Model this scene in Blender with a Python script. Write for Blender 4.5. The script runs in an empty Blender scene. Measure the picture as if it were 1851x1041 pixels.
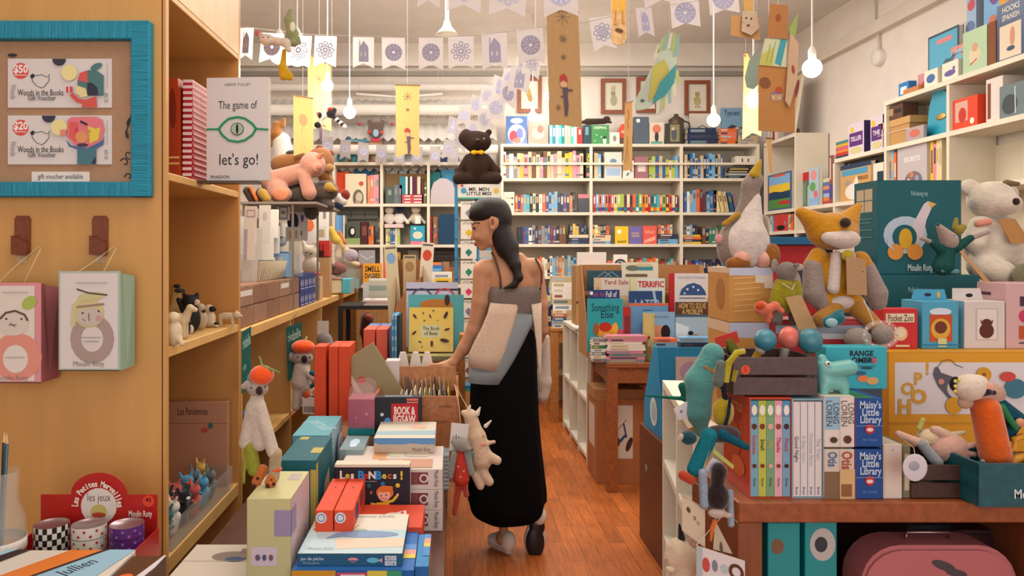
import bpy, math, random
import numpy as np
from mathutils import Matrix, Vector, Euler
import openvdb as vdb

# ---------------------------------------------------------------- camera
F, CX, CY, H = 1340.0, 820.0, 455.0, 1.40       # focal length, vanishing point (1851x1041), eye height
scn = bpy.context.scene
COL = scn.collection
cam = bpy.data.cameras.new('camera')
cam.sensor_width = 36.0
cam.sensor_fit = 'HORIZONTAL'
cam.lens = F * 36.0 / 1851.0
cam.shift_x = (925.5 - CX) / 1851.0
cam.shift_y = -(520.5 - CY) / 1851.0
cam.clip_start = 0.05
co = bpy.data.objects.new('camera', cam)
co.location = (0, 0, H)
co.rotation_euler = (math.radians(90), 0, 0)
COL.objects.link(co)
scn.camera = co
# ---------------------------------------------------------------- world, exposure, big lights
w = bpy.data.worlds.new('world'); scn.world = w; w.use_nodes = True
w.node_tree.nodes['Background'].inputs[0].default_value = (0.95, 0.93, 1.0, 1)
w.node_tree.nodes['Background'].inputs[1].default_value = 0.55
scn.view_settings.view_transform = 'Standard'
scn.view_settings.look = 'None'
scn.view_settings.exposure = 0.34
scn.view_settings.gamma = 1.0
scn.view_settings.use_curve_mapping = False
scn.cycles.use_denoising = True
scn.cycles.max_bounces = 6
scn.cycles.diffuse_bounces = 3
scn.cycles.glossy_bounces = 2
scn.cycles.transmission_bounces = 4
scn.cycles.transparent_max_bounces = 8
scn.cycles.caustics_reflective = False
scn.cycles.caustics_refractive = False
scn.cycles.sample_clamp_indirect = 3.0
R = math.radians
def area(name, loc, rot, sx, sy, power, col):
    l = bpy.data.lights.new(name, 'AREA'); l.shape = 'RECTANGLE'; l.size = sx; l.size_y = sy
    l.energy = power; l.color = col
    o = bpy.data.objects.new(name, l); o.location = loc; o.rotation_euler = rot; COL.objects.link(o)
    return o
# daylight from the open shop front behind the camera, plus added ceiling fill without fittings
area('shop_front_daylight', (0.6, -2.2, 1.7), (R(90), 0, 0), 4.5, 2.4, 56, (1.0, 0.94, 0.88))
area('ceiling_fill_light_front', (0.5, 1.6, 3.28), (0, 0, 0), 2.6, 1.4, 36, (1.0, 0.9, 0.78))
area('ceiling_fill_light_back', (0.3, 4.9, 3.28), (0, 0, 0), 3.2, 2.2, 80, (1.0, 0.94, 0.88))

# ---------------------------------------------------------------- helpers
def lin(h):
    if isinstance(h, (tuple, list)): return tuple(h[:3])
    h = h.lstrip('#')
    if len(h) == 3: h = ''.join(c * 2 for c in h)
    r = []
    for i in (0, 2, 4):
        c = int(h[i:i + 2], 16) / 255.0
        r.append(c / 12.92 if c <= 0.04045 else ((c + 0.055) / 1.055) ** 2.4)
    return tuple(r)
_M = {}
def mat(col, kind='paper'):
    key = (col, kind)
    if key in _M: return _M[key]
    m = bpy.data.materials.new(kind + '_' + str(col)); m.use_nodes = True
    nt = m.node_tree; N = nt.nodes; L = nt.links
    b = N['Principled BSDF']; c = lin(col)
    b.inputs['Base Color'].default_value = (*c, 1)
    def S(k, v): b.inputs[k].default_value = v
    def coord(kind='Object'):
        t = N.new('ShaderNodeTexCoord'); return t.outputs[kind]
    def noise(scale, detail=2, src=None, sc=None):
        n = N.new('ShaderNodeTexNoise'); n.inputs['Scale'].default_value = scale; n.inputs['Detail'].default_value = detail
        src = src or coord()
        if sc:
            mp = N.new('ShaderNodeMapping'); mp.inputs['Scale'].default_value = sc; L.new(src, mp.inputs['Vector']); src = mp.outputs[0]
        L.new(src, n.inputs['Vector']); return n.outputs['Fac']
    def vary(fac, a, bb, lo=.35, hi=.65):
        r = N.new('ShaderNodeMapRange'); r.inputs[1].default_value = lo; r.inputs[2].default_value = hi; L.new(fac, r.inputs[0])
        mx = N.new('ShaderNodeMix'); mx.data_type = 'RGBA'
        mx.inputs[6].default_value = (*[x * a for x in c], 1); mx.inputs[7].default_value = (*[min(1, x * bb) for x in c], 1)
        L.new(r.outputs[0], mx.inputs[0]); L.new(mx.outputs[2], b.inputs['Base Color']); return mx
    def bump(fac, st, dist=.01):
        n = N.new('ShaderNodeBump'); n.inputs['Strength'].default_value = st; n.inputs['Distance'].default_value = dist
        L.new(fac, n.inputs['Height']); L.new(n.outputs[0], b.inputs['Normal'])
    S('Roughness', .55)
    if kind == 'paper': S('Roughness', .6); S('Specular IOR Level', .3)
    elif kind == 'gloss': S('Roughness', .28)
    elif kind == 'print': S('Roughness', .5); S('Specular IOR Level', .25)
    elif kind == 'plastic': S('Roughness', .35)
    elif kind == 'card': S('Roughness', .8); vary(noise(50, 3), .96, 1.03)
    elif kind == 'pages': S('Roughness', .8); vary(noise(1, 2, None, (500, 500, 40)), .8, 1.05)
    elif kind == 'wood':
        S('Roughness', .42); f = noise(3.5, 5, None, (14, 2.2, 14)); vary(f, .72, 1.18, .3, .7); bump(f, .08, .003)
    elif kind == 'woodz':
        S('Roughness', .45); f = noise(3.5, 5, None, (14, 14, 1.6)); vary(f, .78, 1.14, .3, .7)
    elif kind == 'ply':
        S('Roughness', .5); f = noise(3.2, 4, None, (5, 5, .8)); vary(f, .93, 1.05, .3, .7)
    elif kind == 'paint':
        S('Roughness', .7); f = noise(5, 4); vary(f, .96, 1.03); bump(noise(40, 3), .08, .004)
    elif kind == 'plush':
        S('Roughness', .95); S('Specular IOR Level', .1); S('Sheen Weight', .35); S('Sheen Roughness', .5)
        vary(noise(55, 3), .92, 1.06, .3, .7); bump(noise(140, 4), .5, .006)
    elif kind == 'shag':
        S('Roughness', 1.0); S('Specular IOR Level', .05); S('Sheen Weight', .5)
        vary(noise(38, 4), .88, 1.08, .3, .7); bump(noise(110, 5), .5, .006)
    elif kind == 'fabric':
        S('Roughness', .9); S('Specular IOR Level', .15); vary(noise(180, 2), .88, 1.08); bump(noise(300, 2), .35, .004)
    elif kind == 'black': S('Roughness', .95); S('Specular IOR Level', .1)
    elif kind == 'skin':
        S('Roughness', .5); S('Subsurface Weight', .12); S('Subsurface Radius', (.02, .008, .005)); S('Specular IOR Level', .35)
        vary(noise(9, 3), .94, 1.05)
    elif kind == 'hair':
        S('Roughness', .45); S('Specular IOR Level', .3); f = noise(30, 3, None, (9, 9, .7)); vary(f, .7, 1.3, .3, .7); bump(f, .5, .006)
    elif kind in ('wrapx', 'wrapz'):
        S('Roughness', .6); f = noise(1, 2, None, (420, 420, 12) if kind == 'wrapz' else (12, 420, 420)); vary(f, .7, 1.35, .3, .7); bump(f, .8, .004)
    elif kind == 'metal': S('Metallic', .9); S('Roughness', .35)
    elif kind == 'glass':
        S('Roughness', .04); S('Transmission Weight', 1.0); S('IOR', 1.45)
    elif kind == 'film':      # thin clear plastic: mostly see-through, with real reflections
        S('Roughness', .08); S('Alpha', .16); S('Specular IOR Level', .9)
    elif kind == 'sheer': S('Roughness', .8); S('Alpha', .62)
    elif kind == 'flag':
        S('Roughness', .9); S('Transmission Weight', 0.0)
        t = N.new('ShaderNodeBsdfTranslucent'); t.inputs[0].default_value = (*c, 1)
        mx = N.new('ShaderNodeMixShader'); mx.inputs[0].default_value = .55
        L.new(b.outputs[0], mx.inputs[1]); L.new(t.outputs[0], mx.inputs[2]); tr = N.new('ShaderNodeBsdfTransparent'); m2 = N.new('ShaderNodeMixShader'); m2.inputs[0].default_value = .33
        L.new(mx.outputs[0], m2.inputs[1]); L.new(tr.outputs[0], m2.inputs[2]); L.new(m2.outputs[0], N['Material Output'].inputs[0])
    elif kind == 'emit':
        S('Emission Color', (*c, 1)); S('Emission Strength', 14.0)
    elif kind == 'floor':
        S('Roughness', .38)
        src = coord()
        mp = N.new('ShaderNodeMapping'); mp.inputs['Rotation'].default_value = (0, 0, R(90)); L.new(src, mp.inputs['Vector'])
        br = N.new('ShaderNodeTexBrick'); br.inputs['Scale'].default_value = 1.0
        br.inputs['Mortar Size'].default_value = .0012; br.inputs['Brick Width'].default_value = .42; br.inputs['Row Height'].default_value = .075
        br.inputs['Color1'].default_value = (*[x * .78 for x in c], 1); br.inputs['Color2'].default_value = (*[x * 1.22 for x in c], 1)
        br.inputs['Mortar'].default_value = (*[x * .4 for x in c], 1); L.new(mp.outputs[0], br.inputs['Vector'])
        g = noise(4, 5, None, (16, 2, 1))
        r = N.new('ShaderNodeMapRange'); r.inputs[1].default_value = .25; r.inputs[2].default_value = .75; r.inputs[3].default_value = .7; r.inputs[4].default_value = 1.25; L.new(g, r.inputs[0])
        g2 = noise(2.2, 3)
        r2 = N.new('ShaderNodeMapRange'); r2.inputs[1].default_value = .3; r2.inputs[2].default_value = .7; r2.inputs[3].default_value = .8; r2.inputs[4].default_value = 1.15; L.new(g2, r2.inputs[0])
        mu = N.new('ShaderNodeMath'); mu.operation = 'MULTIPLY'; L.new(r.outputs[0], mu.inputs[0]); L.new(r2.outputs[0], mu.inputs[1])
        hs = N.new('ShaderNodeHueSaturation'); L.new(br.outputs[0], hs.inputs['Color']); L.new(mu.outputs[0], hs.inputs['Value'])
        L.new(hs.outputs[0], b.inputs['Base Color']); bump(br.outputs['Fac'], -.15, .002)
    _M[key] = m
    return m

_TX = {}
def text_geo(s, bold=0.0):
    k = (s, bold)
    if k not in _TX:
        cu = bpy.data.curves.new('t', 'FONT'); cu.body = s; cu.align_x = 'CENTER'; cu.align_y = 'CENTER'; cu.size = 1.4; cu.resolution_u = 2; cu.offset = bold
        o = bpy.data.objects.new('t', cu); me = o.to_mesh()
        _TX[k] = ([tuple(v.co) for v in me.vertices], [tuple(p.vertices) for p in me.polygons])
        o.to_mesh_clear(); bpy.data.objects.remove(o); bpy.data.curves.remove(cu)
    return _TX[k]

class B:
    """collects shapes into one mesh; M is the current transform"""
    def __init__(s, M=None): s.v = []; s.f = []; s.m = []; s.sm = []; s.ms = []; s.M = M or Matrix()
    def mi(s, m):
        if m not in s.ms: s.ms.append(m)
        return s.ms.index(m)
    def add(s, vs, fs, m, smooth=False):
        n = len(s.v); i = s.mi(m); M = s.M
        s.v += [tuple(M @ Vector(p)) for p in vs]
        s.f += [tuple(n + k for k in f) for f in fs]; s.m += [i] * len(fs); s.sm += [smooth] * len(fs); return s
    def box(s, x0, y0, z0, x1, y1, z1, m, bev=0):
        if bev and bev * 2.2 < min(abs(x1 - x0), abs(y1 - y0), abs(z1 - z0)):
            e = bev; vs = []; fs = []
            X = (x0, x1); Y = (y0, y1); Z = (z0, z1); idx = {}
            for i in (0, 1):
                for j in (0, 1):
                    for k in (0, 1):
                        sx, sy, sz = (1 - 2 * i), (1 - 2 * j), (1 - 2 * k)
                        for a, o in enumerate(((0, sy * e, sz * e), (sx * e, 0, sz * e), (sx * e, sy * e, 0))):
                            idx[i, j, k, a] = len(vs); vs.append((X[i] + o[0], Y[j] + o[1], Z[k] + o[2]))
            for i in (0, 1): fs.append([idx[i, 0, 0, 0], idx[i, 1, 0, 0], idx[i, 1, 1, 0], idx[i, 0, 1, 0]])
            for j in (0, 1): fs.append([idx[0, j, 0, 1], idx[1, j, 0, 1], idx[1, j, 1, 1], idx[0, j, 1, 1]])
            for k in (0, 1): fs.append([idx[0, 0, k, 2], idx[1, 0, k, 2], idx[1, 1, k, 2], idx[0, 1, k, 2]])
            for j in (0, 1):
                for k in (0, 1): fs.append([idx[0, j, k, 1], idx[1, j, k, 1], idx[1, j, k, 2], idx[0, j, k, 2]])
            for i in (0, 1):
                for k in (0, 1): fs.append([idx[i, 0, k, 0], idx[i, 1, k, 0], idx[i, 1, k, 2], idx[i, 0, k, 2]])
                for j in (0, 1): fs.append([idx[i, j, 0, 0], idx[i, j, 1, 0], idx[i, j, 1, 1], idx[i, j, 0, 1]])
                for j in (0, 1):
                    for k in (0, 1): fs.append([idx[i, j, k, 0], idx[i, j, k, 1], idx[i, j, k, 2]])
            return s.add(vs, fs, m)
        vs = [(x, y, z) for x in (x0, x1) for y in (y0, y1) for z in (z0, z1)]
        return s.add(vs, [(0, 1, 3, 2), (4, 6, 7, 5), (0, 4, 5, 1), (2, 3, 7, 6), (0, 2, 6, 4), (1, 5, 7, 3)], m)
    def quad(s, a, b, c, d, m): return s.add([a, b, c, d], [(0, 1, 2, 3)], m)
    def slab(s, pts, n, t, m):
        """closed plate: polygon pts (3D, planar) thickened by t along n"""
        k = len(pts); q = [tuple(Vector(p) + Vector(n) * t) for p in pts]
        return s.add(list(pts) + q, [tuple(range(k)), tuple(range(2 * k - 1, k - 1, -1))] + [(i, (i + 1) % k, k + (i + 1) % k, k + i) for i in range(k)], m)
    def prism(s, pts, y0, y1, m):
        """polygon in x,z extruded along y"""
        return s.slab([(x, y0, z) for x, z in pts], (0, 1, 0), y1 - y0, m)
    def ell(s, c, r, m, seg=20, rings=12, rot=None, z0=-1, z1=1):
        Mr = Euler(rot).to_matrix() if rot else None; vs = []; a0 = math.asin(z0); a1 = math.asin(z1)
        for i in range(rings + 1):
            a = a0 + (a1 - a0) * i / rings
            for j in range(seg):
                t = 2 * math.pi * j / seg
                p = Vector((r[0] * math.cos(a) * math.cos(t), r[1] * math.cos(a) * math.sin(t), r[2] * math.sin(a)))
                if Mr: p = Mr @ p
                vs.append(tuple(p + Vector(c)))
        fs = [(i * seg + j, i * seg + (j + 1) % seg, (i + 1) * seg + (j + 1) % seg, (i + 1) * seg + j) for i in range(rings) for j in range(seg)]
        return s.add(vs, fs, m, True)
    def lathe(s, prof, c, m, seg=28, smooth=True):
        vs = [(c[0] + r * math.cos(2 * math.pi * j / seg), c[1] + r * math.sin(2 * math.pi * j / seg), c[2] + z) for r, z in prof for j in range(seg)]
        fs = [(i * seg + j, i * seg + (j + 1) % seg, (i + 1) * seg + (j + 1) % seg, (i + 1) * seg + j) for i in range(len(prof) - 1) for j in range(seg)]
        return s.add(vs, fs, m, smooth)
    def tube(s, pts, r, m, seg=8, closed=False):
        P = [Vector(p) for p in pts]; n = len(P); rr = r if isinstance(r, (list, tuple)) else [r] * n
        vs = []; up = Vector((.123, .31, .94)).normalized()
        for i in range(n):
            d = (P[(i + 1) % n] - P[i - 1]) if closed else (P[min(i + 1, n - 1)] - P[max(i - 1, 0)])
            d.normalize(); u = d.cross(up); u = u.normalized() if u.length > 1e-4 else Vector((1, 0, 0)); v = d.cross(u).normalized()
            for j in range(seg):
                t = 2 * math.pi * j / seg; vs.append(tuple(P[i] + (u * math.cos(t) + v * math.sin(t)) * rr[i]))
        fs = [(i * seg + j, i * seg + (j + 1) % seg, ((i + 1) % n) * seg + (j + 1) % seg, ((i + 1) % n) * seg + j) for i in range(n if closed else n - 1) for j in range(seg)]
        if not closed: fs += [tuple(range(seg)), tuple(range((n - 1) * seg, n * seg))]
        return s.add(vs, fs, m, True)
    def deco(s, fr, items, eps=.0004):
        """marks on a face. fr=(origin, U, V, N); items in 0..1 face coordinates (u right, v down)"""
        O, U, V, N = [Vector(a) for a in fr]; lu, lv = U.length, V.length; un, vn = U / lu, V / lv; k = 0
        def P(u, v): return tuple(O + U * u + V * v + N * (eps * k))
        for it in items:
            k += 1; t = it[0]; m = it[-1] if not isinstance(it[-1], str) else mat(it[-1], 'print')
            if t == 'r': _, a, b, c, d, _c = it; s.add([P(a, b), P(c, b), P(c, d), P(a, d)], [(0, 1, 2, 3)], m)
            elif t == 'p': s.add([P(*q) for q in it[1]], [tuple(range(len(it[1])))], m)
            elif t == 'c' or t == 'e':      # c: u,v,r (fraction of height); e: u,v,ru,rv[,rot]
                if t == 'c': u, v, rr = it[1:4]; ru, rv, ro = rr * lv, rr * lv, 0
                else:
                    u, v = it[1:3]; ru, rv = it[3] * lu, it[4] * lv; ro = R(it[5]) if len(it) > 6 else 0
                C = Vector(P(u, v)); n = 18; pts = []
                for j in range(n):
                    a = 2 * math.pi * j / n; x, y = ru * math.cos(a), rv * math.sin(a)
                    x, y = x * math.cos(ro) - y * math.sin(ro), x * math.sin(ro) + y * math.cos(ro)
                    pts.append(tuple(C + un * x + vn * y))
                s.add(pts, [tuple(range(n))], m)
            elif t == 'o':                  # ring u,v,r,w (fractions of height)
                u, v, rr, ww = it[1:5]; C = Vector(P(u, v)); n = 22; pts = []
                for j in range(n):
                    a = 2 * math.pi * j / n
                    for q in (rr, rr - ww): pts.append(tuple(C + un * q * lv * math.cos(a) + vn * q * lv * math.sin(a)))
                s.add(pts, [(2 * j, 2 * ((j + 1) % n), 2 * ((j + 1) % n) + 1, 2 * j + 1) for j in range(n)], m)
            elif t == 'l':                  # polyline pts, width (fraction of height)
                pts = [Vector(P(*q)) for q in it[1]]; hw = it[2] * lv / 2; vs = []
                for i, p in enumerate(pts):
                    d = pts[min(i + 1, len(pts) - 1)] - pts[max(i - 1, 0)]; q = d.normalized().cross(N) * hw; vs += [tuple(p + q), tuple(p - q)]
                s.add(vs, [(2 * i, 2 * i + 1, 2 * i + 3, 2 * i + 2) for i in range(len(pts) - 1)], m)
            elif t == 't':                  # u,v,size (fraction of height), text[, rot[, maxwidth[, bold]]]
                u, v, sz, tx = it[1:5]; ro = R(it[5]) if len(it) > 6 else 0; mw = it[6] if len(it) > 7 else None; bo = it[7] if len(it) > 8 else .02
                vs, fs = text_geo(tx, bo)
                if not vs: continue
                C = Vector(P(u, v)); wd = max(p[0] for p in vs) - min(p[0] for p in vs); sv = abs(math.cos(ro)) < .3; sx = sy = sz * (lu if sv else lv)
                if mw:
                    L_ = (lu if abs(math.cos(ro)) > .7 else lv)
                    sx = min(sx, mw * L_ / wd) if mw > 0 else -mw * L_ / wd
                o = []
                for p in vs:
                    x, y = p[0] * sx, -p[1] * sy
                    x, y = x * math.cos(ro) - y * math.sin(ro), x * math.sin(ro) + y * math.cos(ro)
                    o.append(tuple(C + un * x + vn * y))
                s.add(o, fs, m)
        return s
    def build(s, name, parent=None, loc=None, rz=0, rot=None):
        me = bpy.data.meshes.new(name); me.from_pydata(s.v, [], s.f)
        for m in s.ms: me.materials.append(m)
        me.polygons.foreach_set('material_index', s.m); me.polygons.foreach_set('use_smooth', s.sm); me.update()
        o = bpy.data.objects.new(name, me); COL.objects.link(o)
        if parent is not None: o.parent = parent
        if loc is not None: o.location = loc
        if rot is not None: o.rotation_euler = rot
        elif rz: o.rotation_euler = (0, 0, rz)
        return o

def blob(prims, h=.004, k=.01):
    """smooth union of tapered capsules ('c',p0,p1,r0,r1) and ellipsoids ('e',c,r[,rot]); returns verts, quads/tris"""
    lo = np.array([1e9] * 3); hi = -lo; bbs = []
    for p in prims:
        if p[0] == 'c': a, b, r = np.array(p[1], float), np.array(p[2], float), max(p[3], p[4]); l, u = np.minimum(a, b) - r, np.maximum(a, b) + r
        else: c = np.array(p[1], float); r = max(p[2]); l, u = c - r, c + r
        bbs.append((l, u)); lo = np.minimum(lo, l); hi = np.maximum(hi, u)
    pad = k + 3 * h; lo -= pad; hi += pad; n = np.ceil((hi - lo) / h).astype(int) + 1
    D = np.full(n, 4 * h + k, np.float32)
    for p, (l, u) in zip(prims, bbs):
        i0 = np.maximum(((l - pad - lo) / h).astype(int), 0); i1 = np.minimum(((u + pad - lo) / h).astype(int) + 2, n)
        g = [lo[a] + h * np.arange(i0[a], i1[a], dtype=np.float32) for a in range(3)]
        X, Y, Z = np.meshgrid(*g, indexing='ij')
        if p[0] == 'c':
            a, b = np.array(p[1], float), np.array(p[2], float); d = b - a; L2 = max(d @ d, 1e-12)
            t = np.clip(((X - a[0]) * d[0] + (Y - a[1]) * d[1] + (Z - a[2]) * d[2]) / L2, 0, 1)
            q = np.sqrt((X - a[0] - t * d[0]) ** 2 + (Y - a[1] - t * d[1]) ** 2 + (Z - a[2] - t * d[2]) ** 2) - (p[3] + (p[4] - p[3]) * t)
        else:
            c, r = p[1], p[2]; X, Y, Z = X - c[0], Y - c[1], Z - c[2]
            if len(p) > 3:
                m = np.array(Euler([R(v) for v in p[3]]).to_matrix())
                X, Y, Z = m[0, 0] * X + m[1, 0] * Y + m[2, 0] * Z, m[0, 1] * X + m[1, 1] * Y + m[2, 1] * Z, m[0, 2] * X + m[1, 2] * Y + m[2, 2] * Z
            k0 = np.sqrt((X / r[0]) ** 2 + (Y / r[1]) ** 2 + (Z / r[2]) ** 2); k1 = np.sqrt((X / r[0] ** 2) ** 2 + (Y / r[1] ** 2) ** 2 + (Z / r[2] ** 2) ** 2)
            q = k0 * (k0 - 1) / np.maximum(k1, 1e-9)
        s = tuple(slice(i0[a], i1[a]) for a in range(3)); A = D[s]
        hh = np.maximum(k - np.abs(A - q), 0) / k
        D[s] = np.minimum(A, q) - hh * hh * k * .25
    g = vdb.FloatGrid(background=float(4 * h + k)); g.copyFromArray(D)
    pts, tri, qd = g.convertToPolygons(isovalue=0.0, adaptivity=0.0)
    return (pts * h + lo), [tuple(int(i) for i in t[::-1]) for t in tri] + [tuple(int(i) for i in t[::-1]) for t in qd]

def soft(name, prims, m, parent=None, h=.004, k=.012, loc=None, rot=None, sc=1.0, warp=None):
    v, f = blob(prims, h, k)
    v = v * sc
    if warp is not None: v = warp(v)
    me = bpy.data.meshes.new(name); me.from_pydata(v.tolist(), [], f); me.materials.append(m)
    me.polygons.foreach_set('use_smooth', [True] * len(f)); me.update()
    o = bpy.data.objects.new(name, me); COL.objects.link(o)
    if parent is not None: o.parent = parent
    if loc is not None: o.location = loc
    if rot is not None: o.rotation_euler = rot
    return o

LABELS = {}
def tag(o, label, cat, group=None, kind=None):
    if label: o['label'] = label; LABELS.setdefault(label, []).append(o.name)
    if cat: o['category'] = cat
    if group: o['group'] = group
    if kind: o['kind'] = kind
    return o
def T(name, label, cat, loc=(0, 0, 0), rz=0, group=None, rot=None):
    o = bpy.data.objects.new(name, None); COL.objects.link(o); o.location = loc
    o.rotation_euler = rot if rot else (0, 0, R(rz)); o.empty_display_size = .05
    return tag(o, label, cat, group)
def P(px, py, Y): return ((px - CX) * Y / F, Y, H - (py - CY) * Y / F)
def Zp(py, Y): return H - (py - CY) * Y / F
def Xp(px, Y): return (px - CX) * Y / F
def faces(w, d, h):
    return {'f': ((-w / 2, 0, h), (w, 0, 0), (0, 0, -h), (0, -1, 0)), 't': ((-w / 2, d, h), (w, 0, 0), (0, -d, 0), (0, 0, 1)),
            'r': ((w / 2, 0, h), (0, d, 0), (0, 0, -h), (1, 0, 0)), 'l': ((-w / 2, d, h), (0, -d, 0), (0, 0, -h), (-1, 0, 0))}
def carton(b, w, d, h, col, dec={}, kind='paper', bev=.0015):
    b.box(-w / 2, 0, 0, w / 2, d, h, mat(col, kind), bev if min(w, d, h) > .006 else 0)
    fr = faces(w, d, h)
    for k, v in dec.items(): b.deco(fr[k], v)
    return b
def place(rect, Y):
    x0, y0, x1, y1 = rect; w = (x1 - x0) * Y / F; h = (y1 - y0) * Y / F
    return w, h, (Xp((x0 + x1) / 2, Y), Y, Zp(y1, Y))
def bx(name, label, cat, rect, Y, D, col, dec={}, group=None, rz=0, tilt=0, kind='paper', z=None, parts=None):
    """carton whose front face fills rect (photo pixels) at distance Y; tilt leans it back"""
    w, h, loc = place(rect, Y)
    if z is not None: loc = (loc[0], loc[1], z); h = Zp(rect[1], Y) - z
    b = carton(B(), w, D, h, col, dec, kind)
    o = b.build(name, None, loc, rot=(R(-tilt), 0, R(rz)))
    return tag(o, label, cat, group)
def bookgeo(b, w, d, h, col, dec={}, pages='e9dfc8', spine='f', t=.0022):
    """hardback: covers + page block. spine 'f' = spine out; 'l' = cover out, spine on the left"""
    m = mat(col, 'gloss'); pg = mat(pages, 'pages')
    if spine == 'f':
        b.box(-w / 2, 0, 0, w / 2, t, h, m); b.box(-w / 2, t, 0, -w / 2 + t, d, h, m); b.box(w / 2 - t, t, 0, w / 2, d, h, m)
        b.box(-w / 2 + t, t, .003, w / 2 - t, d - .003, h - .003, pg)
    elif spine == 'l':
        b.box(-w / 2, 0, 0, w / 2, t, h, m); b.box(-w / 2, d - t, 0, w / 2, d, h, m); b.box(-w / 2, t, 0, -w / 2 + t, d - t, h, m)
        b.box(-w / 2 + t, t, .003, w / 2 - .003, d - t, h - .003, pg)
    else:   # lying flat, spine to the front
        b.box(-w / 2, 0, 0, w / 2, d, t, m); b.box(-w / 2, 0, h - t, w / 2, d, h, m); b.box(-w / 2, 0, t, w / 2, t, h - t, m)
        b.box(-w / 2 + .003, t, t, w / 2 - .003, d - .003, h - t, pg)
    fr = faces(w, d, h)
    for k, v in dec.items(): b.deco(fr[k], v)
    return b
def bk(name, label, cat, rect, Y, D, col, dec={}, group=None, rz=0, tilt=0, spine='l', z=None, pages='e9dfc8'):
    w, h, loc = place(rect, Y)
    if z is not None: loc = (loc[0], loc[1], z); h = Zp(rect[1], Y) - z
    o = bookgeo(B(), w, D, h, col, dec, pages, spine).build(name, None, loc, rot=(R(-tilt), 0, R(rz)))
    return tag(o, label, cat, group)
CN = {'red': 'b3282c', 'orange': 'd9682e', 'yellow': 'e0b32c', 'green': '3f7d4d', 'teal': '1f7d82', 'blue': '2b5f9e', 'light blue': '6fa9cf', 'navy': '1f2c4d',
      'purple': '5e3a78', 'pink': 'd9899a', 'white': 'e8e2d6', 'cream': 'dccba0', 'brown': '6e4429', 'black': '211f22', 'grey': '85868a', 'maroon': '6a2230', 'turquoise': '3fb0b5', 'lime': 'a8bb45', 'beige': 'c4ae88', 'salmon': 'e0775c'}
CNL = list(CN)
SOFT = ['cfc6b2', 'b8a882', '8793a2', '3c4458', '8f5a50', 'a9b5bc', 'c4a860', '5f7a80']
def art(seed, n=6, cols=None):
    """a loose cover picture with a title line, in 0..1 coordinates"""
    rg = random.Random(seed); cols = cols or [CN[rg.choice(CNL)] for _ in range(4)]; out = []
    for i in range(n):
        c = rg.choice(cols); u, v = rg.uniform(.18, .82), rg.uniform(.32, .85)
        q = rg.random()
        if q < .5: out.append(('e', u, v, rg.uniform(.06, .17), rg.uniform(.05, .13), rg.uniform(0, 90), c))
        elif q < .75: out.append(('r', u - .1, v - .06, u + .1, v + .06, c))
        else: out.append(('p', [(u - .12, v + .1), (u, v - .12), (u + .12, v + .08)], c))
    return out
ORD = 'first second third fourth fifth sixth seventh eighth ninth tenth eleventh twelfth thirteenth fourteenth fifteenth sixteenth seventeenth eighteenth nineteenth twentieth twenty-first twenty-second twenty-third twenty-fourth twenty-fifth twenty-sixth twenty-seventh twenty-eighth twenty-ninth thirtieth'.split()
def row(desc, group, A, C, z, hr, tr, seed, cols=None, depth=.14, name='book', rz=0, lean=0, start='left', deco=True):
    """books standing spine out from A=(x,y) to C=(x,y) at height z"""
    rg = random.Random(seed); ax, ay = A; L_ = math.hypot(C[0] - ax, C[1] - ay); ux, uy = (C[0] - ax) / L_, (C[1] - ay) / L_; s = 0; n = 0
    while True:
        t = rg.uniform(*tr)
        if s + t > L_: break
        hgt = rg.uniform(*hr); cn = rg.choice(cols or CNL); x, y = ax + ux * (s + t / 2), ay + uy * (s + t / 2)
        c2 = rg.choice(SOFT)
        d = {}
        if deco:
            a = rg.uniform(.08, .25); it = [('r', .18, a, .82, a + rg.uniform(.2, .45), c2)]
            if rg.random() < .5: it.append(('r', 0, .82, 1, .9, c2))
            d = {'f': it}
        b = bookgeo(B(), t - .0012, depth * rg.uniform(.85, 1), hgt, CN[cn], d)
        o = b.build(name, None, (x, y, z), R(rz))
        adj = 'slim' if t < (tr[0] + tr[1]) / 2 else 'thick'
        tag(o, f"{adj} {cn} book, {ORD[n]} from {start}, {desc}", 'book', group)
        s += t; n += 1
        if n >= 30: break
    return n
def flatstack(desc, group, rect, Y, z, n, D, seed, cols=None, name='book', names=None, rz=0):
    """n books lying flat, spines to the front"""
    rg = random.Random(seed); x0, y0, x1, y1 = rect; W = (x1 - x0) * Y / F; Ht = Zp(y0, Y) - z; t = Ht / n; cx = Xp((x0 + x1) / 2, Y)
    for i in range(n):
        cn = rg.choice(cols or CNL); c2 = rg.choice(SOFT)
        ww = W * rg.uniform(.9, 1); b = bookgeo(B(), ww, D * rg.uniform(.9, 1), t - .0008, CN[cn], {'f': [('r', .1, .25, rg.uniform(.4, .8), .75, c2)]}, spine='x', t=min(.002, t / 5))
        o = b.build(name, None, (cx + rg.uniform(-1, 1) * (W - ww) / 2, Y, z + i * t), R(rz))
        pos = 'bottom' if i == 0 else ('top' if i == n - 1 else ORD[i] + ' up')
        tag(o, f"{cn} flat book, {pos}, {desc}", 'book', group)
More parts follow.
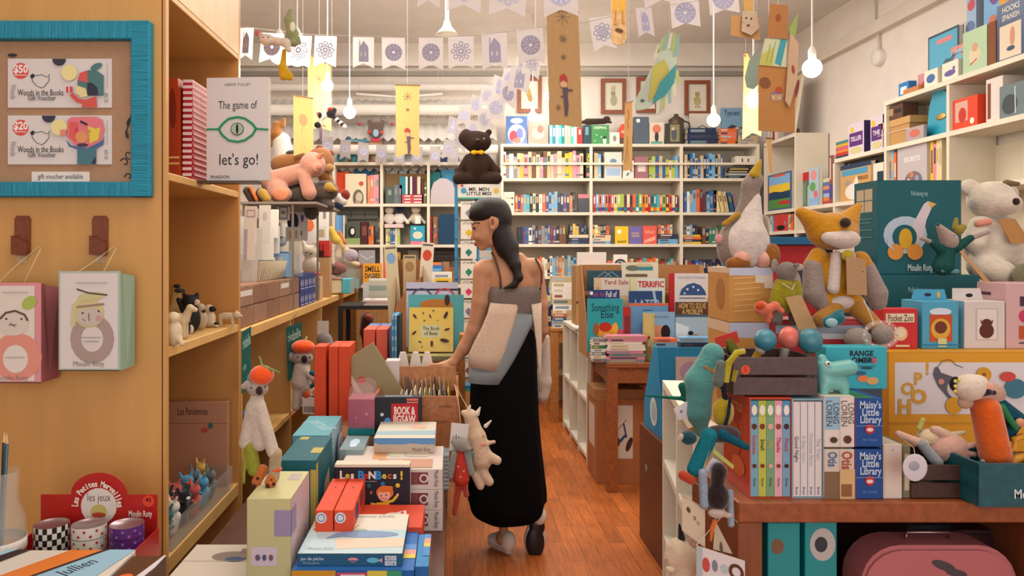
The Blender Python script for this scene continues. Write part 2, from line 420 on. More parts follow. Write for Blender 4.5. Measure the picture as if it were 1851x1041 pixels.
class Toy:
    """a thing drawn part by part; shapes are given in photo pixels at the thing's own distance, depth in the same unit"""
    def __init__(s, name, label, cat, ax, ay, Y, group=None, rz=0):
        s.ax, s.ay, s.Y, s.k = ax, ay, Y, Y / F; s.t = T(name, label, cat, P(ax, ay, Y), rz, group)
    def q(s, p): return (p[0] - s.ax, p[2] if len(p) > 2 else 0, s.ay - p[1])
    def w(s, p): return tuple(c * s.k for c in s.q(p))
    def s(s, part, prims, col, kind='plush', h=1.6, k=4, parent=None):
        o = []
        for p in prims:
            if p[0] == 'c': o.append(('c', s.q(p[1]), s.q(p[2]), p[3], p[4]))
            else: o.append(('e', s.q(p[1])) + tuple(p[2:]))
        return soft(part, o, mat(col, kind) if isinstance(col, str) else col, parent or s.t, h, k, sc=s.k)
    def e(s, part, els, col, kind='plastic', parent=None):
        b = B(); m = mat(col, kind)
        for el in els: b.ell(s.w(el[0]), tuple(r * s.k for r in el[1]), m, 14, 9, rot=[R(a) for a in el[2]] if len(el) > 2 else None)
        return b.build(part, parent or s.t)
    def l(s, part, pts, r, col, kind='fabric', seg=8, parent=None):
        return B().tube([s.w(p) for p in pts], r * s.k if not isinstance(r, (list, tuple)) else [x * s.k for x in r], mat(col, kind), seg).build(part, parent or s.t)
    def f(s, part, poly, col, th=1.2, kind='paper', dec=None, parent=None):
        """flat cut-out of real thickness; dec in the 0..1 frame of the polygon's first, second and last corner"""
        pts = [s.w(p) for p in poly]; b = B(); n = (Vector(pts[1]) - Vector(pts[0])).cross(Vector(pts[-1]) - Vector(pts[0])).normalized()
        if n.y > 0: n = -n
        b.slab([tuple(Vector(p) - n * th * s.k) for p in pts], n, th * s.k, mat(col, kind))
        if dec: b.deco((tuple(Vector(pts[0])), Vector(pts[1]) - Vector(pts[0]), Vector(pts[-1]) - Vector(pts[0]), n), dec)
        return b.build(part, parent or s.t)
# ================================================================ the room
def S_(name, b, kind='structure'):
    o = b.build(name); o['kind'] = kind; return o
WALL, CEIL, WHT = mat('e4dad1', 'paint'), mat('dcd6d0', 'paint'), mat('e2dbd2', 'paint')
S_('floor', B().box(-3.0, -2.6, -.05, 3.2, 7.2, 0, mat('b8652e', 'floor')))
S_('ceiling', B().box(-3.0, -2.6, 3.35, 3.2, 7.2, 3.45, CEIL))
S_('wall_back', B().box(-3.0, 7.02, 0, 3.2, 7.2, 3.35, WALL))
S_('wall_right', B().box(3.08, -2.6, 0, 3.2, 7.02, 3.35, WALL))
S_('wall_left', B().box(-3.0, -2.6, 0, -2.85, 7.02, 3.35, mat('d8cdbd', 'paint')))
S_('trim_1', B().box(3.02, -2.6, 2.97, 3.08, 7.02, 3.06, mat('d5cbbd', 'paint')))
b = B(); b.box(-2.85, 6.93, 3.14, 3.08, 7.02, 3.35, WHT); b.box(-2.85, 6.98, 3.06, 3.08, 7.02, 3.10, mat('9a938a', 'paint'))
S_('trim_2', b)
# tiers of corrugated sheeting on the left part of the back wall, with white ducts before it
for k, (zt, zb) in enumerate(((2.83, 2.66), (2.60, 2.44), (2.38, 2.16))):
    b = B(); n = 76; x0, x1 = -2.8, .40; vs = []
    for i in range(n + 1):
        x = x0 + (x1 - x0) * i / n; q = .012 if i % 2 else -.012
        vs += [(x, 6.98 + q * .3, zt + q), (x, 6.86 + q, zb + q * 1.6), (x, 6.87 + q, zb + q * 1.6 - .006), (x, 6.99 + q * .3, zt + q - .006)]
    b.add(vs, [tuple(4 * i + a for a in (j, (j + 1) % 4)) + tuple(4 * i + 4 + a for a in ((j + 1) % 4, j)) for i in range(n) for j in range(4)], mat('cfc9c2', 'paint'))
    S_('trim_%d' % (3 + k), b)
for k, (z, y, r) in enumerate(((2.93, 6.9, .035), (2.70, 6.8, .05), (2.33, 6.75, .045))):
    S_('trim_%d' % (6 + k), B().tube([(-2.8, y, z), (.4, y, z)], r, WHT, 16))
S_('trim_9', B().tube([(-.9, 6.86, 2.86), (-.5, 6.86, 2.83), (-.1, 6.86, 2.86)], .012, WHT, 8))
# conduit and round junction box on the right wall
t = T('junction_box', 'round white electrical junction box with conduit high on the right wall', 'junction box', (3.08, 5.34, 2.80))
b = B(); b.M = Matrix.Rotation(R(-90), 4, 'Y'); b.lathe([(0, .05), (.05, .05), (.06, .035), (.06, 0)], (0, 0, 0), WHT); b.build('cover', t)
B().tube([(-.02, 0, .05), (-.02, 0, .2), (-.02, .05, .22), (-.02, .05, .54)], .009, WHT).build('conduit', t)

# ================================================================ furniture
PLY, PLYF, EDGE = mat('cb9a58', 'ply'), mat('d8ab66', 'ply'), mat('6b3a22', 'paper')
t = T('plywood_bookcase', 'tall plywood bookcase whose end panel carries the turquoise frame', 'bookcase', (-.85, 2.19, 0))
b = B(); b.box(-.6, 0, 0, 0, .022, 2.8, PLY); b.box(-.012, -.0008, 0, -.0085, 0, 2.8, EDGE); b.build('end_panel', t)
B().box(-.6, .74, 0, 0, .765, 2.8, mat('c58a48', 'ply')).build('side_panel', t)
B().box(-.6, .022, 0, -.585, .74, 2.8, mat('c58a48', 'ply')).build('back_panel', t)
B().box(-.02, .022, 2.178, 0, .74, 2.8, mat('dcc092', 'ply')).build('fascia', t)
for z, th in ((2.178, .02), (1.637, .024), (1.114, .03), (.488, .05)):
    B().box(-.585, .022, z - th, -.001, .74, z, PLYF, .002).build('shelf', t)
t = T('plywood_counter', 'long low plywood bookcase with card displays on top, beyond the tall one', 'bookcase', (-.85, 2.965, 0))
B().box(-.55, 0, 1.045, .004, 3.62, 1.085, PLYF, .002).build('top', t)
for y in (.0, .895, 1.8, 2.7, 3.6):
    B().box(-.52, y, 0, 0, y + .02, 1.045, PLY).build('divider', t)
B().box(-.55, 0, 0, -.53, 3.62, 1.045, mat('c58a48', 'ply')).build('back_panel', t)
for y in (.02, .915, 1.82, 2.72):
    B().box(-.53, y, .535, -.004, y + .875, .56, PLYF).build('shelf', t)
    B().box(-.53, y, .06, -.004, y + .875, .085, PLYF).build('shelf', t)

SH = mat('ddd3c0', 'paint')
def bookcase(name, label, x0, x1, y0, d, zs, xs, m=SH, th=.026, rail=None, back=True):
    t = T(name, label, 'bookcase', ((x0 + x1) / 2, y0, 0)); c = (x0 + x1) / 2; top = zs[0]
    for x in xs: B().box(x - c - .013, 0, 0, x - c + .013, d, top - th, m).build('upright', t)
    for z in zs: B().box(x0 - c, 0 if z == top else .002, z - th, x1 - c, d, z, m).build('shelf', t)
    if back: B().box(x0 - c, d - .008, 0, x1 - c, d - .001, top - th, mat('c9bfae', 'paint')).build('back_panel', t)
    if rail: B().box(x0 - c + .013, -.01, rail, x1 - c - .013, -.001, rail + .02, SH).build('rail', t)
    return t
bookcase('white_bookcase', 'wide white bookcase of three bays along the back wall', .425, 2.765, 6.70, .30, [2.375, 2.065, 1.757, 1.47, 1.18, .89, .6, .31], [.438, 1.243, 2.06, 2.752], rail=2.185)
bookcase('cube_bookcase', 'white cube bookcase of square bays at the back left', -1.10, .20, 6.70, .30, [2.21, 1.835, 1.465, 1.10, .725, .35], [-1.085, -.652, -.228, .187])
t = T('wall_shelving', 'white stepped shelving along the right wall', 'shelving', (2.8, 3.3, 0))
def sb(y0, y1, z, n='shelf'): B().box(0, y0 - 3.3, z - .028, .27, y1 - 3.3, z, SH).build(n, t)
sb(6.09, 6.69, 2.375); sb(3.3, 5.45, 2.08); sb(3.3, 4.82, 2.375); sb(3.3, 6.69, 1.76); sb(5.48, 6.69, 1.577); sb(3.3, 6.69, 1.25); sb(3.3, 6.69, .8); sb(3.3, 6.69, .35)
for y, zt in ((6.67, 2.34), (6.07, 2.375), (5.45, 2.05), (4.80, 2.345), (4.19, 2.345), (3.58, 2.345)):
    B().box(.001, y - 3.3, 0, .268, y - 3.3 + .024, zt, SH).build('upright', t)
B().box(.262, 0, 0, .272, 3.39, 2.0, SH).build('back_panel', t)
WO = mat('9c5a30', 'wood'); WO2 = mat('b87a3e', 'wood'); DK = mat('5a3524', 'wood')
def table(name, label, x0, x1, y0, y1, z, m, leg=.06, th=.03, apron=.09, shelf=None):
    t = T(name, label, 'table', ((x0 + x1) / 2, y0, 0)); hx = (x1 - x0) / 2; d = y1 - y0
    B().box(-hx, 0, z - th, hx, d, z, m, .003).build('tabletop', t)
    for x in (-hx + .005, hx - leg - .005):
        for y in (.005, d - leg - .005): B().box(x, y, 0, x + leg, y + leg, z - th, m, .002).build('leg', t)
    b = B(); q = leg + .005
    b.box(-hx + q, .015, z - th - apron, hx - q, .033, z - th, m); b.box(-hx + q, d - .033, z - th - apron, hx - q, d - .015, z - th, m)
    b.box(-hx + .015, q, z - th - apron, -hx + .033, d - q, z - th, m); b.box(hx - .033, q, z - th - apron, hx - .015, d - q, z - th, m)
    b.build('apron', t)
    if shelf: B().box(-hx + .01, .01, shelf, hx - .01, d - .01, shelf + .02, m).build('shelf', t)
    return t
table('display_table', 'brown wooden table under the picture book display, beside the aisle', .89, 1.95, 4.30, 4.83, .755, WO)
table('side_table', 'orange-brown wooden table carrying tall book stacks near the back wall', .79, 1.75, 6.08, 6.62, .775, WO2, leg=.07)
t = bookcase('low_shelf_unit', 'low white open shelf unit between the two wooden tables', 0, 1.08, 0, .25, [.85, .43, .06], [.014, .36, .72, 1.066], mat('e3dccb', 'paint'))
t.location = (.875, 5.4, 0); t.rotation_euler = (0, 0, R(-90))
t = T('brown_cabinet', 'low dark brown cabinet with a small round sticker on its side', 'cabinet', (1.13, 3.22, 0))
b = B(); b.box(-.215, 0, 0, .215, .43, .56, mat('5b3222', 'wood'), .003); b.deco(((-.215, .43, .56), (0, -.43, 0), (0, 0, -.56), (-1, 0, 0)), [('c', .3, .33, .03, '8fa8a0')]); b.build('body', t)
B().box(-.2, -.018, .02, .2, -.001, .54, mat('64382a', 'wood'), .002).build('door', t)
t = bookcase('end_bookcase', 'low white bookcase hung with soft toys, open to the aisle', 0, .80, 0, .22, [.906, .61, .32, .06], [.014, .42, .786], mat('e3dccb', 'paint'))
t.location = (.737, 2.46, 0); t.rotation_euler = (0, 0, R(-90 - 9.6 + 19.2 - 19.2))
t = T('front_table', 'brown wooden display table with an open compartment, loaded with boxed books', 'table', (1.2, 1.64, 0))
b = B(); b.box(-.57, 0, .80, .72, .33, .846, mat('8e4c26', 'wood'), .003); b.build('tabletop', t)
for x in (-.57, .1, .66): B().box(x, .004, 0, x + .055, .32, .80, mat('7d4526', 'woodz'), .002).build('side_panel', t)
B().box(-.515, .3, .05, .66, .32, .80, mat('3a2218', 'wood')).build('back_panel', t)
B().box(-.515, .02, .30, .66, .3, .325, mat('6a3c22', 'wood')).build('shelf', t)
table('rear_table', 'brown table behind the front one, under the large teal toy boxes', 1.05, 2.3, 2.02, 2.95, .846, mat('6b3c24', 'wood'), leg=.06)
t = T('bargain_table', 'low dark table stacked with boxed games beside the aisle', 'table', (-.41, 1.72, 0))
B().box(-.385, 0, .42, .385, 2.7, .45, DK, .003).build('tabletop', t)
for x in (-.38, .32):
    for y in (.02, 1.3, 2.62): B().box(x, y, 0, x + .055, y + .055, .42, DK).build('leg', t)
B().box(.36, .08, .15, .375, 2.6, .42, mat('3c241a', 'wood')).build('apron', t)
table('corner_table', 'low plywood table in front of the end panel at the lower left', -1.75, -.87, 1.45, 2.17, .525, mat('c89455', 'wood'), leg=.05)
t = T('black_table', 'black side table with books, beyond the plywood counter', 'table', (-.58, 5.0, 0))
B().box(-.2, 0, 1.01, .2, .4, 1.035, mat('2b2725', 'paper')).build('tabletop', t)
for x in (-.2, .17):
    for y in (0, .37): B().box(x, y, 0, x + .03, y + .03, 1.01, mat('2b2725', 'paper')).build('leg', t)
B().box(-.17, .02, .62, .17, .38, .64, mat('2b2725', 'paper')).build('shelf', t)

# ================================================================ pendant bulbs and lamps
def bulb(px, py, Y, r, top, label, power=9):
    x, y, z = P(px, py, Y)
    t = T('pendant_bulb', label, 'lamp', (x, y, z), group='bare bulbs hanging from the ceiling')
    b = B(); b.ell((0, 0, 0), (r, r, r * 1.02), mat('fff0d8', 'emit'), 20, 12, z1=.93); b.build('glass_bulb', t)
    b = B(); b.lathe([(r * .36, r * .9), (r * .42, r * 1.1), (r * .42, r * 1.9), (r * .2, r * 2.3), (.003, r * 2.5)], (0, 0, 0), mat('e6e0d6', 'plastic'), 16); b.build('socket', t)
    B().tube([(0, 0, r * 2.3), (0, 0, 3.35 - z)], .004, mat('e6e0d6', 'plastic'), 6).build('cord', t)
    l = bpy.data.lights.new('bulb_light', 'POINT'); l.energy = power; l.color = (1, .89, .73); l.shadow_soft_size = r
    o = bpy.data.objects.new('bulb_light', l); o.location = (0, 0, -r - .03); COL.objects.link(o); o.parent = t
    return t
bulb(1468, 123, 3.4, .042, 0, 'largest bare bulb, hanging near the right wall beside the flamingo poster', 7)
bulb(1362, 181, 3.45, .035, 0, 'glowing bulb against the long kraft banner at right', 7)
bulb(1290, 217, 5.0, .043, 0, 'glowing bulb below the right framed bear print', 7)
bulb(963, 211, 6.1, .04, 0, 'glowing bulb hanging before the left framed print', 7)
bulb(632, 203, 5.2, .043, 0, 'glowing bulb to the right of the striped lemur puppet', 7)
bulb(592, 155, 4.7, .037, 0, 'glowing bulb beside the tall kraft banner at left', 7)
bulb(990, 173, 6.5, .035, 0, 'small glowing bulb at the left edge of the central kraft banner', 5)
bulb(505, 97, 3.66, .05, 0, 'left of two bulbs shining through the bunting by the dinosaur puppet', 12)
bulb(537, 99, 3.70, .055, 0, 'right of two bulbs shining through the bunting by the dinosaur puppet', 12)
t = T('ceiling_lamp', 'white cone pendant lamp on a rod under the ceiling', 'lamp', P(808, 62, 5.0))
z = P(808, 62, 5.0)[2]
B().lathe([(.01, .1), (.02, .09), (.03, .05), (.075, .0), (.07, .0), (.025, .05)], (0, 0, 0), mat('e8e2d8', 'plastic')).build('shade', t)
B().tube([(0, 0, .09), (0, 0, 3.35 - z)], .014, mat('e8e2d8', 'plastic')).build('rod', t)
# ================================================================ back bookcase contents
YB = 6.715
def rp(desc, px0, px1, z, h0, h1, seed, cols=None, tr=(.024, .036), Y=YB, depth=.14, group=None, deco=True):
    k = Y / F
    return row(desc, group or 'books standing in ' + desc, ((px0 - CX) * k, Y), ((px1 - CX) * k, Y), z, (h0 * k, h1 * k), tr, seed, cols, depth, deco=deco)
BC = 'back bookcase'
rp('railed top row, left bay, ' + BC, 909, 1058, 2.065, 36, 50, 1, ['cream', 'white', 'beige', 'pink', 'yellow', 'brown', 'grey', 'beige'], (.026, .042))
def TX(*a): return ('t',) + a
k_ = YB / F
bk('picture_book', 'tall black book with yellow spine lettering reading MOON at bay end', 'book', (1059, 269, 1067, 322), YB, .15, '1c1c20', {'f': [TX(.5, .4, .7, 'MOON', 90, .5, .03, 'd8cf3a'), ('c', .5, .88, .06, 'd07a80')]}, spine='f')
rp('railed top row, middle bay, ' + BC, 1074, 1092, 2.065, 40, 46, 2, ['beige', 'white', 'light blue'])
bx('boxed_book', 'pale box with a blue bird drawing, behind the rail in the middle bay', 'boxed book', (1093, 275, 1124, 322), YB, .1, 'd6d0c4', {'f': [('e', .5, .35, .2, .1, '6d87a8'), ('r', .1, .62, .9, .9, '9db8d6')]})
bx('boxed_book', 'white box printed with small drawings right of the pale box', 'boxed book', (1126, 290, 1146, 322), YB, .1, 'ddd8cc', {'f': art(3, 5)})
bx('gift_set', 'pink gift set in clear wrap standing in the railed middle bay', 'gift set', (1148, 283, 1172, 322), YB, .1, '9d6a76', {'f': [('r', .2, .3, .8, .7, 'd8cfc4')]})
rp('the railed row beside the wrapped pink set', 1173, 1228, 2.065, 32, 42, 4, ['light blue', 'lime', 'beige', 'lime', 'orange', 'cream', 'blue'], (.024, .034))
rp('railed top row, right bay, ' + BC, 1237, 1310, 2.065, 34, 46, 5, ['light blue', 'black', 'white', 'blue', 'grey', 'beige'], (.02, .034))
flatstack('the railed right bay stack of dark books', 'dark flat books in the railed right bay', (1311, 303, 1369, 322), YB, 2.065, 4, .15, 6, ['black', 'grey', 'grey', 'black'])
bx('white_storage_box', 'long white box lying on the flat dark books at top right', 'box', (1330, 282, 1366, 294), YB, .12, 'ddd6c8', {'f': [('r', .3, .3, .36, .7, '333'), ('r', .6, .3, .66, .7, '333')]}, z=2.19)
bx('boxed_book', 'pale cream boxed book at left end of second row, behind the head', 'boxed book', (910, 347, 930, 384), YB, .12, 'dcd5c5', {'f': [('l', [(.2, .3), (.8, .3)], .02, '555'), ('c', .8, .3, .05, '555'), ('c', .8, .6, .05, '555')]})
rp('second row, left bay, ' + BC, 931, 1044, 1.757, 30, 38, 7, ['navy', 'turquoise', 'light blue', 'salmon', 'green', 'cream', 'purple', 'black', 'red', 'navy', 'orange', 'white'], (.022, .031))
bk('picture_book', 'dark faced-out book with pink top edge at second row, left bay', 'book', (1045, 351, 1065, 384), YB, .03, '2e3140', {'f': [('r', 0, 0, 1, .22, 'c77c86')]})
def duo(desc, px0, px1, z, h, seed, cols):     # paperbacks with contrasting feet
    k = YB / F; rg = random.Random(seed); x = px0; n = 0
    while x < px1 - 5 and n < 30:
        t = rg.uniform(4.8, 6.6); cn = rg.choice(cols); hh = rg.uniform(h - 2, h) * k
        b = bookgeo(B(), t * k - .001, .13, hh, CN[cn], {'f': [('r', 0, .72, 1, .92, CN[rg.choice(['yellow', 'orange', 'white', 'purple', 'teal', 'red'])]), ('r', .3, .1, .7, .5, CN[rg.choice(['white', 'navy', cn])])]})
        tag(b.build('paperback', None, ((x + t / 2 - CX) * k, YB, z)), f"{cn} series paperback with a contrasting foot band, {ORD[n]} from left, second row middle bay", 'book', 'series paperbacks in the middle bay'); x += t; n += 1
duo('', 1072, 1226, 1.757, 33, 8, ['orange', 'salmon', 'teal', 'light blue', 'yellow', 'cream', 'red', 'turquoise', 'lime', 'maroon', 'orange'])
rp('second row, right bay, ' + BC, 1236, 1300, 1.757, 32, 42, 9, ['light blue', 'blue', 'cream', 'orange', 'white', 'black', 'maroon'], (.024, .034))
for i, (px, c, n, h) in enumerate(((1303, 'dfd0a0', 'cream', 38), (1311, 'd8c28c', 'beige', 38), (1319, 'cbb287', 'tan', 37), (1328, '1f5a80', 'blue', 36), (1337, '7d6f88', 'mauve', 33))):
    k = YB / F; b = bookgeo(B(), .032, .14, h * k, c, {'f': [('r', .2, .2, .8, .5, '8a7a5a')]})
    tag(b.build('leaning_book', None, ((px - CX) * k - .02, YB, 1.757 + .004), rot=(0, R(-11), 0)), f"{n} book leaning to the left, {ORD[i]} of the leaning ones, right bay", 'book', 'books leaning in the right bay')
rp('third row, left bay, ' + BC, 936, 1024, 1.47, 27, 35, 10, ['black', 'navy', 'grey', 'blue', 'salmon', 'white', 'purple', 'brown', 'maroon'], (.022, .031))
flatstack('the third row stack at right of the left bay', 'flat books at the right of the left bay', (1028, 424, 1064, 441), YB, 1.47, 3, .14, 11, ['salmon', 'navy', 'cream'])
rp('the short books on the flat stack, left bay', 1030, 1063, 1.556, 15, 20, 12, ['orange', 'yellow', 'black', 'white', 'navy'], (.022, .03), depth=.1)
flatstack('the third row stack at left of the middle bay', 'flat books at the left of the middle bay', (1070, 425, 1104, 441), YB, 1.47, 3, .14, 13, ['cream', 'light blue', 'white'])
rp('the short books on the flat stack, middle bay', 1071, 1103, 1.551, 14, 20, 14, ['navy', 'orange', 'turquoise', 'white', 'yellow'], (.022, .03), depth=.1)
rp('the third row, beside the faced-out yellow book', 1104, 1111, 1.47, 30, 33, 15, ['navy', 'light blue'])
bk('picture_book', 'yellow faced-out book reading GHOST with a pale disc', 'book', (1112, 409, 1136, 441), YB, .02, 'e8c11c', {'f': [('c', .3, .3, .12, 'f2efe0'), TX(.5, .88, .13, 'GHOST', 0, .7, .04, '222')]})
bk('picture_book', 'purple faced-out book right of the yellow one, with gold lettering', 'book', (1137, 409, 1160, 441), YB, .02, '6f63a8', {'f': [TX(.5, .4, .1, 'LITTLE', 0, .6, .03, 'd8c060'), TX(.5, .55, .1, 'THIEVES', 0, .6, .03, 'd8c060')]})
bk('picture_book', 'coral faced-out book right of the purple one', 'book', (1162, 408, 1187, 441), YB, .02, 'e05a4c', {'f': [TX(.5, .35, .16, 'GOLD', 0, .7, .03, 'f0b0a0'), ('p', [(.1, .8), (.9, .55), (.9, .8), (.1, .95)], 'f0a898')]})
flatstack('the blue stack right of the coral book', 'flat blue books in the middle bay', (1189, 423, 1226, 441), YB, 1.47, 4, .14, 16, ['blue', 'navy', 'light blue', 'blue'])
rp('the red books standing on the blue stack', 1190, 1220, 1.561, 14, 17, 17, ['red', 'orange', 'salmon', 'cream'], (.022, .028), depth=.1)
flatstack('the orange stack at left of the right bay', 'flat orange books in the right bay', (1234, 424, 1268, 441), YB, 1.47, 4, .14, 18, ['orange', 'yellow', 'red', 'navy'])
rp('the short books on the orange stack', 1236, 1264, 1.556, 13, 18, 19, ['grey', 'light blue', 'white', 'navy'], (.022, .03), depth=.1)
rp('third row, right bay, ' + BC, 1269, 1366, 1.47, 26, 35, 20, ['orange', 'teal', 'green', 'navy', 'grey', 'black', 'brown'], (.024, .034))
rp('fourth row, left bay, ' + BC, 975, 1042, 1.18, 28, 38, 21, ['white', 'grey', 'beige', 'light blue', 'orange', 'yellow', 'turquoise', 'navy'], (.022, .033))
rp('fourth row, middle bay, ' + BC, 1098, 1224, 1.18, 26, 34, 22, ['salmon', 'brown', 'orange', 'turquoise', 'cream', 'red', 'yellow'], (.024, .033))
bk('picture_book', 'white faced-out book with a dark round emblem, fourth row', 'book', (1109, 460, 1134, 497), YB - .03, .02, 'e8e4da', {'f': [('c', .5, .5, .3, '3a4148'), ('o', .5, .5, .2, .03, 'c8c4ba')]}, z=1.18)
rp('fourth row, right bay, ' + BC, 1237, 1366, 1.18, 22, 32, 23, ['red', 'orange', 'yellow', 'maroon', 'navy', 'blue', 'purple'], (.026, .036))
rp('fifth row, left bay, ' + BC, 990, 1060, .89, 26, 38, 24, None, (.03, .045))
# ---- standing on top of the back bookcase
ZT = 2.375
def top(name, label, cat, px0, py0, px1, col, dec={}, d=.03, kind='bk'):
    return (bk if kind == 'bk' else bx)(name, label, cat, (px0, py0, px1, 262), 6.76, d, col, dec, z=ZT)
top('picture_book', 'blue, red and cream patterned picture book at left end of the bookcase top', 'book', 915, 210, 953, '3d63a0', {'f': [('e', .5, .62, .42, .34, 'e6ddd0'), ('e', .5, .16, .3, .1, 'a8bfe0'), ('e', .35, .7, .2, .2, 'b84454'), ('e', .65, .6, .16, .18, '6f78b4'), ('e', .5, .85, .2, .1, 'd07a70')]})
top('picture_book', 'coral picture book next to the blue and red one on the bookcase top', 'book', 955, 210, 991, 'd08c80', {'f': [('e', .5, .6, .3, .2, 'e0b4a0'), ('e', .6, .45, .16, .14, 'b86a60')]})
k = 6.76 / F
for i, c in enumerate(['light blue', 'teal', 'white', 'turquoise', 'teal', 'cream', 'beige', 'turquoise', 'white']):
    b = bookgeo(B(), .026, .15, 38 * k, CN[c], {'f': [('r', .2, .2, .8, .6, CN['white'])]}); tag(b.build('boxed_volume', None, ((996 + i * 5.5 - CX) * k, 6.76, ZT)), f"slim {c} volume, {ORD[i]} in the row under the kraft banner", 'book', 'slim volumes on the bookcase top')
top('picture_book', 'bright red book standing right of the slim volumes', 'book', 1043, 231, 1053, 'a82e2c', {'f': [('r', .3, .1, .7, .4, 'd8b8a0')]}, .15)
top('picture_book', 'dark blue-green book standing beside the red one', 'book', 1054, 226, 1068, '20404c', {'f': [('r', .3, .1, .7, .5, '6f98a0')]}, .15)
top('picture_book', 'green book with a white penguin on the bookcase top', 'book', 1069, 226, 1101, '3f8b4f', {'f': [TX(.5, .14, .12, 'KEEPING', 0, .7, .02, 'e8efd8'), ('e', .75, .8, .1, .16, 'e8e4da'), ('c', .75, .63, .07, '222'), ('c', .3, .5, .03, 'e8efd8'), ('c', .55, .6, .03, 'e8efd8'), ('c', .2, .8, .03, 'e8efd8')]})
top('greeting_card', 'small white card with a mouse drawing below the orange tent', 'card', 1102, 239, 1120, 'e6e0d4', {'f': [('e', .5, .5, .18, .25, '9a7f78')]}, .01, 'bx')
b = B(); b.prism([(-.09, 0), (.09, 0), (.02, .13), (-.02, .13)], 0, .06, mat('d8502a', 'gloss')); b.deco(((-.09, 0, .13), (.18, 0, 0), (0, 0, -.13), (0, -1, 0)), [TX(.5, .55, .2, 'ASKF', 0, .3, .02, 'f0e0d0')])
tag(b.build('card_game_box', None, (Xp(1128, 6.82), 6.82, ZT + .07)), 'orange tent-shaped box behind the small mouse card', 'box')
tag(B().box(-.09, 0, 0, .09, .08, .07, mat('6b4a36', 'wood')).build('wooden_block', None, (Xp(1128, 6.82), 6.815, ZT)), 'brown wooden block under the orange tent-shaped box', 'block')
top('boxed_book', 'dark grey-blue boxed book with a white moon disc', 'boxed book', 1146, 211, 1173, '54606e', {'f': [('c', .28, .14, .07, 'e8e8e0')]}, .05, 'bx')
top('picture_book', 'pale book with a pink and black dancing figure', 'book', 1174, 221, 1200, 'd8cdb6', {'f': [('e', .5, .3, .3, .2, 'd47864'), ('e', .5, .65, .14, .22, '3a3c44'), ('r', .1, .85, .9, .97, '5f9c88')]})
top('picture_book', 'dark book with a grey seated figure, wrapped in film', 'book', 1203, 223, 1231, '3f3c38', {'f': [('r', .3, .05, .9, .85, '8b8560'), ('e', .55, .5, .18, .3, '555a60'), ('c', .5, .25, .08, 'c8b8a0')]})
t = T('coffee_pot', 'old metal coffee pot standing behind the dark book', 'pot', (Xp(1221, 6.9), 6.88, ZT))
B().lathe([(.001, 0), (.075, 0), (.07, .25), (.055, .26), (.02, .285), (.02, .30), (.001, .305)], (0, 0, 0), mat('7d7264', 'metal')).build('body', t)
B().tube([(.068, 0, .24), (.12, 0, .22), (.13, 0, .16), (.1, 0, .08), (.07, 0, .06)], .007, mat('5b5248', 'metal')).build('handle', t)
flatstack('the thick blue stack under the right bulb', 'blue books stacked on the bookcase top', (1242, 231, 1298, 262), 6.76, ZT, 3, .16, 31, ['navy', 'navy', 'blue'])
flatstack('the mixed stack right of the blue one, bookcase top', 'mixed books stacked on the bookcase top', (1300, 232, 1332, 262), 6.76, ZT, 5, .15, 32, ['orange', 'cream', 'teal', 'salmon', 'beige'])
flatstack('the rightmost stack on the bookcase top', 'rightmost stack on the bookcase top', (1334, 228, 1370, 262), 6.76, ZT, 6, .15, 33, ['cream', 'white', 'grey', 'pink', 'beige'])
bx('title_board', 'blue board reading Typcast leaning behind the stacked books', 'board', (1304, 195, 1342, 262), 6.93, .02, '7da5c4', {'f': [TX(.5, .13, .13, 'Typcast', 0, .75, .02, '2c4a60'), ('p', [(.3, .5), (.5, .42), (.9, .5), (.95, .8), (.35, .8)], '4a4254')]}, z=ZT)
bx('poster_card', 'white card with grey brush strokes behind the blue book stack', 'poster', (1246, 205, 1285, 262), 6.93, .01, 'd8d2c6', {'f': [('l', [(.2, .5), (.6, .35), (.9, .45)], .03, '6a6460'), ('l', [(.1, .75), (.5, .62), (.8, .7)], .04, '8a8076'), ('r', .05, .75, .4, .9, 'a85f5a')]}, z=ZT)
# sleeping brown toy on the green book
t = T('stuffed_monkey', 'small dark brown toy lying across the green and dark books', 'soft toy', P(1077, 226, 6.8))
soft('body', [('c', (-.08, 0, .03), (.08, 0, .035), .03, .026), ('e', (.10, 0, .05), (.035, .032, .032)), ('c', (-.08, 0, .03), (-.14, -.02, .02), .018, .015), ('c', (.06, 0, .04), (.13, -.03, .02), .016, .012)], mat('3a2a24', 'plush'), t, .006)

# ---- framed prints on the back wall
def frame(px0, py0, px1, py1, label, fig, Y=7.0):
    w, h, loc = place((px0, py0, px1, py1), Y); t = T('framed_print', label, 'picture', loc, group='framed drawings on the back wall')
    b = B(); e = .035; m = mat('8a4a2a', 'wood')
    b.slab([(-w / 2, 0, 0), (w / 2, 0, 0), (w / 2 - e, 0, e), (-w / 2 + e, 0, e)], (0, -1, 0), .022, m); b.slab([(-w / 2, 0, h), (w / 2, 0, h), (w / 2 - e, 0, h - e), (-w / 2 + e, 0, h - e)], (0, -1, 0), .022, m)
    b.slab([(-w / 2, 0, 0), (-w / 2 + e, 0, e), (-w / 2 + e, 0, h - e), (-w / 2, 0, h)], (0, -1, 0), .022, m); b.slab([(w / 2, 0, 0), (w / 2 - e, 0, e), (w / 2 - e, 0, h - e), (w / 2, 0, h)], (0, -1, 0), .022, m); b.build('frame', t)
    b = B(); b.box(-w / 2 + e * .9, -.008, e * .9, w / 2 - e * .9, 0, h - e * .9, mat('d6d4c4', 'paper')); b.deco(((-w / 2 + e, -.0085, h - e), (w - 2 * e, 0, 0), (0, 0, -h + 2 * e), (0, -1, 0)), fig); b.build('print', t)
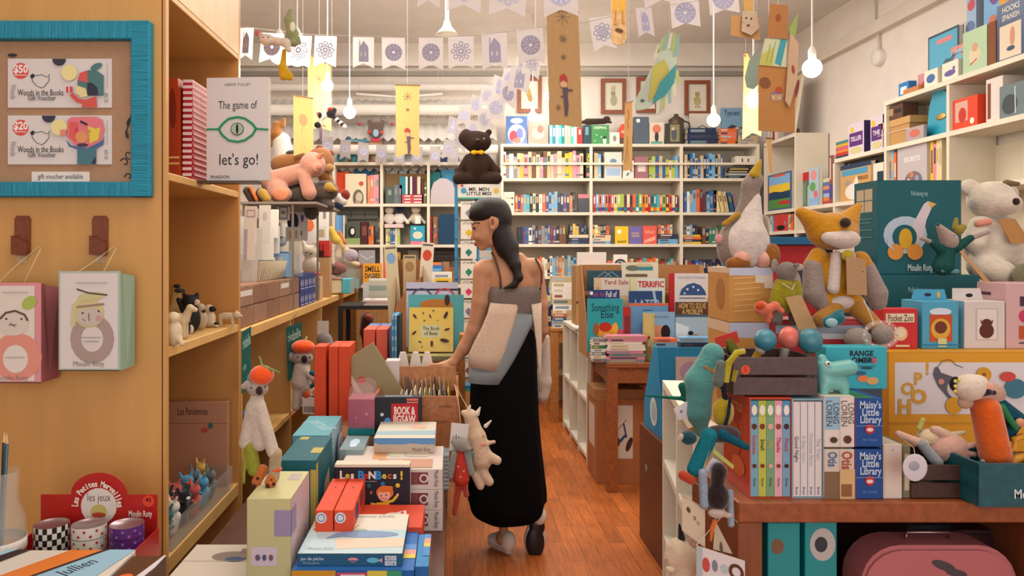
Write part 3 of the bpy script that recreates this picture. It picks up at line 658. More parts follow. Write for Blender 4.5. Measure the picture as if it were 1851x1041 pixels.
BEAR = [('e', .5, .62, .2, .18, 'b8a878'), ('c', .5, .38, .09, 'a89468'), ('c', .42, .31, .035, 'a89468'), ('c', .58, .31, .035, 'a89468'), ('l', [(.3, .5), (.45, .6)], .03, '9a8c68'), ('e', .42, .84, .07, .04, 'b8a070'), ('e', .6, .84, .07, .04, 'b8a070')]
frame(935, 140, 979, 204, 'leftmost framed drawing, of a yellowish animal, behind the hanging bulb', [('e', .45, .45, .14, .16, 'b89a50'), ('e', .58, .62, .18, .12, 'a88c58'), ('c', .42, .3, .06, 'b89a50')])
frame(1086, 143, 1131, 206, 'framed drawing of a seated spotted animal right of the central banner', [('e', .52, .65, .2, .2, 'a8a888'), ('c', .48, .4, .09, '9c9878'), ('e', .42, .22, .04, .12, 'b0a468'), ('e', .56, .22, .04, .12, 'b0a468')])
frame(1150, 140, 1190, 204, 'framed drawing mostly hidden behind the paper fish', BEAR)
frame(1237, 146, 1283, 208, 'rightmost framed drawing, of a standing bear', BEAR)

# ---- the dark teddy bear on the spinner, and the spinner itself
YS = 4.7
xs = Xp(863, YS)
t = T('book_spinner', 'tall turquoise wire spinner rack holding small white picture books', 'display rack', (xs, YS, 0))
BL = mat('1f7fae', 'plastic'); GR = mat('2f9a80', 'plastic'); k = YS / F; zt = Zp(333, YS)
B().lathe([(.001, 0), (.2, 0), (.2, .025), (.03, .04), (.03, .06)], (0, 0.08, 0), GR).build('base', t)
b = B()
for q in (-.145, .12): b.box(q, -.005, .55, q + .022, .017, zt - .02, BL)
b.box(-.145, .13, .55, -.125, .15, zt - .02, BL); b.box(.12, .13, .55, .142, .15, zt - .02, BL); b.tube([(0, .07, .04), (0, .07, 1.75)], .015, BL, 10)
for i in range(9): b.box(-.145, -.018, .60 + i * .126, .142, 0, .606 + i * .126, BL)
b.box(-.145, -.005, .53, .142, .15, .552, BL); b.build('rack_frame', t)
b = B(); b.box(-.125, -.02, zt - .095, .15, .15, zt - .085, GR); b.box(-.125, -.02, .52, .15, .15, .53, GR); b.box(.13, .0, .40, .15, .02, .52, GR); b.build('tray', t)
carton(B(), .27, .15, .085, 'e0ddd4', {'f': [TX(.5, .4, .28, 'MR. MEN', 0, .5, .03, '3a3a44'), TX(.5, .72, .26, 'LITTLE MISS', 0, .6, .03, '3a3a44'), ('c', .14, .5, .22, '4aa0c8'), ('c', .9, .5, .2, 'd8b84a'), ('c', .1, .12, .1, 'c04a4a')]}).build('header_sign', t, (.01, -.01, zt - .085))
SP = [('7c8c98', 'a pale see-through cover'), ('e4b82a', 'a yellow round character'), ('2d7b78', 'a dark teal diamond character'), ('2f8a70', 'a green diamond character'), ('d8406a', 'a pink diamond character'), ('5f7fc0', 'a red and blue character'), ('dd8a48', 'an orange character'), ('c89a4a', 'a brown and yellow character'), ('8a5a50', 'a maroon character')]
for i, (c, d) in enumerate(SP):
    z = zt - .10 - (i + 1) * .124; x = .0 if i > 1 else .02
    if z < .6: break
    b = carton(B(), .10, .006, .112, 'e6e2d8', {'f': [TX(.5, .12, .12, 'LITTLE MISS', 0, .8, .02, '333'), ('p', [(.5, .42), (.68, .64), (.5, .9), (.32, .64)], c), ('e', .5, .64, .2, .14, c)] + ([('r', .3, .6, .7, .64, 'e07a50')] if i == 5 else [])})
    tag(b.build('little_square_book', None, (xs - .056, YS - .026, z)), f"small white square book showing {d} on the spinner", 'book', 'small square books on the spinner')
b = carton(B(), .09, .006, .2, '4f9ac0', {'f': [('e', .5, .7, .4, .2, '8fc0dc')]}); tag(b.build('leaflet', None, (xs + .062, YS - .026, zt - .42)), 'blue leaflet high on the right of the spinner', 'leaflet')
b = carton(B(), .09, .006, .2, '9fb8c8', {'f': [('e', .5, .5, .3, .2, 'd0dce4')]}); tag(b.build('leaflet', None, (xs + .062, YS - .026, zt - .66)), 'grey-blue leaflet lower on the right of the spinner', 'leaflet')
t = T('teddy_bear', 'dark brown knitted bear with a yellow bow tie sitting on the spinner', 'soft toy', (xs + .0, YS + .05, zt))
DB = mat('33241c', 'fabric')
soft('body', [('e', (0, 0, .11), (.078, .065, .11)), ('e', (0, -.005, .275), (.09, .07, .07)), ('c', (-.035, 0, .29), (-.07, 0, .3), .05, .05), ('e', (.0, -.055, .262), (.04, .035, .03)),
      ('e', (-.072, 0, .338), (.02, .012, .02)), ('e', (.075, 0, .338), (.02, .012, .02)), ('c', (-.06, 0, .17), (-.115, -.01, .08), .026, .026), ('c', (-.115, -.01, .08), (-.11, -.03, .04), .026, .028),
      ('c', (.06, 0, .17), (.12, -.01, .09), .026, .026), ('c', (.12, -.01, .09), (.11, -.03, .04), .026, .026), ('c', (-.04, -.02, .035), (-.12, -.05, .035), .035, .038), ('c', (.04, -.02, .035), (.12, -.05, .035), .035, .036)], DB, t, .006, .02)
b = B(); m = mat('e8b020', 'fabric'); b.ell((-.022, -.068, .20), (.02, .01, .014), m); b.ell((.022, -.068, .20), (.02, .01, .014), m); b.ell((0, -.072, .20), (.009, .009, .01), m); b.build('bow_tie', t)
B().ell((.04, -.066, .285), (.008, .005, .008), mat('8a8078', 'plastic')).ell((-.035, -.066, .285), (.006, .005, .006), mat('1a1412', 'plastic')).build('eyes', t)
B().ell((0, -.092, .272), (.014, .009, .01), mat('15100e', 'plastic')).build('nose', t)

# ================================================================ cube bookcase contents
def cb(name, label, cat, rect, col, dec={}, D=.08, Y=6.72, kind='paper', z=None, g=None): return bx(name, label, cat, rect, Y, D, col, dec, kind=kind, z=z, group=g)
Z1, Z2, Z3, Z4 = 1.835, 1.465, 1.10, .725
k = 6.72 / F
cb('storage_box', 'bright orange-red box at left of the top cube', 'box', (609, 311, 632, 368), 'df4a26', z=Z1, D=.2, Y=6.80)
cb('boxed_toy', 'cream box with a cut-out window showing a stuffed elephant', 'boxed toy', (624, 314, 662, 368), 'dcd2b4', {'f': [('c', .76, .33, .08, 'c84a3c'), ('e', .62, .82, .26, .3, '6d645c'), ('e', .66, .78, .16, .16, 'c8b8a4'), ('e', .6, .95, .14, .06, 'a88c7c')]}, z=Z1)
rp('the wrapped pink set at top left cube', 664, 688, Z1, 50, 54, 41, ['pink', 'salmon', 'purple', 'pink'], (.024, .03), Y=6.74)
for i, (x0, x1, y0, c, n) in enumerate(((697, 712, 337, '4e5c54', 'dark green'), (712, 720, 334, '67707a', 'slate'), (720, 727, 334, '5e646e', 'grey'))):
    cb('sticker_album', f'{n} slim album at the left of the middle top cube', 'book', (x0, y0, x1, 368), c, {'f': [('r', .3, .2, .7, .5, '8c948c')]}, z=Z1, D=.15)
for i in range(3):
    z = Z1 + i * .028; b = bookgeo(B(), 42 * k, .15, .0265, 'b0202a', {'f': [('r', .15, .3, .4, .7, 'e8d0d0'), ('r', .55, .3, .9, .7, 'e8d0d0')]}, spine='x')
    tag(b.build('red_boxed_book', None, (Xp(746, 6.72), 6.72, z)), f"glossy red book lying flat, {['bottom', 'middle', 'top'][i]} of three", 'book', 'red books in the middle top cube')
for x0, x1, c, n in ((722, 733, '2a7f92', 'teal'), (733, 737, 'e2ddd0', 'white'), (737, 741, '1f2434', 'black'), (741, 745, 'ddd6ca', 'second white'), (745, 754, '55213c', 'plum'), (754, 760, 'd0c6b0', 'cream')):
    cb('tall_book', f'{n} tall book standing on the three red ones', 'book', (x0, 319, x1, 352), c, z=Z1 + .085, D=.12, g='books on the three red ones')
cb('tall_book', 'maroon patterned book at right of the middle top cube', 'book', (762, 328, 766, 368), '6e2a30', z=Z1, D=.15)
cb('tall_book', 'green and white spotted book at right of the middle top cube', 'book', (767, 328, 771, 368), '5f7a4a', {'f': [('c', .5, .3, .05, 'e0ddd0'), ('c', .5, .6, .05, 'e0ddd0')]}, z=Z1, D=.15)
for i, (x0, y0, x1, c, n) in enumerate(((621, 303, 640, 'dfdcd4', 'white folded card at the back of the left top cube'), (641, 301, 676, '3f8fc6', 'blue box at the back of the left top cube'), (697, 306, 719, 'e0dcd2', 'pale folder at the back of the middle top cube'), (721, 303, 736, 'd0dce8', 'blue-edged folder at the back of the middle top cube'), (740, 303, 754, 'e0dcd6', 'second pale folder at the back of the middle top cube'), (756, 303, 769, 'd8d4cc', 'third pale folder at the back of the middle top cube'))):
    cb('folder', n, 'folder', (x0, y0, x1, 368), c, z=Z1, D=.03, Y=6.93)
cb('cardboard_sheet', 'plain cardboard sheet behind the books in the middle top cube', 'cardboard', (695, 314, 771, 368), 'b08a60', z=Z1, D=.012, Y=6.9, kind='card')
cb('boxed_toy', 'dark teal box at left of the right top cube', 'box', (778, 311, 796, 368), '15686c', z=Z1, D=.2, Y=6.78)
cb('boxed_toy', 'bright blue wrapped box behind the grey cushion', 'box', (797, 306, 822, 368), '2a92c8', z=Z1, D=.12, Y=6.85, kind='gloss')
b = B(); b.prism([(-.11, 0), (.11, 0), (.115, .12), (.09, .19), (.04, .225), (-.02, .23), (-.08, .19), (-.105, .12)], 0, .05, mat('bdb4b8', 'fabric')); tag(b.build('grey_cushion', None, (Xp(800, 6.72), 6.70, Z1)), 'pale grey arched cushion shape in the right top cube', 'cushion')
for i, (x0, x1, c, n) in enumerate(((607, 613, '6fa5d8', 'first sky-blue'), (613, 619, '5f93c8', 'second sky-blue'), (620, 623, 'd8d4cc', 'white'))):
    cb('tall_book', f'{n} tall book at the left of the second cube row', 'book', (x0, 389, x1, 442), c, z=Z2, D=.16)
cb('boxed_toy', 'box with a black and white panda picture in the second cube row', 'boxed toy', (626, 401, 651, 442), '4d5348', {'f': [('e', .4, .45, .28, .25, '1d1d1d'), ('e', .45, .42, .14, .14, 'e4e0d8'), ('r', 0, .72, 1, 1, '8fa468')]}, z=Z2)
cb('boxed_toy', 'dark wine-coloured box right of the panda box', 'boxed toy', (652, 401, 665, 442), '4a2020', {'f': [('r', .2, .2, .8, .6, '7a4a40')]}, z=Z2)
rp('the second cube row, left cube', 666, 679, Z2, 32, 38, 42, ['orange'], (.022, .026), Y=6.74)
rp('the second cube row, right end of left cube', 680, 688, Z2, 46, 50, 43, ['navy', 'brown'], (.018, .022), Y=6.74)
rp('the pastel wrapped set in the middle cube', 697, 726, Z2, 28, 30, 44, ['cream', 'light blue', 'blue', 'purple', 'salmon', 'lime'], (.02, .026), Y=6.74)
cb('pink_box_cover', 'pale pink lid over the pastel wrapped book set', 'box', (695, 405, 729, 412), 'd9c0bc', z=Z2 + .152, D=.13)
cb('boxed_toy', 'turquoise and pink card box with white flowers in the middle cube', 'boxed toy', (742, 408, 768, 442), '2f9cb8', {'f': [('e', .5, .5, .34, .2, 'd8d4c0'), ('r', 0, .82, 1, 1, 'd8788c'), ('c', .3, .15, .06, 'e8e4d8')]}, z=Z2)
cb('board_book', 'large dark blue board standing in the right cube', 'book', (793, 387, 823, 442), '143a58', z=Z2, D=.05)
cb('tall_book', 'deep red tall book in the right cube', 'book', (776, 391, 781, 442), '8a2426', z=Z2, D=.16)
cb('tall_book', 'flowery brown tall book in the right cube', 'book', (783, 392, 791, 442), '8a5f48', {'f': art(9, 6)}, z=Z2, D=.16)
# soft toys crowding the middle cube
for i, (px, c1, c2, lab) in enumerate(((704, 'd8ccc0', '3a3230', 'cream soft toy with dark paws high in the middle cube'), (722, 'e4e0da', '26304c', 'white soft toy with a navy head in the middle cube'), (752, 'd8c8b4', '8a3a30', 'beige soft toy with a white tag in the middle cube'))):
    t = T('soft_doll', lab, 'soft toy', (Xp(px, 6.80), 6.80, Z2 + .19))
    soft('body', [('e', (0, 0, .05), (.05, .035, .055)), ('c', (-.03, 0, .07), (-.08, -.01, .01), .016, .014), ('c', (.03, 0, .07), (.08, -.01, .01), .016, .014)], mat(c1, 'plush'), t, .006)
    soft('head', [('e', (0, -.01, .125), (.042, .036, .035)), ('e', (-.035, 0, .15), (.014, .008, .018)), ('e', (.035, 0, .15), (.014, .008, .018))], mat(c2 if i == 1 else c1, 'plush'), t, .006)
    if i == 2: carton(B(), .05, .002, .07, 'e8e4dc').build('paper_tag', t, (.02, -.05, .0))
tag(B().box(-.2, 0, 0, .2, .12, .02, mat('a07848', 'card')).box(-.2, .0, -.188, -.19, .12, 0, mat('a07848', 'card')).box(.19, 0, -.188, .2, .12, 0, mat('a07848', 'card')).build('cardboard_riser', None, (Xp(732, 6.76), 6.86, Z2 + .19)), 'cardboard riser behind the pastel set, holding the soft toys', 'riser')
cb('wire_basket', 'grey wire-sided tray at the back of the second row, left cube', 'tray', (612, 380, 684, 396), '9a9a94', {'f': [('r', .02, .48, .98, .54, '5a5a58'), ('r', .3, .1, .32, .9, '5a5a58'), ('r', .65, .1, .67, .9, '5a5a58')]}, z=Z2 + .24, D=.03, Y=6.93)
# third cube row and books standing before it
cb('wrapped_parcel', 'grey see-through wrapped parcel in the third cube row', 'parcel', (648, 452, 678, 472), '9c9aa0', {'f': [('l', [(.1, .3), (.5, .6), (.9, .4)], .05, 'd8d6d8'), ('r', .0, .9, 1, 1, 'c06a74')]}, z=Z3 + .18, D=.1, kind='gloss')
cb('storage_box', 'plain brown carton under the grey parcel', 'box', (645, 478, 686, 515), '7a4a2c', z=Z3, D=.12, kind='card')
cb('storage_box', 'yellow lidded box in the third cube row', 'box', (692, 456, 724, 515), 'c89a34', {'f': [('r', 0, 0, 1, .14, 'ddb83c'), ('r', .4, .03, .6, .09, '333'), ]}, z=Z3, D=.15, Y=6.78)
cb('storage_box', 'grey-brown box in the third cube row behind the card holder', 'box', (737, 452, 757, 515), '8a8078', z=Z3, D=.15, Y=6.8)
cb('storage_box', 'deep red box at the right of the third middle cube', 'box', (758, 448, 771, 515), '7c1f1f', z=Z3, D=.15, Y=6.8)
cb('storage_box', 'dark slatted tray in the third right cube', 'box', (778, 449, 823, 470), '34302e', {'f': [('r', 0, .3, 1, .36, '5a5654'), ('r', 0, .6, 1, .66, '5a5654')]}, z=Z3 + .22, D=.12, Y=6.8)
cb('storage_box', 'brown carton under the slatted tray', 'box', (778, 482, 823, 515), '8b5c3c', z=Z3, D=.12, Y=6.8, kind='card')
# long low plinth in front, with faced-out books
t = T('low_plinth', 'low wooden ledge in front of the cube bookcase carrying faced-out books', 'ledge', (-.42, 6.3, 0)); B().box(-.41, 0, 0, .62, .36, .96, mat('a47848', 'wood'), .003).build('body', t)
def lb(lab, rect, col, dec, tilt=8): bk('picture_book', lab, 'book', rect, 6.32, .02, col, dec, z=.96, tilt=tilt)
def lb2(lab, r, col, dec, Y=6.32): bk('picture_book', lab, 'book', (r[0], r[1], r[2], r[3]), Y, .018, col, dec, z=.965, tilt=0)
lb2('orange-yellow faced-out book reading THE SMELL DAISIES, top line dark', (656, 476, 690, 545), 'e09a2c', {'f': [TX(.5, .15, .14, 'SMELL', 0, .8, .03, '2a2420'), TX(.5, .32, .12, 'DAISIES', 0, .8, .03, '2a2420')]})
lb2('orange-red faced-out book right of the orange-yellow one', (693, 472, 716, 545), 'dd5a2e', {'f': [('r', .3, .3, 1, .6, 'e4c8b4')]}, 6.34)
lb2('white faced-out book with a red dot near the cardboard holder', (754, 482, 773, 545), 'e0dcd2', {'f': [('r', .1, .1, .8, .16, '445'), ('c', .75, .35, .06, 'c84050'), ('r', 0, .48, 1, .56, '4f9ac0')]}, 6.28)
lb2('blue and orange faced-out book left of the spinner', (775, 474, 800, 545), '2f6fae', {'f': [('r', .2, 0, .9, .07, 'e07a3a'), TX(.5, .18, .1, 'museum', 0, .8, .03, '8fc0e0')]}, 6.32)
lb2('white book before the blue one left of the spinner', (781, 491, 817, 545), 'dcdad2', {'f': [('r', .15, .1, .8, .18, '8a90a0'), ('r', .15, .3, .8, .34, '8a90a0')]}, 6.26)
lb2('yellow faced-out book at the foot of the spinner', (785, 503, 815, 545), 'e0b820', {'f': [('r', .15, .1, .85, .2, '554422')]}, 6.22)
lb2('brown book behind the blue one left of the spinner', (800, 473, 812, 545), 'a07048', {}, 6.36)
t = T('ledge_extension', 'pale ledge edge below the faced-out books left of the spinner', 'ledge', (-.2, 6.15, 0)); B().box(-.1, 0, 0, .2, .14, .96, mat('c8bba4', 'paint')).build('body', t)
# ---------- back right: shelving contents
def rs(name, label, cat, y0, y1, zb, h, col, dec={}, D=.12, off=.02, kind='bx', **k):
    """item on the wall shelving whose face looks into the room (-x), spanning y0..y1"""
    w = y1 - y0; b = B()
    if kind == 'bx': carton(b, w - .004, D, h, col, dec)
    else: bookgeo(b, w - .004, D, h, col, dec, spine='l')
    return tag(b.build(name, None, (2.8 + off, (y0 + y1) / 2, zb), R(-90)), label, cat, k.get('group'))
def YR(px): return 2.82 * F / (px - CX)
def ry(desc, px0, px1, z, hr, tr, seed, cols, depth=.15): return row(desc, 'books standing in ' + desc, (2.825, YR(px0)), (2.825, YR(px1)), z, hr, tr, seed, cols, depth, rz=-90, start='far end')
rs('picture_book', 'framed-looking picture book of a yellow sunset landscape, wall shelving', 'book', YR(1431) , YR(1388), 1.76, .32, '5f93c0', {'f': [('r', 0, 0, 1, 1, '4a5f88'), ('r', .06, .05, .94, .95, '7fb0dc'), ('r', .25, .03, .75, .09, 'd8603a'), ('r', .06, .3, .94, .52, 'e8c23c'), ('p', [(.06, .5), (.3, .48), (.6, .52), (.94, .5), (.94, .72), (.06, .7)], '22405c'), ('r', .06, .7, .94, .95, '4f8a40'), ('r', .5, .76, .94, .86, 'b83838')]}, kind='bk', D=.03)
ry('the far bay of the wall shelving', 1383, 1388, 1.76, (.27, .3), (.022, .03), 51, ['orange', 'salmon'])
ry('the slim orange volumes on the wall shelving', 1431.5, 1434, 1.76, (.28, .3), (.02, .028), 52, ['orange'])
rs('picture_book', 'red-topped green book in the second bay of the wall shelving', 'book', YR(1462), YR(1440), 1.76, .285, '4a6a58', {'f': [('r', 0, 0, 1, .24, 'b8242a'), ('r', .1, .3, .4, .9, '6a8878'), ('r', .5, .4, .7, .95, 'a8b8a0')]}, kind='bk', D=.04, off=.06)
rs('picture_book', 'pink and blue floral book facing out, wall shelving', 'book', YR(1480), YR(1462), 1.76, .30, 'a8c4d8', {'f': [('e', .5, .2, .3, .14, 'e09090'), ('e', .4, .5, .3, .12, '68a058'), ('e', .7, .7, .2, .1, 'd86a78'), ('r', 0, .8, 1, 1, '8fb0dc')]}, kind='bk', D=.03)
k3 = [('red', 'b8403c'), ('orange', 'd8803a'), ('light blue', '8fb8d8'), ('purple', '6a58a0'), ('salmon', 'd88a70'), ('blue', '4a78b0'), ('cream', 'd8c8a0')]
for i, (n, c) in enumerate(k3):
    b = bookgeo(B(), .13, .12, .028, c, spine='x', t=.002); tag(b.build('flat_paperback', None, (2.84, YR(1491), 1.76 + i * .0285), R(-90)), f"{n} paperback lying flat, {ORD[i]} from bottom, beside the floral book", 'book', 'paperbacks lying flat by the floral book')
rs('picture_book', 'tall maroon-edged book above the flat paperbacks', 'book', YR(1506.5), YR(1499), 1.76, .36, '8a4a48', {'f': [('r', .1, .05, .4, .5, 'd8c8b8'), ('r', 0, .6, 1, .9, '4a4a88')]}, kind='bk', D=.12)
ry('the lower far bay of the wall shelving', 1392, 1398, 1.577, (.13, .15), (.02, .03), 53, ['light blue', 'white'], .12)
rs('picture_book', 'red book with a black cat in the lower far bay', 'book', YR(1424), YR(1399), 1.577, .15, 'c83a38', {'f': [('e', .5, .8, .3, .15, '1d1a1a'), ('c', .8, .55, .12, '8a8a90')]}, kind='bk', D=.03)
ry('the lower far bay beside the red cat book', 1425, 1433, 1.577, (.13, .15), (.02, .03), 54, ['salmon', 'orange', 'cream'], .12)
rs('storage_box', 'black flat case in the low compartment of the wall shelving', 'box', YR(1470), YR(1394), 1.25, .28, '1c1c20', {'f': [('r', 0, .45, 1, .62, '1d4f78')]}, D=.2)
# top row around the third bay
rs('picture_book', 'book with a white outlined cat on a tan cover, wall shelving', 'book', YR(1575), YR(1519), 1.76, .26, 'c89a5c', {'f': [('r', 0, 0, 1, .12, '2a3c58'), ('r', .05, .14, .9, .3, '4f93b8'), ('e', .25, .5, .1, .08, '9a8f88'), TX(.75, .42, .1, 'FERGUS', 0, .4, .02, '6a4a2c'), ('e', .45, .75, .28, .22, 'dcd6cc'), ('p', [(.42, .6), (.55, .32), (.62, .5), (.6, .7)], 'dcd6cc')]}, kind='bk', D=.03)
rs('picture_book', 'black book with a white arched picture behind the outlined cat book', 'book', YR(1590), YR(1516), 1.76, .295, '17171b', {'f': [('c', .12, .1, .03, 'e8e8e8'), ('e', .55, .35, .35, .22, 'c8c4bc')]}, kind='bk', D=.02, off=.06)
rs('white_slipcase', 'white and dark slipcase leaning at the end of the third bay', 'book', YR(1597), YR(1578), 1.76, .23, 'ddd6c8', {'f': [('r', .4, .25, 1, 1, '223a48')]}, D=.1)
ry('the fourth bay of the wall shelving', 1606, 1620, 1.76, (.25, .29), (.022, .03), 55, ['cream', 'beige', 'orange', 'light blue'])
rs('picture_book', 'grey book with a flower bouquet facing out in the fourth bay', 'book', YR(1676), YR(1622), 1.76, .30, 'b8b0b4', {'f': [TX(.5, .3, .1, 'SECRETS', 0, .6, .02, 'e8e4e0'), ('e', .55, .75, .3, .2, '7a6a6a'), ('c', .5, .62, .06, 'c87a5a'), ('c', .68, .7, .06, '8a9ab8'), ('c', .4, .75, .06, 'd8c8c0')]}, kind='bk', D=.04)
ry('the pastel end of the fourth bay', 1680, 1706, 1.76, (.27, .33), (.022, .03), 56, ['salmon', 'cream', 'pink', 'yellow', 'turquoise'])
# on the 2.08 shelf
for i, (n, c) in enumerate((('navy', '343a58'), ('red', 'b83a34'), ('orange', 'd8803a'), ('pink', 'c85a7c'), ('yellow', 'd0a838'), ('teal', '4a8080'))):
    b = carton(B(), .17, .1, .021, c); tag(b.build('card_game_box', None, (2.83, YR(1519), 2.08 + i * .0215), R(-90)), f"{n} thin game box, {ORD[i]} from bottom, far end of upper shelf", 'box', 'thin game boxes at the end of the upper shelf')
for px0, px1, lab in ((1533, 1562, 'purple and white fortune game pouch with a yellow disc, nearer the bulb'), (1573, 1596, 'second purple game pouch beside the kraft box')):
    rs('game_pouch', lab, 'game', YR(px1), YR(px0), 2.08, .225, 'cfc4d0', {'f': [('r', .08, .3, .92, .72, '5b2f78'), ('c', .25, .2, .1, 'e0b838'), TX(.5, .5, .14, 'THE' if px0 > 1560 else 'TELLER', 0, .7, .03, 'e8dce8'), ('e', .5, .86, .4, .1, 'c8c08a')], 'r': [('r', 0, 0, 1, 1, '3b2a58')]}, D=.09)
t = T('dried_flowers', 'dried brown flower heads behind the purple game pouches', 'flowers', (2.98, YR(1578) , 2.08)); b = B(); rg = random.Random(4)
for i in range(26):
    q = (rg.uniform(-.03, .03), rg.uniform(-.16, .12), rg.uniform(.24, .32)); b.tube([(0, 0, 0), (q[0] * .5, q[1] * .5, .15), q], .0015, mat('5b4a34', 'paper'), 5); b.ell(q, (.014, .014, .012), mat('4a2c34' if i % 3 else '8a6a58', 'plush'), 8, 5)
b.build('stems', t)
t = T('kraft_gift_box', 'square kraft gift box with lid and string on the wall shelving', 'box', (2.82, (YR(1590) + YR(1641)) / 2, 2.08), -90)
w_ = YR(1590) - YR(1648); carton(B(), w_ - .02, .2, .12, 'b58a54', kind='card').build('base', t, (0, .003, 0)); carton(B(), w_, .206, .045, 'c0965e', kind='card').build('lid', t, (0, 0, .121)); B().box(-w_ / 2 - .001, -.003, .085, w_ / 2 + .001, -.0012, .088, mat('e8dcc0')).build('string', t)
rs('brown_mini_box', 'dark wooden ornament standing on the kraft gift box', 'ornament', YR(1632), YR(1603), 2.247, .09, '5a4030', {'f': [('r', .1, .2, .4, .7, 'a88a60'), ('r', .5, .3, .9, .6, '2a2220')]}, D=.1)
t = T('turquoise_case', 'turquoise tapering case with a small gold plaque', 'case', (2.86, (YR(1662) + YR(1709)) / 2, 2.083), -90)
w_ = YR(1662) - YR(1709); b = B(); b.prism([(-w_ / 2, .0), (w_ / 2, .0), (w_ / 2 * .93, .2), (w_ / 2 * .3, .27), (-w_ / 2 * .5, .26), (-w_ / 2 * .75, .18)], 0, .08, mat('1f93b0', 'plastic')); b.build('shell', t); B().ell((.02, -.002, .11), (.045, .004, .02), mat('b8a060', 'metal')).build('plaque', t)
rs('wooden_toy_box', 'small grey and brown box before the turquoise case', 'box', YR(1676), YR(1643), 2.08, .08, 'a89a9c', {'f': [('e', .5, .5, .3, .3, 'c86a5a')]}, D=.02, off=.0)
rs('toy_box', 'bright red-orange window box next to the divider', 'boxed toy', YR(1767), YR(1722), 2.08, .17, 'dd4426', {'f': [('r', .1, .1, .62, .75, 'c8a090'), ('e', .4, .55, .16, .25, 'b83020'), ('c', .8, .8, .1, 'e8e0d0')]}, D=.1)
rs('white_box', 'tall white box behind the red-orange window box', 'box', YR(1806), YR(1775), 2.08, .235, 'd8d0c8', {'f': [('r', .1, .1, .3, .9, '7a4030')]}, D=.16, off=.04)
rs('toy_box', 'grey-blue wrapped box at the right end of the upper shelf', 'boxed toy', YR(1855), YR(1806), 2.08, .17, '68787c', {'f': [('e', .4, .6, .3, .3, '3a4448'), ('l', [(.6, .1), (.62, .9)], .03, 'dce4e4')]}, D=.1)
# on the 2.375 top
def tt(name, label, px0, px1, h, col, dec, D=.05, off=.03, kind='bx'): return rs(name, label, 'book' if kind == 'bk' else 'box', YR(px1), YR(px0), 2.375, h, col, dec, D, off, kind)
tt('picture_book', 'dark-framed picture of a blue landscape leaning on top of the shelving', 1648, 1702, .34, '1f4450', {'f': [('r', .04, .04, .96, .96, '5aa8c8'), ('r', .3, .12, .8, .2, 'd8848c'), ('p', [(.04, .96), (.04, .6), (.3, .7), (.6, .5), (.96, .55), (.96, .96)], '4a6470')]}, .03, .12, 'bk')
tt('picture_book', 'pink book with a round blue emblem reading UNIVERSE', 1703, 1733, .2, 'd88880', {'f': [('o', .5, .5, .42, .14, '2c6a90'), ('e', .5, .5, .24, .28, '5ab0cc'), TX(.5, .16, .12, 'UNIVERSE', 0, .6, .02, 'e8e4e0')]}, .03, .07, 'bk')
tt('picture_book', 'pale green picture book with a bird on the shelving top', 1737, 1781, .235, 'a9c4a0', {'f': [('e', .5, .6, .25, .2, 'd0c4a4'), ('e', .5, .42, .12, .1, 'c89a80'), ('l', [(.3, .8), (.6, .7)], .03, 'c05a48')]}, .03, .03, 'bk')
tt('wooden_block', 'brown wooden block beside the pale green book', 1782, 1797, .235, '7c4824', {}, .1)
tt('picture_book', 'navy picture book of a walking figure at the right edge', 1798, 1851, .30, '24406c', {'f': [('r', .1, .38, .85, .95, 'd8c8b0'), TX(.5, .12, .1, 'HOOKS', 0, .6, .02, 'e0dcd4'), TX(.5, .26, .1, 'SPANISH', 0, .6, .02, 'e0dcd4'), ('e', .55, .6, .08, .16, 'c88a70'), ('e', .5, .8, .14, .04, '3a4a68')]}, .03, .03, 'bk')
tt('small_box', 'tiny blue box at the far end of the shelving top', 1621, 1640, .09, '2f7ab8', {'f': [('r', .2, .3, .8, .8, 'd8e4ec')]})
tt('small_box', 'pink and red toy truck box on the shelving top', 1641, 1665, .12, 'c88a94', {'f': [('e', .6, .6, .3, .2, 'b83038')]}, .04, .08)
tt('wooden_tray', 'low tan wooden tray on the shelving top edge', 1635, 1664, .035, 'b87a4c', {}, .05, .01)
tt('small_box', 'white card box with a blue elephant', 1667, 1692, .105, 'e4dcc8', {'f': [('e', .5, .5, .32, .25, '4a68a0')]})
tt('small_box', 'white card box with a purple crocodile', 1699, 1729, .11, 'e4dcc8', {'f': [('e', .5, .6, .35, .16, '6a5a9c'), ('c', .75, .4, .1, '6a5a9c')]})
tt('tall_book', 'tall pale blue patterned book behind the framed landscape', 1703, 1720, .62, '9cbcd8', {'f': [('c', .5, .3, .05, 'c85a68'), ('c', .4, .5, .06, '6a80a8'), ('c', .5, .7, .06, 'b07080')]}, .06, .16)
tt('wooden_board', 'tall brown board standing behind the pale blue book', 1721, 1750, .6, '97592a', {}, .02, .21)
tt('large_picture_book', 'large blue and orange animal map book leaning at the top right', 1745, 1812, .62, '5f9ccc', {'f': [('p', [(.4, 0), (1, 0), (1, .3), (.45, .5)], 'e8a03c'), ('e', .3, .3, .16, .12, '7a5a9a'), ('p', [(.4, .62), (.7, .42), (.75, .55), (.5, .66)], 'd85a48'), ('e', .25, .6, .12, .1, 'c8785a'), ('e', .12, .88, .1, .08, 'b84a88'), ('e', .3, .1, .2, .08, 'c8d0d8'), ('e', .6, .78, .2, .08, '3a78b8')]}, .03, .12, 'bk')
tt('large_picture_book', 'deep red book with white vertical lettering behind the navy one', 1813, 1835, .47, '9c2430', {'f': [TX(.5, .4, .5, 'LIVE', 90, .5, .03, 'e8e0d8')]}, .03, .1, 'bk')
tt('large_picture_book', 'orange book at the top right corner', 1816, 1870, .62, 'e09a34', {'f': [('r', .2, .3, .9, .5, '8a6a5a')]}, .03, .15, 'bk')
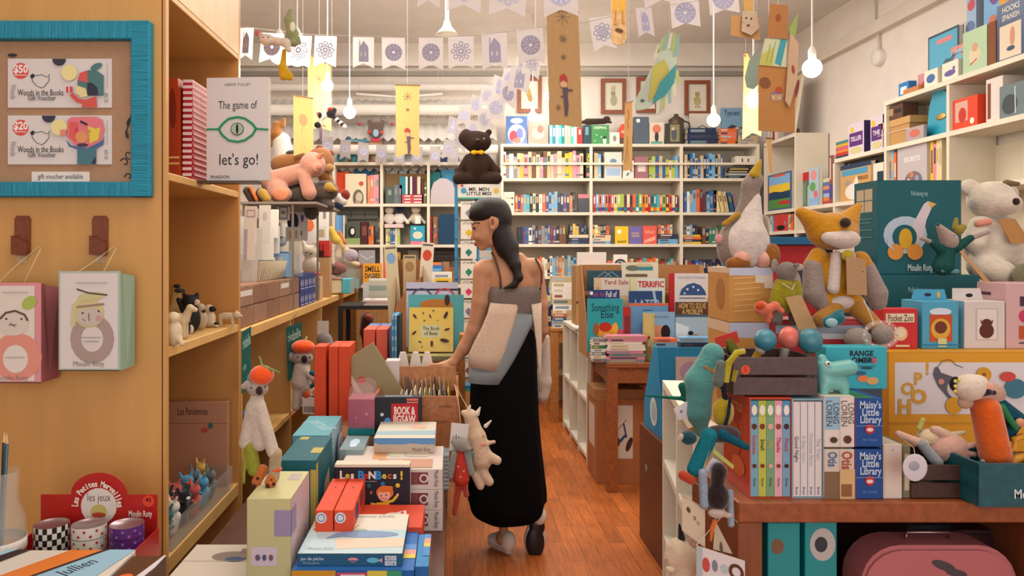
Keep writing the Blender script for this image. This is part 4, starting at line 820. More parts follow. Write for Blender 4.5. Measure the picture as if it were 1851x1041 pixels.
# on top of the far tall bay: posters
t = T('flamingo_poster', 'leaning print of a crimson flamingo on a small easel', 'picture', (2.86, 5.98 + .36, 2.375), -90 - 12)
b = carton(B(), .36, .02, .52, 'd8cdb8', {'f': [('r', .03, .02, .97, .98, 'd9c49c'), ('r', .03, .8, .97, .98, '8a8088'), ('e', .68, .22, .2, .15, '8c3448'), ('e', .55, .36, .12, .06, 'a04858'), ('l', [(.72, .3), (.7, .45), (.5, .58), (.52, .7), (.3, .85)], .012, 'a04858')]}); b.build('print', t, rot=(R(-8), 0, 0))
B().box(-.1, .0, 0, .1, .12, .012, DK).box(-.1, .02, .012, -.08, .04, .06, DK).box(.08, .02, .012, .1, .04, .06, DK).build('easel', t, (0, .03, -.0))
tag(carton(B(), .14, .03, .34, 'd8c8b8', {'f': [('r', .55, 0, 1, 1, '8c1f24'), ('e', .25, .6, .12, .1, 'd89a98')]}).build('picture_book', None, (2.84, 6.60, 2.375), R(-100)), 'dark red and pale book standing left of the flamingo print', 'book')
# ================================================================ the end panel at left: frame, hooks, bags
YP = 2.188
t = T('framed_display', 'turquoise thread-wrapped frame holding two gift vouchers on kraft board', 'frame', P(103, 357, YP)); k = YP / F
x0, x1, h = -175 * k, 175 * k, 314 * k; e = 33 * k; b = B(); mz, mx = mat('1387a4', 'wrapz'), mat('1387a4', 'wrapx')
b.box(x0, -.034, h - e, x1, 0, h, mz, .003); b.box(x0, -.034, 0, x1, 0, e * .8, mz, .003)
b.box(x1 - e, -.0345, 0, x1 + .0005, 0, h + .0005, mx, .003); b.box(x0, -.0345, 0, x0 + e, 0, h, mx, .003); b.build('frame', t)
bb = B(); bb.box(x0 + e * .9, -.008, e * .7, x1 - e * .9, 0, h - e * .9, mat('a98668', 'card'))
K = '35343a'
def spir(cx, cy, r, a0, n=14, tw=1.6): return [(cx + r * (1 - i / n * .85) * math.cos(a0 + tw * math.pi * i / n), cy + r * 1.25 * (1 - i / n * .85) * math.sin(a0 + tw * math.pi * i / n)) for i in range(n + 1)]
fr = ((x0 + e, -.0085, h - e), (x1 - x0 - 2 * e, 0, 0), (0, 0, -(h - e * 1.8)), (0, -1, 0))
bb.deco(fr, [('l', spir(.965, .80, .028, 1.2), .008, K), ('l', spir(.94, .86, .03, 3.5), .009, K), ('l', spir(.965, .96, .026, 3.0), .009, K), ('l', [(.985, .50), (.97, .58), (.955, .62), (.95, .68)], .008, K), ('e', .965, .57, .01, .03, 20, K), ('e', .955, .66, .009, .03, -15, K),
    ('l', spir(.215, .30, .03, 5), .01, K), ('e', .23, .10, .03, .012, K)])
bb.build('kraft_board', t)
HD = lambda u: [(u + .065 * math.cos(a), .01 + .14 * math.sin(a)) for a in [math.pi * i / 12 for i in range(13)]]
def vch(part, py0, money, extra):
    w = 187 * k; hh = 88 * k; b = B(); b.box(-w / 2, -.012, -hh / 2, w / 2, -.0088, hh / 2, mat('d8d4d2', 'paper'))
    bird = [(.225, .38), (.24, .31), (.27, .35), (.33, .33), (.38, .38), (.4, .32), (.40, .45), (.36, .56), (.33, .60), (.28, .56), (.24, .46), (.23, .36)]
    b.deco(((-w / 2, -.0122, hh / 2), (w, 0, 0), (0, 0, -hh), (0, -1, 0)), [('c', .125, .25, .165, 'd8564e'), TX(.125, .22, .16, money, 0, .14, .05, 'f0e8e4'), ('r', .07, .33, .18, .345, 'f0e8e4'), ('l', bird, .012, '2c2c34'), ('e', .24, .36, .02, .04, '2c3040'),
        TX(.32, .70, .13, 'Woods in the Books', 0, .44, .0, '24242a'), TX(.33, .81, .10, 'Gift Voucher', 0, .27, .03, '7c7c80'), TX(.055, .68, .055, 'Woods', 90, .3, .01, '9a9aa0'), ('r', .96, .1, .963, .6, '8a8a94'), TX(.95, .80, .035, '#02 50', 90, .2, .01, '8a8a94')] + extra)
    b.build(part, t, (0 + (112 - 103) * k, 0, (357 - (py0 + 44)) * k))
vch('gift_voucher', 108, '$50', [('p', HD(.5), '3a3c48'), ('c', .60, .29, .165, 'e4dc9c'), ('p', [(.68, .45), (.70, .3), (.78, .24), (.86, .25), (.93, .35), (.93, .76), (.80, .76), (.76, .6), (.68, .55)], '4f7a7c'), ('p', [(.68, .45), (.70, .3), (.775, .25), (.775, .5)], 'd05a58'), ('e', .86, .17, .06, .06, -25, '4f7a7c'),
    ('p', [(.775, .76), (.775, .5), (.82, .5), (.87, .6), (.88, .76)], '34384a'), ('p', [(.67, .56), (.76, .62), (.78, .78), (.72, .8), (.66, .7)], 'dcd298'), ('l', [(.62, .73), (.68, .86), (.76, .9)], .09, 'cc5a52'), ('p', [(.74, .86), (.86, .78), (.87, 1), (.72, 1)], 'cc5a52'), ('r', .575, .58, .635, .7, 'cc4a50'), ('r', .6, .58, .608, .7, 'eee')])
vch('gift_voucher', 210, '$20', [('p', HD(.4), '3c3c52'), ('c', .5, .25, .165, 'e4dc9c'), ('p', [(.58, .1), (.62, .04), (.86, .03), (.92, .1), (.94, .3), (.9, .55), (.78, .66), (.66, .62), (.58, .45)], 'dc7c84'), ('p', [(.60, .13), (.68, .15), (.70, .4), (.66, .55), (.60, .45)], 'd8605c'),
    ('p', [(.78, .22), (.85, .28), (.9, .25), (.88, .5), (.8, .58)], 'dccb50'), ('e', .72, .45, .06, .12, 'd89868'), ('e', .73, .61, .055, .035, '4a3a50'), ('p', [(.57, .5), (.62, .62), (.78, .68), (.92, .52), (.94, .42), (.93, .6), (.86, .68), (.86, 1), (.68, 1), (.68, .7), (.6, .64)], '4a6a98'), ('p', [(.68, .7), (.86, .66), (.86, 1), (.68, 1)], '4a7888'),
    ('c', .67, .3, .03, 'c04a58'), ('c', .8, .33, .025, 'b8a830'), ('l', [(.71, .13), (.78, .2)], .04, '33303a'), ('r', .52, .3, .575, .42, 'dc8a7c'), ('p', [(.84, .9), (.86, .85), (.86, 1), (.82, 1)], '34384a')])
b = B(); b.box(-52 * k, -.011, -9 * k, 52 * k, -.0088, 9 * k, mat('e2ded8', 'paper')); b.deco(((-52 * k, -.0112, 9 * k), (104 * k, 0, 0), (0, 0, -18 * k), (0, -1, 0)), [TX(.5, .5, .5, 'gift voucher available', 0, .78, .0, '333')]); b.build('caption_card', t, ((113 - 103) * k, 0, (357 - 320) * k))

def hook(px, lab):
    q = Toy('wall_hook', lab, 'hook', px, 478, YP)
    b = B(); kk = q.k; pts = [(-14, 60), (-14, 82), (-10, 88), (10, 88), (14, 82), (14, 60), (14, 22), (10, 17), (-10, 17), (-14, 24)]
    b.prism([(x * kk, z * kk) for x, z in pts], -.006, 0, mat('7d4022', 'wood')); b.build('strap', q.t)
    b = B(); b.prism([(-14.5 * kk, 18 * kk), (13 * kk, 16 * kk), (14 * kk, 40 * kk), (-14.5 * kk, 52 * kk)], -.022, -.006, mat('74391f', 'wood')); b.build('lip', q.t)
    B().box(-9 * kk, -.01, 2 * kk, 9 * kk, 0, 20 * kk, mat('d8cfc0', 'film'), .002).build('plastic_base', q.t)
    return q
hook(42, 'brown wooden wall hook holding the pink rabbit toy bag'); hook(182, 'brown wooden wall hook holding the green-edged toy bag')
def bag(px0, py0, px1, py1, hx, lab, edge, side, fig):
    t = Toy('gift_bag', lab, 'gift bag', (px0 + px1) / 2, py1, 2.075); k = t.k; w = (px1 - px0) * k; h = (py1 - py0) * k
    b = B(); m = mat(edge, 'paper'); ms = mat(side, 'paper'); d = .095
    b.slab([(-w / 2, 0, 0), (w / 2, 0, 0), (w / 2, 0, h), (-w / 2, 0, h)], (0, 1, 0), .002, m); b.slab([(-w / 2, d, .0), (w / 2, d, .0), (w / 2, d, h * .94), (-w / 2, d, h * .94)], (0, 1, 0), .002, ms)
    for sx in (-1, 1):
        x = sx * (w / 2 - .001); b.slab([(x, .002, 0), (x, d / 2, 0), (x - sx * .012, d / 2, h * .97), (x, .002, h)], (-sx, 0, 0), .001, ms); b.slab([(x, d / 2, 0), (x, d, 0), (x, d, h * .94), (x - sx * .012, d / 2, h * .97)], (-sx, 0, 0), .001, ms)
    b.slab([(-w / 2, 0, 0), (w / 2, 0, 0), (w / 2, d, 0), (-w / 2, d, 0)], (0, 0, 1), .002, ms)
    b.deco(((-w / 2, -.0005, h), (w, 0, 0), (0, 0, -h), (0, -1, 0)), fig, .0003); b.build('bag', t.t)
    B().tube([(-w * .2, .001, h - .004), ((hx - t.ax) * k * .6, -.008, h + (py0 - 458) * k * .6), ((hx - t.ax) * k, .07, (py1 - 446) * k), ((hx - t.ax) * k + .012, .06, (py1 - 450) * k), (w * .22, .001, h - .004)], .0012, mat('d8c8a0', 'fabric'), 6).build('handle_string', t.t)
bag(106, 490, 217, 670, 184, 'white and pale green toy bag with a grey sleeping doll in a window', 'a9bdb4', '8fae9a', [('r', .03, .02, .97, .98, 'd9d3d0'), ('e', .55, .68, .36, .25, 'a8968f'), ('e', .55, .68, .18, .13, 'd6d0cc'), ('e', .5, .42, .25, .15, 'cfc394'), ('e', .52, .26, .22, .05, -8, 'c8bd8c'), ('l', [(.24, .55), (.26, .35), (.4, .26), (.75, .24)], .05, 'c8c494'), ('l', [(.3, .18), (.5, .22), (.8, .24)], .015, '4a4440'), ('l', [(.3, .36), (.75, .33)], .02, '9a7f70'),
    ('e', .52, .46, .21, .09, 'c4bab0'), ('c', .4, .42, .01, '333'), ('c', .66, .40, .01, '333'), ('c', .66, .47, .028, 'c89a98'), ('l', [(.5, .42), (.51, .5)], .008, '555'), ('l', [(.4, .48), (.45, .5)], .006, '555'), ('r', .3, .11, .8, .125, 'b8b4b4'), TX(.5, .93, .055, 'Moulin Roty', 0, .5, .0, '8a8684'), ('r', .38, .66, .7, .67, 'a8a0a0'), ('r', .42, .7, .66, .71, 'a8a0a0')])
bag(-40, 511, 74, 692, 44, 'pink toy bag with a pink rabbit doll and green ears in a window', 'd8929a', 'a8646a', [('r', .05, .03, .9, .98, 'ddd6cc'), ('e', .62, .74, .4, .24, 'dc9484'), ('e', .6, .76, .2, .14, 'ded8d0'), ('e', .56, .40, .26, .13, 'd4ccc0'), ('e', .82, .2, .13, .06, -38, 'a8bc5c'), ('e', .2, .2, .13, .06, 38, 'a8bc5c'), ('l', [(.36, .36), (.45, .3), (.6, .28), (.75, .32), (.8, .38)], .02, '5a4a40'), ('c', .7, .36, .01, '333'), ('c', .46, .36, .01, '333'),
    ('l', [(.5, .42), (.62, .42)], .008, '555'), ('l', [(.52, .4), (.6, .44)], .006, '555'), ('r', .4, .09, .8, .105, 'c4b8b0'), TX(.55, .95, .05, 'Moulin Roty', 0, .5, .0, '9a8a86'), ('r', .45, .74, .75, .75, 'b8a8a4')])
# ---- lower left: red display, tins, jar, boxes
t = T('red_display_box', 'red counter display box with an arched header reading Les Petites Merveilles', 'display box', (-.945, 1.81, .525)); RD = mat('b3221f', 'gloss')
b = B(); b.box(-.155, .165, 0, .155, .168, .228, RD); b.prism([(.0 + .075 * math.cos(a), .228 + .058 * math.sin(a)) for a in [math.pi * i / 16 for i in range(17)]], .165, .168, RD)
b.deco(((-.155, .1648, .286), (.31, 0, 0), (0, 0, -.286), (0, -1, 0)), [('e', .5, .31, .155, .17, 'e0d4cc'), TX(.5, .23, .075, 'les jeux', 0, .2, .0, '6a5a58'), ('e', .5, .36, .07, .07, 'c4b868'), ('e', .5, .39, .06, .025, 'b84a34'), ('l', [(.4, .46), (.6, .46)], .01, '5a5a6a'), ('c', .93, .26, .055, 'e0482c'), TX(.93, .25, .04, '45', 0, .05, .02, '3a1a14'), TX(.86, .38, .06, 'Moulin Roty', 0, .2, .02, 'f0e4dc')]
    + [TX(.5 + .198 * math.cos(a), .31 - .215 * math.sin(a), .055, ch, 90 - math.degrees(a), .03, .03, 'f4ead8') for ch, a in zip('Les Petites Merveilles', [math.pi * (1 - (i + .5) / 22) for i in range(22)]) if ch != ' '])
b.build('header_board', t)
b = B(); b.box(-.16, 0, 0, .16, .003, .139, RD); b.box(-.16, .003, 0, -.157, .165, .139, RD); b.box(.157, .003, 0, .16, .165, .139, RD); b.box(-.157, .003, 0, .157, .165, .06, RD); b.build('tray', t)
def tin(x, y, z, dec, lab, grp):
    b = B(); r = .042; ms = [mat(c, 'gloss') for c in dec[0]]; n = 24
    for i in range(n):
        a0, a1 = 2 * math.pi * i / n, 2 * math.pi * (i + 1) / n
        for j in range(2):
            z0, z1 = .0005 + j * .0145, .0005 + (j + 1) * .0145; m = ms[(i + j) % 2] if dec[1] == 'check' else ms[0]
            b.add([(r * math.cos(a0), r * math.sin(a0), z0), (r * math.cos(a1), r * math.sin(a1), z0), (r * math.cos(a1), r * math.sin(a1), z1), (r * math.cos(a0), r * math.sin(a0), z1)], [(0, 1, 2, 3)], m)
    if dec[1] == 'dots':
        for i in range(18):
            a = 2 * math.pi * i / 18; p = Vector((math.cos(a), math.sin(a), 0)) * (r + .0006); u = Vector((-math.sin(a), math.cos(a), 0)); zz = .009 if i % 2 else .021
            b.add([tuple(p + u * .0036 * math.cos(q) + Vector((0, 0, zz + .0036 * math.sin(q)))) for q in [2 * math.pi * s / 8 for s in range(8)]], [tuple(range(8))], ms[1])
    b.lathe([(.001, .0005), (r, .0005)], (0, 0, 0), ms[0]); b.lathe([(r, .0295), (r - .002, .0295), (r - .003, .027), (.001, .027)], (0, 0, 0), mat('b8a8b0', 'metal'))
    tag(b.build('toy_tin', None, (x, y, z)), lab, 'tin', grp)
for px, dec, nm in ((95, (('e4e0d8', '1c1a20'), 'check'), 'black and white checked'), (163, (('e2dcd4', 'b02c2c'), 'dots'), 'white with red dots'), (231, (('5a2a78', '9a6ab8'), 'dots'), 'purple dotted')):
    for i in range(4): tin(Xp(px, 1.90), 1.895, .585 + i * .0305, dec, f"{nm} round tin, {['bottom', 'second', 'third', 'top'][i]} of its stack in the red display", 'toy tins in the red display')
for px, nm in ((122, 'left'), (198, 'right')):
    b = carton(B(), .085, .03, .055, '3fae34', {'t': [('e', .5, .5, .35, .3, '7fd060'), ('r', .08, .08, .92, .14, 'c8e8a0')]}, 'gloss'); tag(b.build('green_box', None, (Xp(px, 1.83), 1.815, .586)), f'bright green box before the tins, {nm} of two', 'box')
t = T('pencil_jar', 'glass jar of dark pencils with a white band at the lower left edge', 'jar', P(-4, 1050, 1.80)); z0 = .525; t.location.z = z0; t.scale = (1.12, 1.12, 1.8)
B().lathe([(.001, .002), (.05, .002), (.055, .01), (.055, .125), (.04, .15), (.041, .19), (.038, .19), (.037, .15), (.051, .123), (.051, .012), (.001, .008)], (0, 0, 0), mat('dcdcd0', 'film')).build('glass', t)
B().lathe([(.0556, .085), (.0562, .085), (.0562, .1), (.0556, .1)], (0, 0, 0), mat('e4e0dc', 'fabric')).build('band', t)
for i, (dx, dy, c) in enumerate(((.01, .01, '1d2f3c'), (.022, .0, '1c4a58'), (-.01, .012, '28323c'), (-.02, -.01, '3a2c24'), (.0, -.018, '1c4a58'))):
    q = T('pencil', f"{['navy', 'teal', 'slate', 'brown', 'dark teal'][i]} pencil standing in the glass jar", 'pencil', (t.location.x, t.location.y, z0 + .01), group='pencils in the glass jar')
    B().tube([(0, 0, .0), (dx, dy, .40)], .0045, mat(c, 'gloss'), 6).build('shaft', q); B().tube([(dx, dy, .40), (dx * 1.02, dy * 1.02, .425)], [.0045, .0008], mat('c8a070', 'wood'), 6).build('tip', q)
b = carton(B(), .30, .25, .187, 'd6d0c8', {'t': [('p', [(0, 1), (.2, 1), (.75, 0), (.5, 0)], 'd87a34'), ('p', [(.2, 1), (.24, 1), (.8, 0), (.75, 0)], '33242a'), ('p', [(.24, 1), (.85, 1), (1, .0), (.8, 0)], '8fb8d0'), TX(.66, .5, .15, 'Jean Jullien', -60, .6, .0, '22303c'), ('p', [(0, .2), (.0, .5), (.2, 0), (.1, 0)], '33242a'), ('p', [(0, .0), (.0, .2), (.1, 0)], '9fc4d8')]}, 'gloss')
tag(b.build('illustrated_box', None, (Xp(128, 1.42) - .15, 1.46, .525)), 'box with pale blue, orange and dark stripes and handwritten name, lowest left', 'box')
b = carton(B(), .10, .22, .18, '4d2a1c', {'t': [('e', .55, .5, .15, .07, 'd8602c'), ('e', .2, .7, .1, .06, 'd8602c'), ('p', [(.6, 1), (.95, 0), (1, 0), (1, .3), (.8, 1)], 'cfcad0')]}, 'gloss')
tag(b.build('illustrated_box', None, (Xp(174, 1.46) - .003, 1.475, .525)), 'dark brown box with orange marks beside the striped box', 'box')

# ================================================================ inside the plywood bookcase
def lk(lab, px0, py0, px1, Y, z, D, col, dec, rz=0, tilt=0, name='picture_book', kind='bk', spine='l'):
    return (bk if kind == 'bk' else bx)(name, lab, 'book' if kind == 'bk' else 'box', (px0, py0, px1, 500), Y, D, col, dec, rz=rz, z=z, **({'spine': spine} if kind == 'bk' else {}))
lk('white book with a green outlined eye and handwritten title, facing out', 372, 140, 487, 2.47, 1.637, .02, 'cfcac8', {'f': [TX(.5, .07, .028, 'HERVE TULLET', 0, .5, .0, '444'), TX(.5, .27, .08, 'The game of', 0, .62, .0, '33343a'), TX(.52, .80, .11, "let's go!", 0, .62, .0, '26262c'), TX(.22, .965, .03, 'PHAIDON', 0, .3, .01, '444'),
    ('l', [(0, .50), (.2, .5)], .018, '1f8a5c'), ('l', [(.2, .5), (.26, .45), (.36, .4), (.5, .385), (.62, .4), (.74, .45), (.8, .5)], .022, '1f8a5c'), ('l', [(.2, .5), (.26, .56), (.36, .61), (.5, .625), (.62, .61), (.74, .56), (.8, .5)], .022, '1f8a5c'), ('l', [(.8, .5), (1, .51)], .018, '1f8a5c'), ('e', .5, .50, .105, .062, '3a3a38'), ('e', .5, .50, .095, .055, '9fb8a0'), ('e', .5, .5, .02, .05, '22201e')]}, rz=-4)
tag(B().box(.0, -.01, 0, .20, .05, .008, mat('5a5048', 'metal')).build('book_bracket', None, (-.85, 2.465, 1.628)), 'thin dark bracket on the bookcase edge under the eye book', 'bracket')
b = bookgeo(B(), .030, .22, .325, 'b02436', {'f': [('r', 0, i / 17, 1, (i + .5) / 17, 'dcc4c0') for i in range(17)], 'r': [('r', 0, i / 17, 1, (i + .4) / 17, 'd8a8a8') for i in range(17)]})
tag(b.build('gingham_book', None, (-.868, 2.42, 1.637), R(0)), 'tall book in red and white gingham behind the white eye book', 'book')
b = bookgeo(B(), .036, .24, .325, 'a83c1c', {'f': [('r', 0, .78, 1, .80, 'd8b060'), ('r', 0, .84, 1, .86, 'd8b060'), ('e', .5, .3, .3, .2, '7a2814')]})
tag(b.build('tall_book', None, (-.905, 2.40, 1.637), rot=(0, R(-1), 0)), 'tall dark orange book leaning beside the gingham one', 'book')
tag(bookgeo(B(), .02, .2, .25, '3c2f6a').build('tall_book', None, (-.936, 2.36, 1.637)), 'dark purple book at the left end of the upper shelf', 'book')
# figurines on the middle shelf (z 1.114)
ZS = 1.114
def fig(px, Y, hpx, lab, col, spots, body, face=None):
    """body: list of prims in a 100-unit tall box, x right, y depth, z up"""
    q = T('wooden_figurine', lab, 'figurine', (Xp(px, Y), Y, ZS), 0, 'animal figurines on the plywood shelf'); s = hpx * Y / F / 100
    o = soft('body', body, mat(col, 'paper'), q, 3.0, 6, sc=s)
    if spots:
        b = B()
        for c, r, cc in spots: b.ell([v * s for v in c], [v * s for v in r], mat(cc, 'paper'), 10, 6)
        b.build('markings', q)
QUAD = lambda L=40: [('e', (0, 0, 55), (L, 20, 22)), ('c', (-L * .6, -10, 50), (-L * .65, -12, 8), 9, 7), ('c', (-L * .6, 10, 50), (-L * .65, 12, 8), 9, 7), ('c', (L * .6, -10, 50), (L * .65, -12, 8), 9, 7), ('c', (L * .6, 10, 50), (L * .65, 12, 8), 9, 7)]
fig(410, 2.84, 33, 'cream pig figurine at the right end of the shelf', 'c8b090', None, QUAD(52) + [('e', (55, -4, 62), (22, 18, 20)), ('c', (70, -4, 58), (82, -4, 56), 8, 7), ('c', (50, 8, 78), (56, 8, 88), 6, 3)])
fig(378, 2.80, 45, 'white and black puppy figurine beside the pig', 'cdbda4', [((16, -12, 75), (18, 12, 12), '1d1b1c'), ((30, -6, 15), (14, 10, 8), '1d1b1c')], [('e', (0, 0, 35), (26, 20, 34)), ('e', (0, -4, 75), (20, 18, 18)), ('c', (20, -5, 15), (34, -8, 8), 9, 8)])
fig(362, 2.70, 50, 'black and cream badger figurine between the bear and puppy', 'b8a488', [((0, -14, 84), (6, 8, 4), '1d1b1c'), ((12, -6, 70), (9, 8, 9), '24201e')], [('e', (0, 0, 40), (26, 20, 38)), ('e', (0, -4, 82), (19, 17, 16))])
fig(345, 2.60, 72, 'tall black bear figurine with white stripes on its foot', '1b1a1c', [((18, -10, 78), (9, 6, 8), 'c8b8a4'), ((6, -18, 12), (8, 5, 12), 'cfc8bc')], [('e', (0, 0, 38), (24, 18, 38)), ('e', (0, -4, 80), (20, 17, 17)), ('c', (-14, 0, 92), (-16, 0, 98), 6, 5), ('c', (14, 0, 92), (16, 0, 98), 6, 5), ('c', (-18, -6, 60), (-28, -8, 85), 7, 6)])
fig(334, 2.46, 45, 'small black penguin figurine before the tall bear', '1b1a1c', [((0, -15, 35), (12, 6, 22), 'c8bca8')], [('e', (0, 0, 40), (22, 18, 38)), ('c', (15, -4, 70), (26, -4, 60), 8, 5)])
fig(321, 2.42, 62, 'cream horse figurine with raised head', 'cdb894', None, QUAD(32) + [('c', (22, 0, 60), (36, 0, 92), 14, 10), ('c', (36, 0, 92), (52, 0, 86), 9, 7)])
fig(316, 2.64, 88, 'tan goose figurine with a dark beak behind the horse', 'c4a468', [((14, -10, 86), (12, 8, 5), '3a3432'), ((8, -8, 95), (8, 8, 4), '1c1a1a')], [('e', (0, 0, 30), (20, 16, 30)), ('c', (0, 0, 45), (4, -2, 88), 10, 9)])
fig(314, 2.26, 66, 'cream cat figurine at the front left corner of the shelf', 'd0bd9c', [((-6, -8, 70), (7, 6, 7), '5a2a20')], [('e', (0, 0, 35), (24, 20, 36)), ('e', (0, -3, 76), (18, 16, 17)), ('c', (18, -8, 20), (26, -10, 6), 8, 7)])
# lowest visible shelf (z .488): bag, clear tray of small puppets
q = Toy('paper_bag', 'pink-brown paper bag reading Les Parisiennes behind the clear tray', 'bag', 357, 830, 2.87); k = q.k
b = B(); w_ = 108 * k; b.box(-w_ / 2, 0, -.15, w_ / 2, .03, .178, mat('b88468', 'paper'), .002); b.deco(((-w_ / 2, -.0006, .178), (w_, 0, 0), (0, 0, -.3), (0, -1, 0)), [TX(.42, .12, .1, 'Les Parisiennes', 0, .5, .0, '4a2c20'), ('r', 0, .27, 1, .275, '8a5a44'), ('e', .62, .36, .06, .03, 'b84a44'), ('e', .72, .3, .04, .04, '4a6a6a')]); o = b.build('bag', q.t); q.t.location.z = .64
t = T('clear_tray', 'long clear plastic tray filled with small animal puppets', 'tray', (-.925, 2.25, .488))
b = B(); m = mat('d8d4cc', 'film'); b.box(-.07, 0, 0, .07, .62, .003, m); b.box(-.07, 0, .003, -.068, .62, .085, m); b.box(.068, 0, .003, .07, .62, .085, m); b.box(-.068, 0, .003, .068, .002, .085, m); b.box(-.068, .618, .003, .068, .62, .085, m); b.build('tray', t)
rg = random.Random(5)
for i in range(13):
    y = 2.285 + (i % 7) * .085; x = -.96 + (i // 7) * .062 + rg.uniform(-.006, .006); zz = .493 + .0; c, cn = [('2c5f68', 'teal'), ('d8d2c8', 'white'), ('1f2024', 'black'), ('c05a54', 'coral'), ('4f9ac0', 'sky blue'), ('6a6c70', 'grey'), ('d8b050', 'mustard')][i % 7]
    q = T('mini_puppet', f"{cn} mini animal puppet, {ORD[i % 7]} in the {'aisle-side' if i > 6 else 'inner'} row of the tray", 'soft toy', (x, y, zz), rg.uniform(-60, 60), 'mini puppets in the clear tray')
    soft('body', [('c', (0, 0, .022), (.01, .01, .06), .02, .017), ('e', (.012, .0, .095), (.022, .02, .02)), ('c', (-.01, 0, .11), (-.016, 0, .128), .006, .004), ('c', (.02, 0, .11), (.03, 0, .128), .006, .004), ('c', (.01, -.01, .05), (.035, -.02, .065), .007, .006)], mat(c, 'plush'), q, .004, .006)
    B().ell((.012, -.02, .092), (.008, .004, .006), mat('e0503a' if i % 3 else 'e4e0d8', 'paper'), 8, 5).build('snout', q)
q = tag(carton(B(), .30, .22, .06, 'd2c8b8', {'t': [('e', .45, .4, .2, .16, '8a7a70'), ('e', .5, .5, .1, .08, '34507c'), ('r', .5, .15, .62, .3, '8a7468'), ('r', .55, .4, .66, .48, '8a7468'), ('r', 0, .55, 1, .56, 'b8ac9c')]}).build('picture_box', None, (Xp(398, 2.02) - .03, 1.98, .46)), 'white lidded box with a blue bird drawing at the bottom of the bookcase', 'box')
q.location = (-.63, 2.03, .452)
# ================================================================ things on the plywood counter (top z 1.085)
ZC = 1.0855
def kraft_drawers(y0, n, wd, lab, lcol):
    L_ = n * wd; t = T('drawer_box', lab, 'drawer box', (-.875, y0 + L_ / 2, ZC), 90); m = mat('8a6448', 'card')
    B().box(-L_ / 2, .0, 0, L_ / 2, .14, .172, m).build('carcass', t)
    for r in (0, 1):
        for c in range(n):
            b = B(); x = -L_ / 2 + c * wd; b.box(x + .003, -.006, .003 + r * .086, x + wd - .003, -.0005, .083 + r * .086, mat(['8c664a', '93705a', '866048'][(c + r) % 3], 'card'), .001)
            b.deco(((x, -.0062, .083 + r * .086), (wd, 0, 0), (0, 0, -.08), (0, -1, 0)), [('c', .5, .02, .07, '2c1c14')] + ([('r', .12, .2, .88, .5, 'd8d0c8')] if (r == 1 and c == lcol) else []))
            b.build('drawer', t)
    return t
kraft_drawers(2.99, 3, .235, 'brown kraft drawer set of three columns nearest the tall bookcase', 0)
kraft_drawers(3.70, 2, .235, 'brown kraft drawer set of two columns next to the blue boxes', 0)
for c in range(4):
    for r in range(2):
        t_ = carton(B(), .115, .09, .092, '2d3f7c', {'f': [('e', .3, .55, .09, .22, 'c8c4d4'), ('e', .7, .55, .09, .22, 'b8b4cc'), ('r', .1, .86, .9, .93, 'a8b0d8')], 't': [('r', .1, .2, .9, .8, '44568c')]})
        tag(t_.build('mini_game_box', None, (-.87, 4.26 + c * .117, ZC + r * .0925), R(90)), f"navy pattern box, {ORD[c]} from the drawers, {'upper' if r else 'lower'} layer on the counter", 'box', 'navy boxes stacked on the counter')
# card display: clear risers with cards and envelopes
t = T('card_rack', 'clear tiered rack crowded with greeting cards above the kraft drawers', 'rack', (-1.12, 3.0, ZC))
b = B(); m = mat('d8dcdc', 'film'); G2 = mat('b8b4ac', 'card')
b.box(-.02, 0, 0, .02, 1.95, .5, G2); b.box(-.1, 0, 0, -.09, 1.95, .55, G2); b.build('panel', t)
for y in (0, .65, 1.3, 1.94): B().box(-.09, y, 0, .1, y + .006, .30, m).build('divider', t)
rg = random.Random(12); n = 0
def gc(px0, py0, px1, py1, Y, col, dec, lab, g='cards on the counter rack', tilt=6, D=.004, name='greeting_card', rz=0):
    Y = max(Y, .93 * F / (CX - px1))
    return bx(name, lab, 'card', (px0, py0, px1, py1), Y, D, col, dec, group=g, tilt=tilt, rz=rz)
W_ = 'ddd8d2'
sq = [('e', .5, .45, .25, .22, 'a8a0a0')]
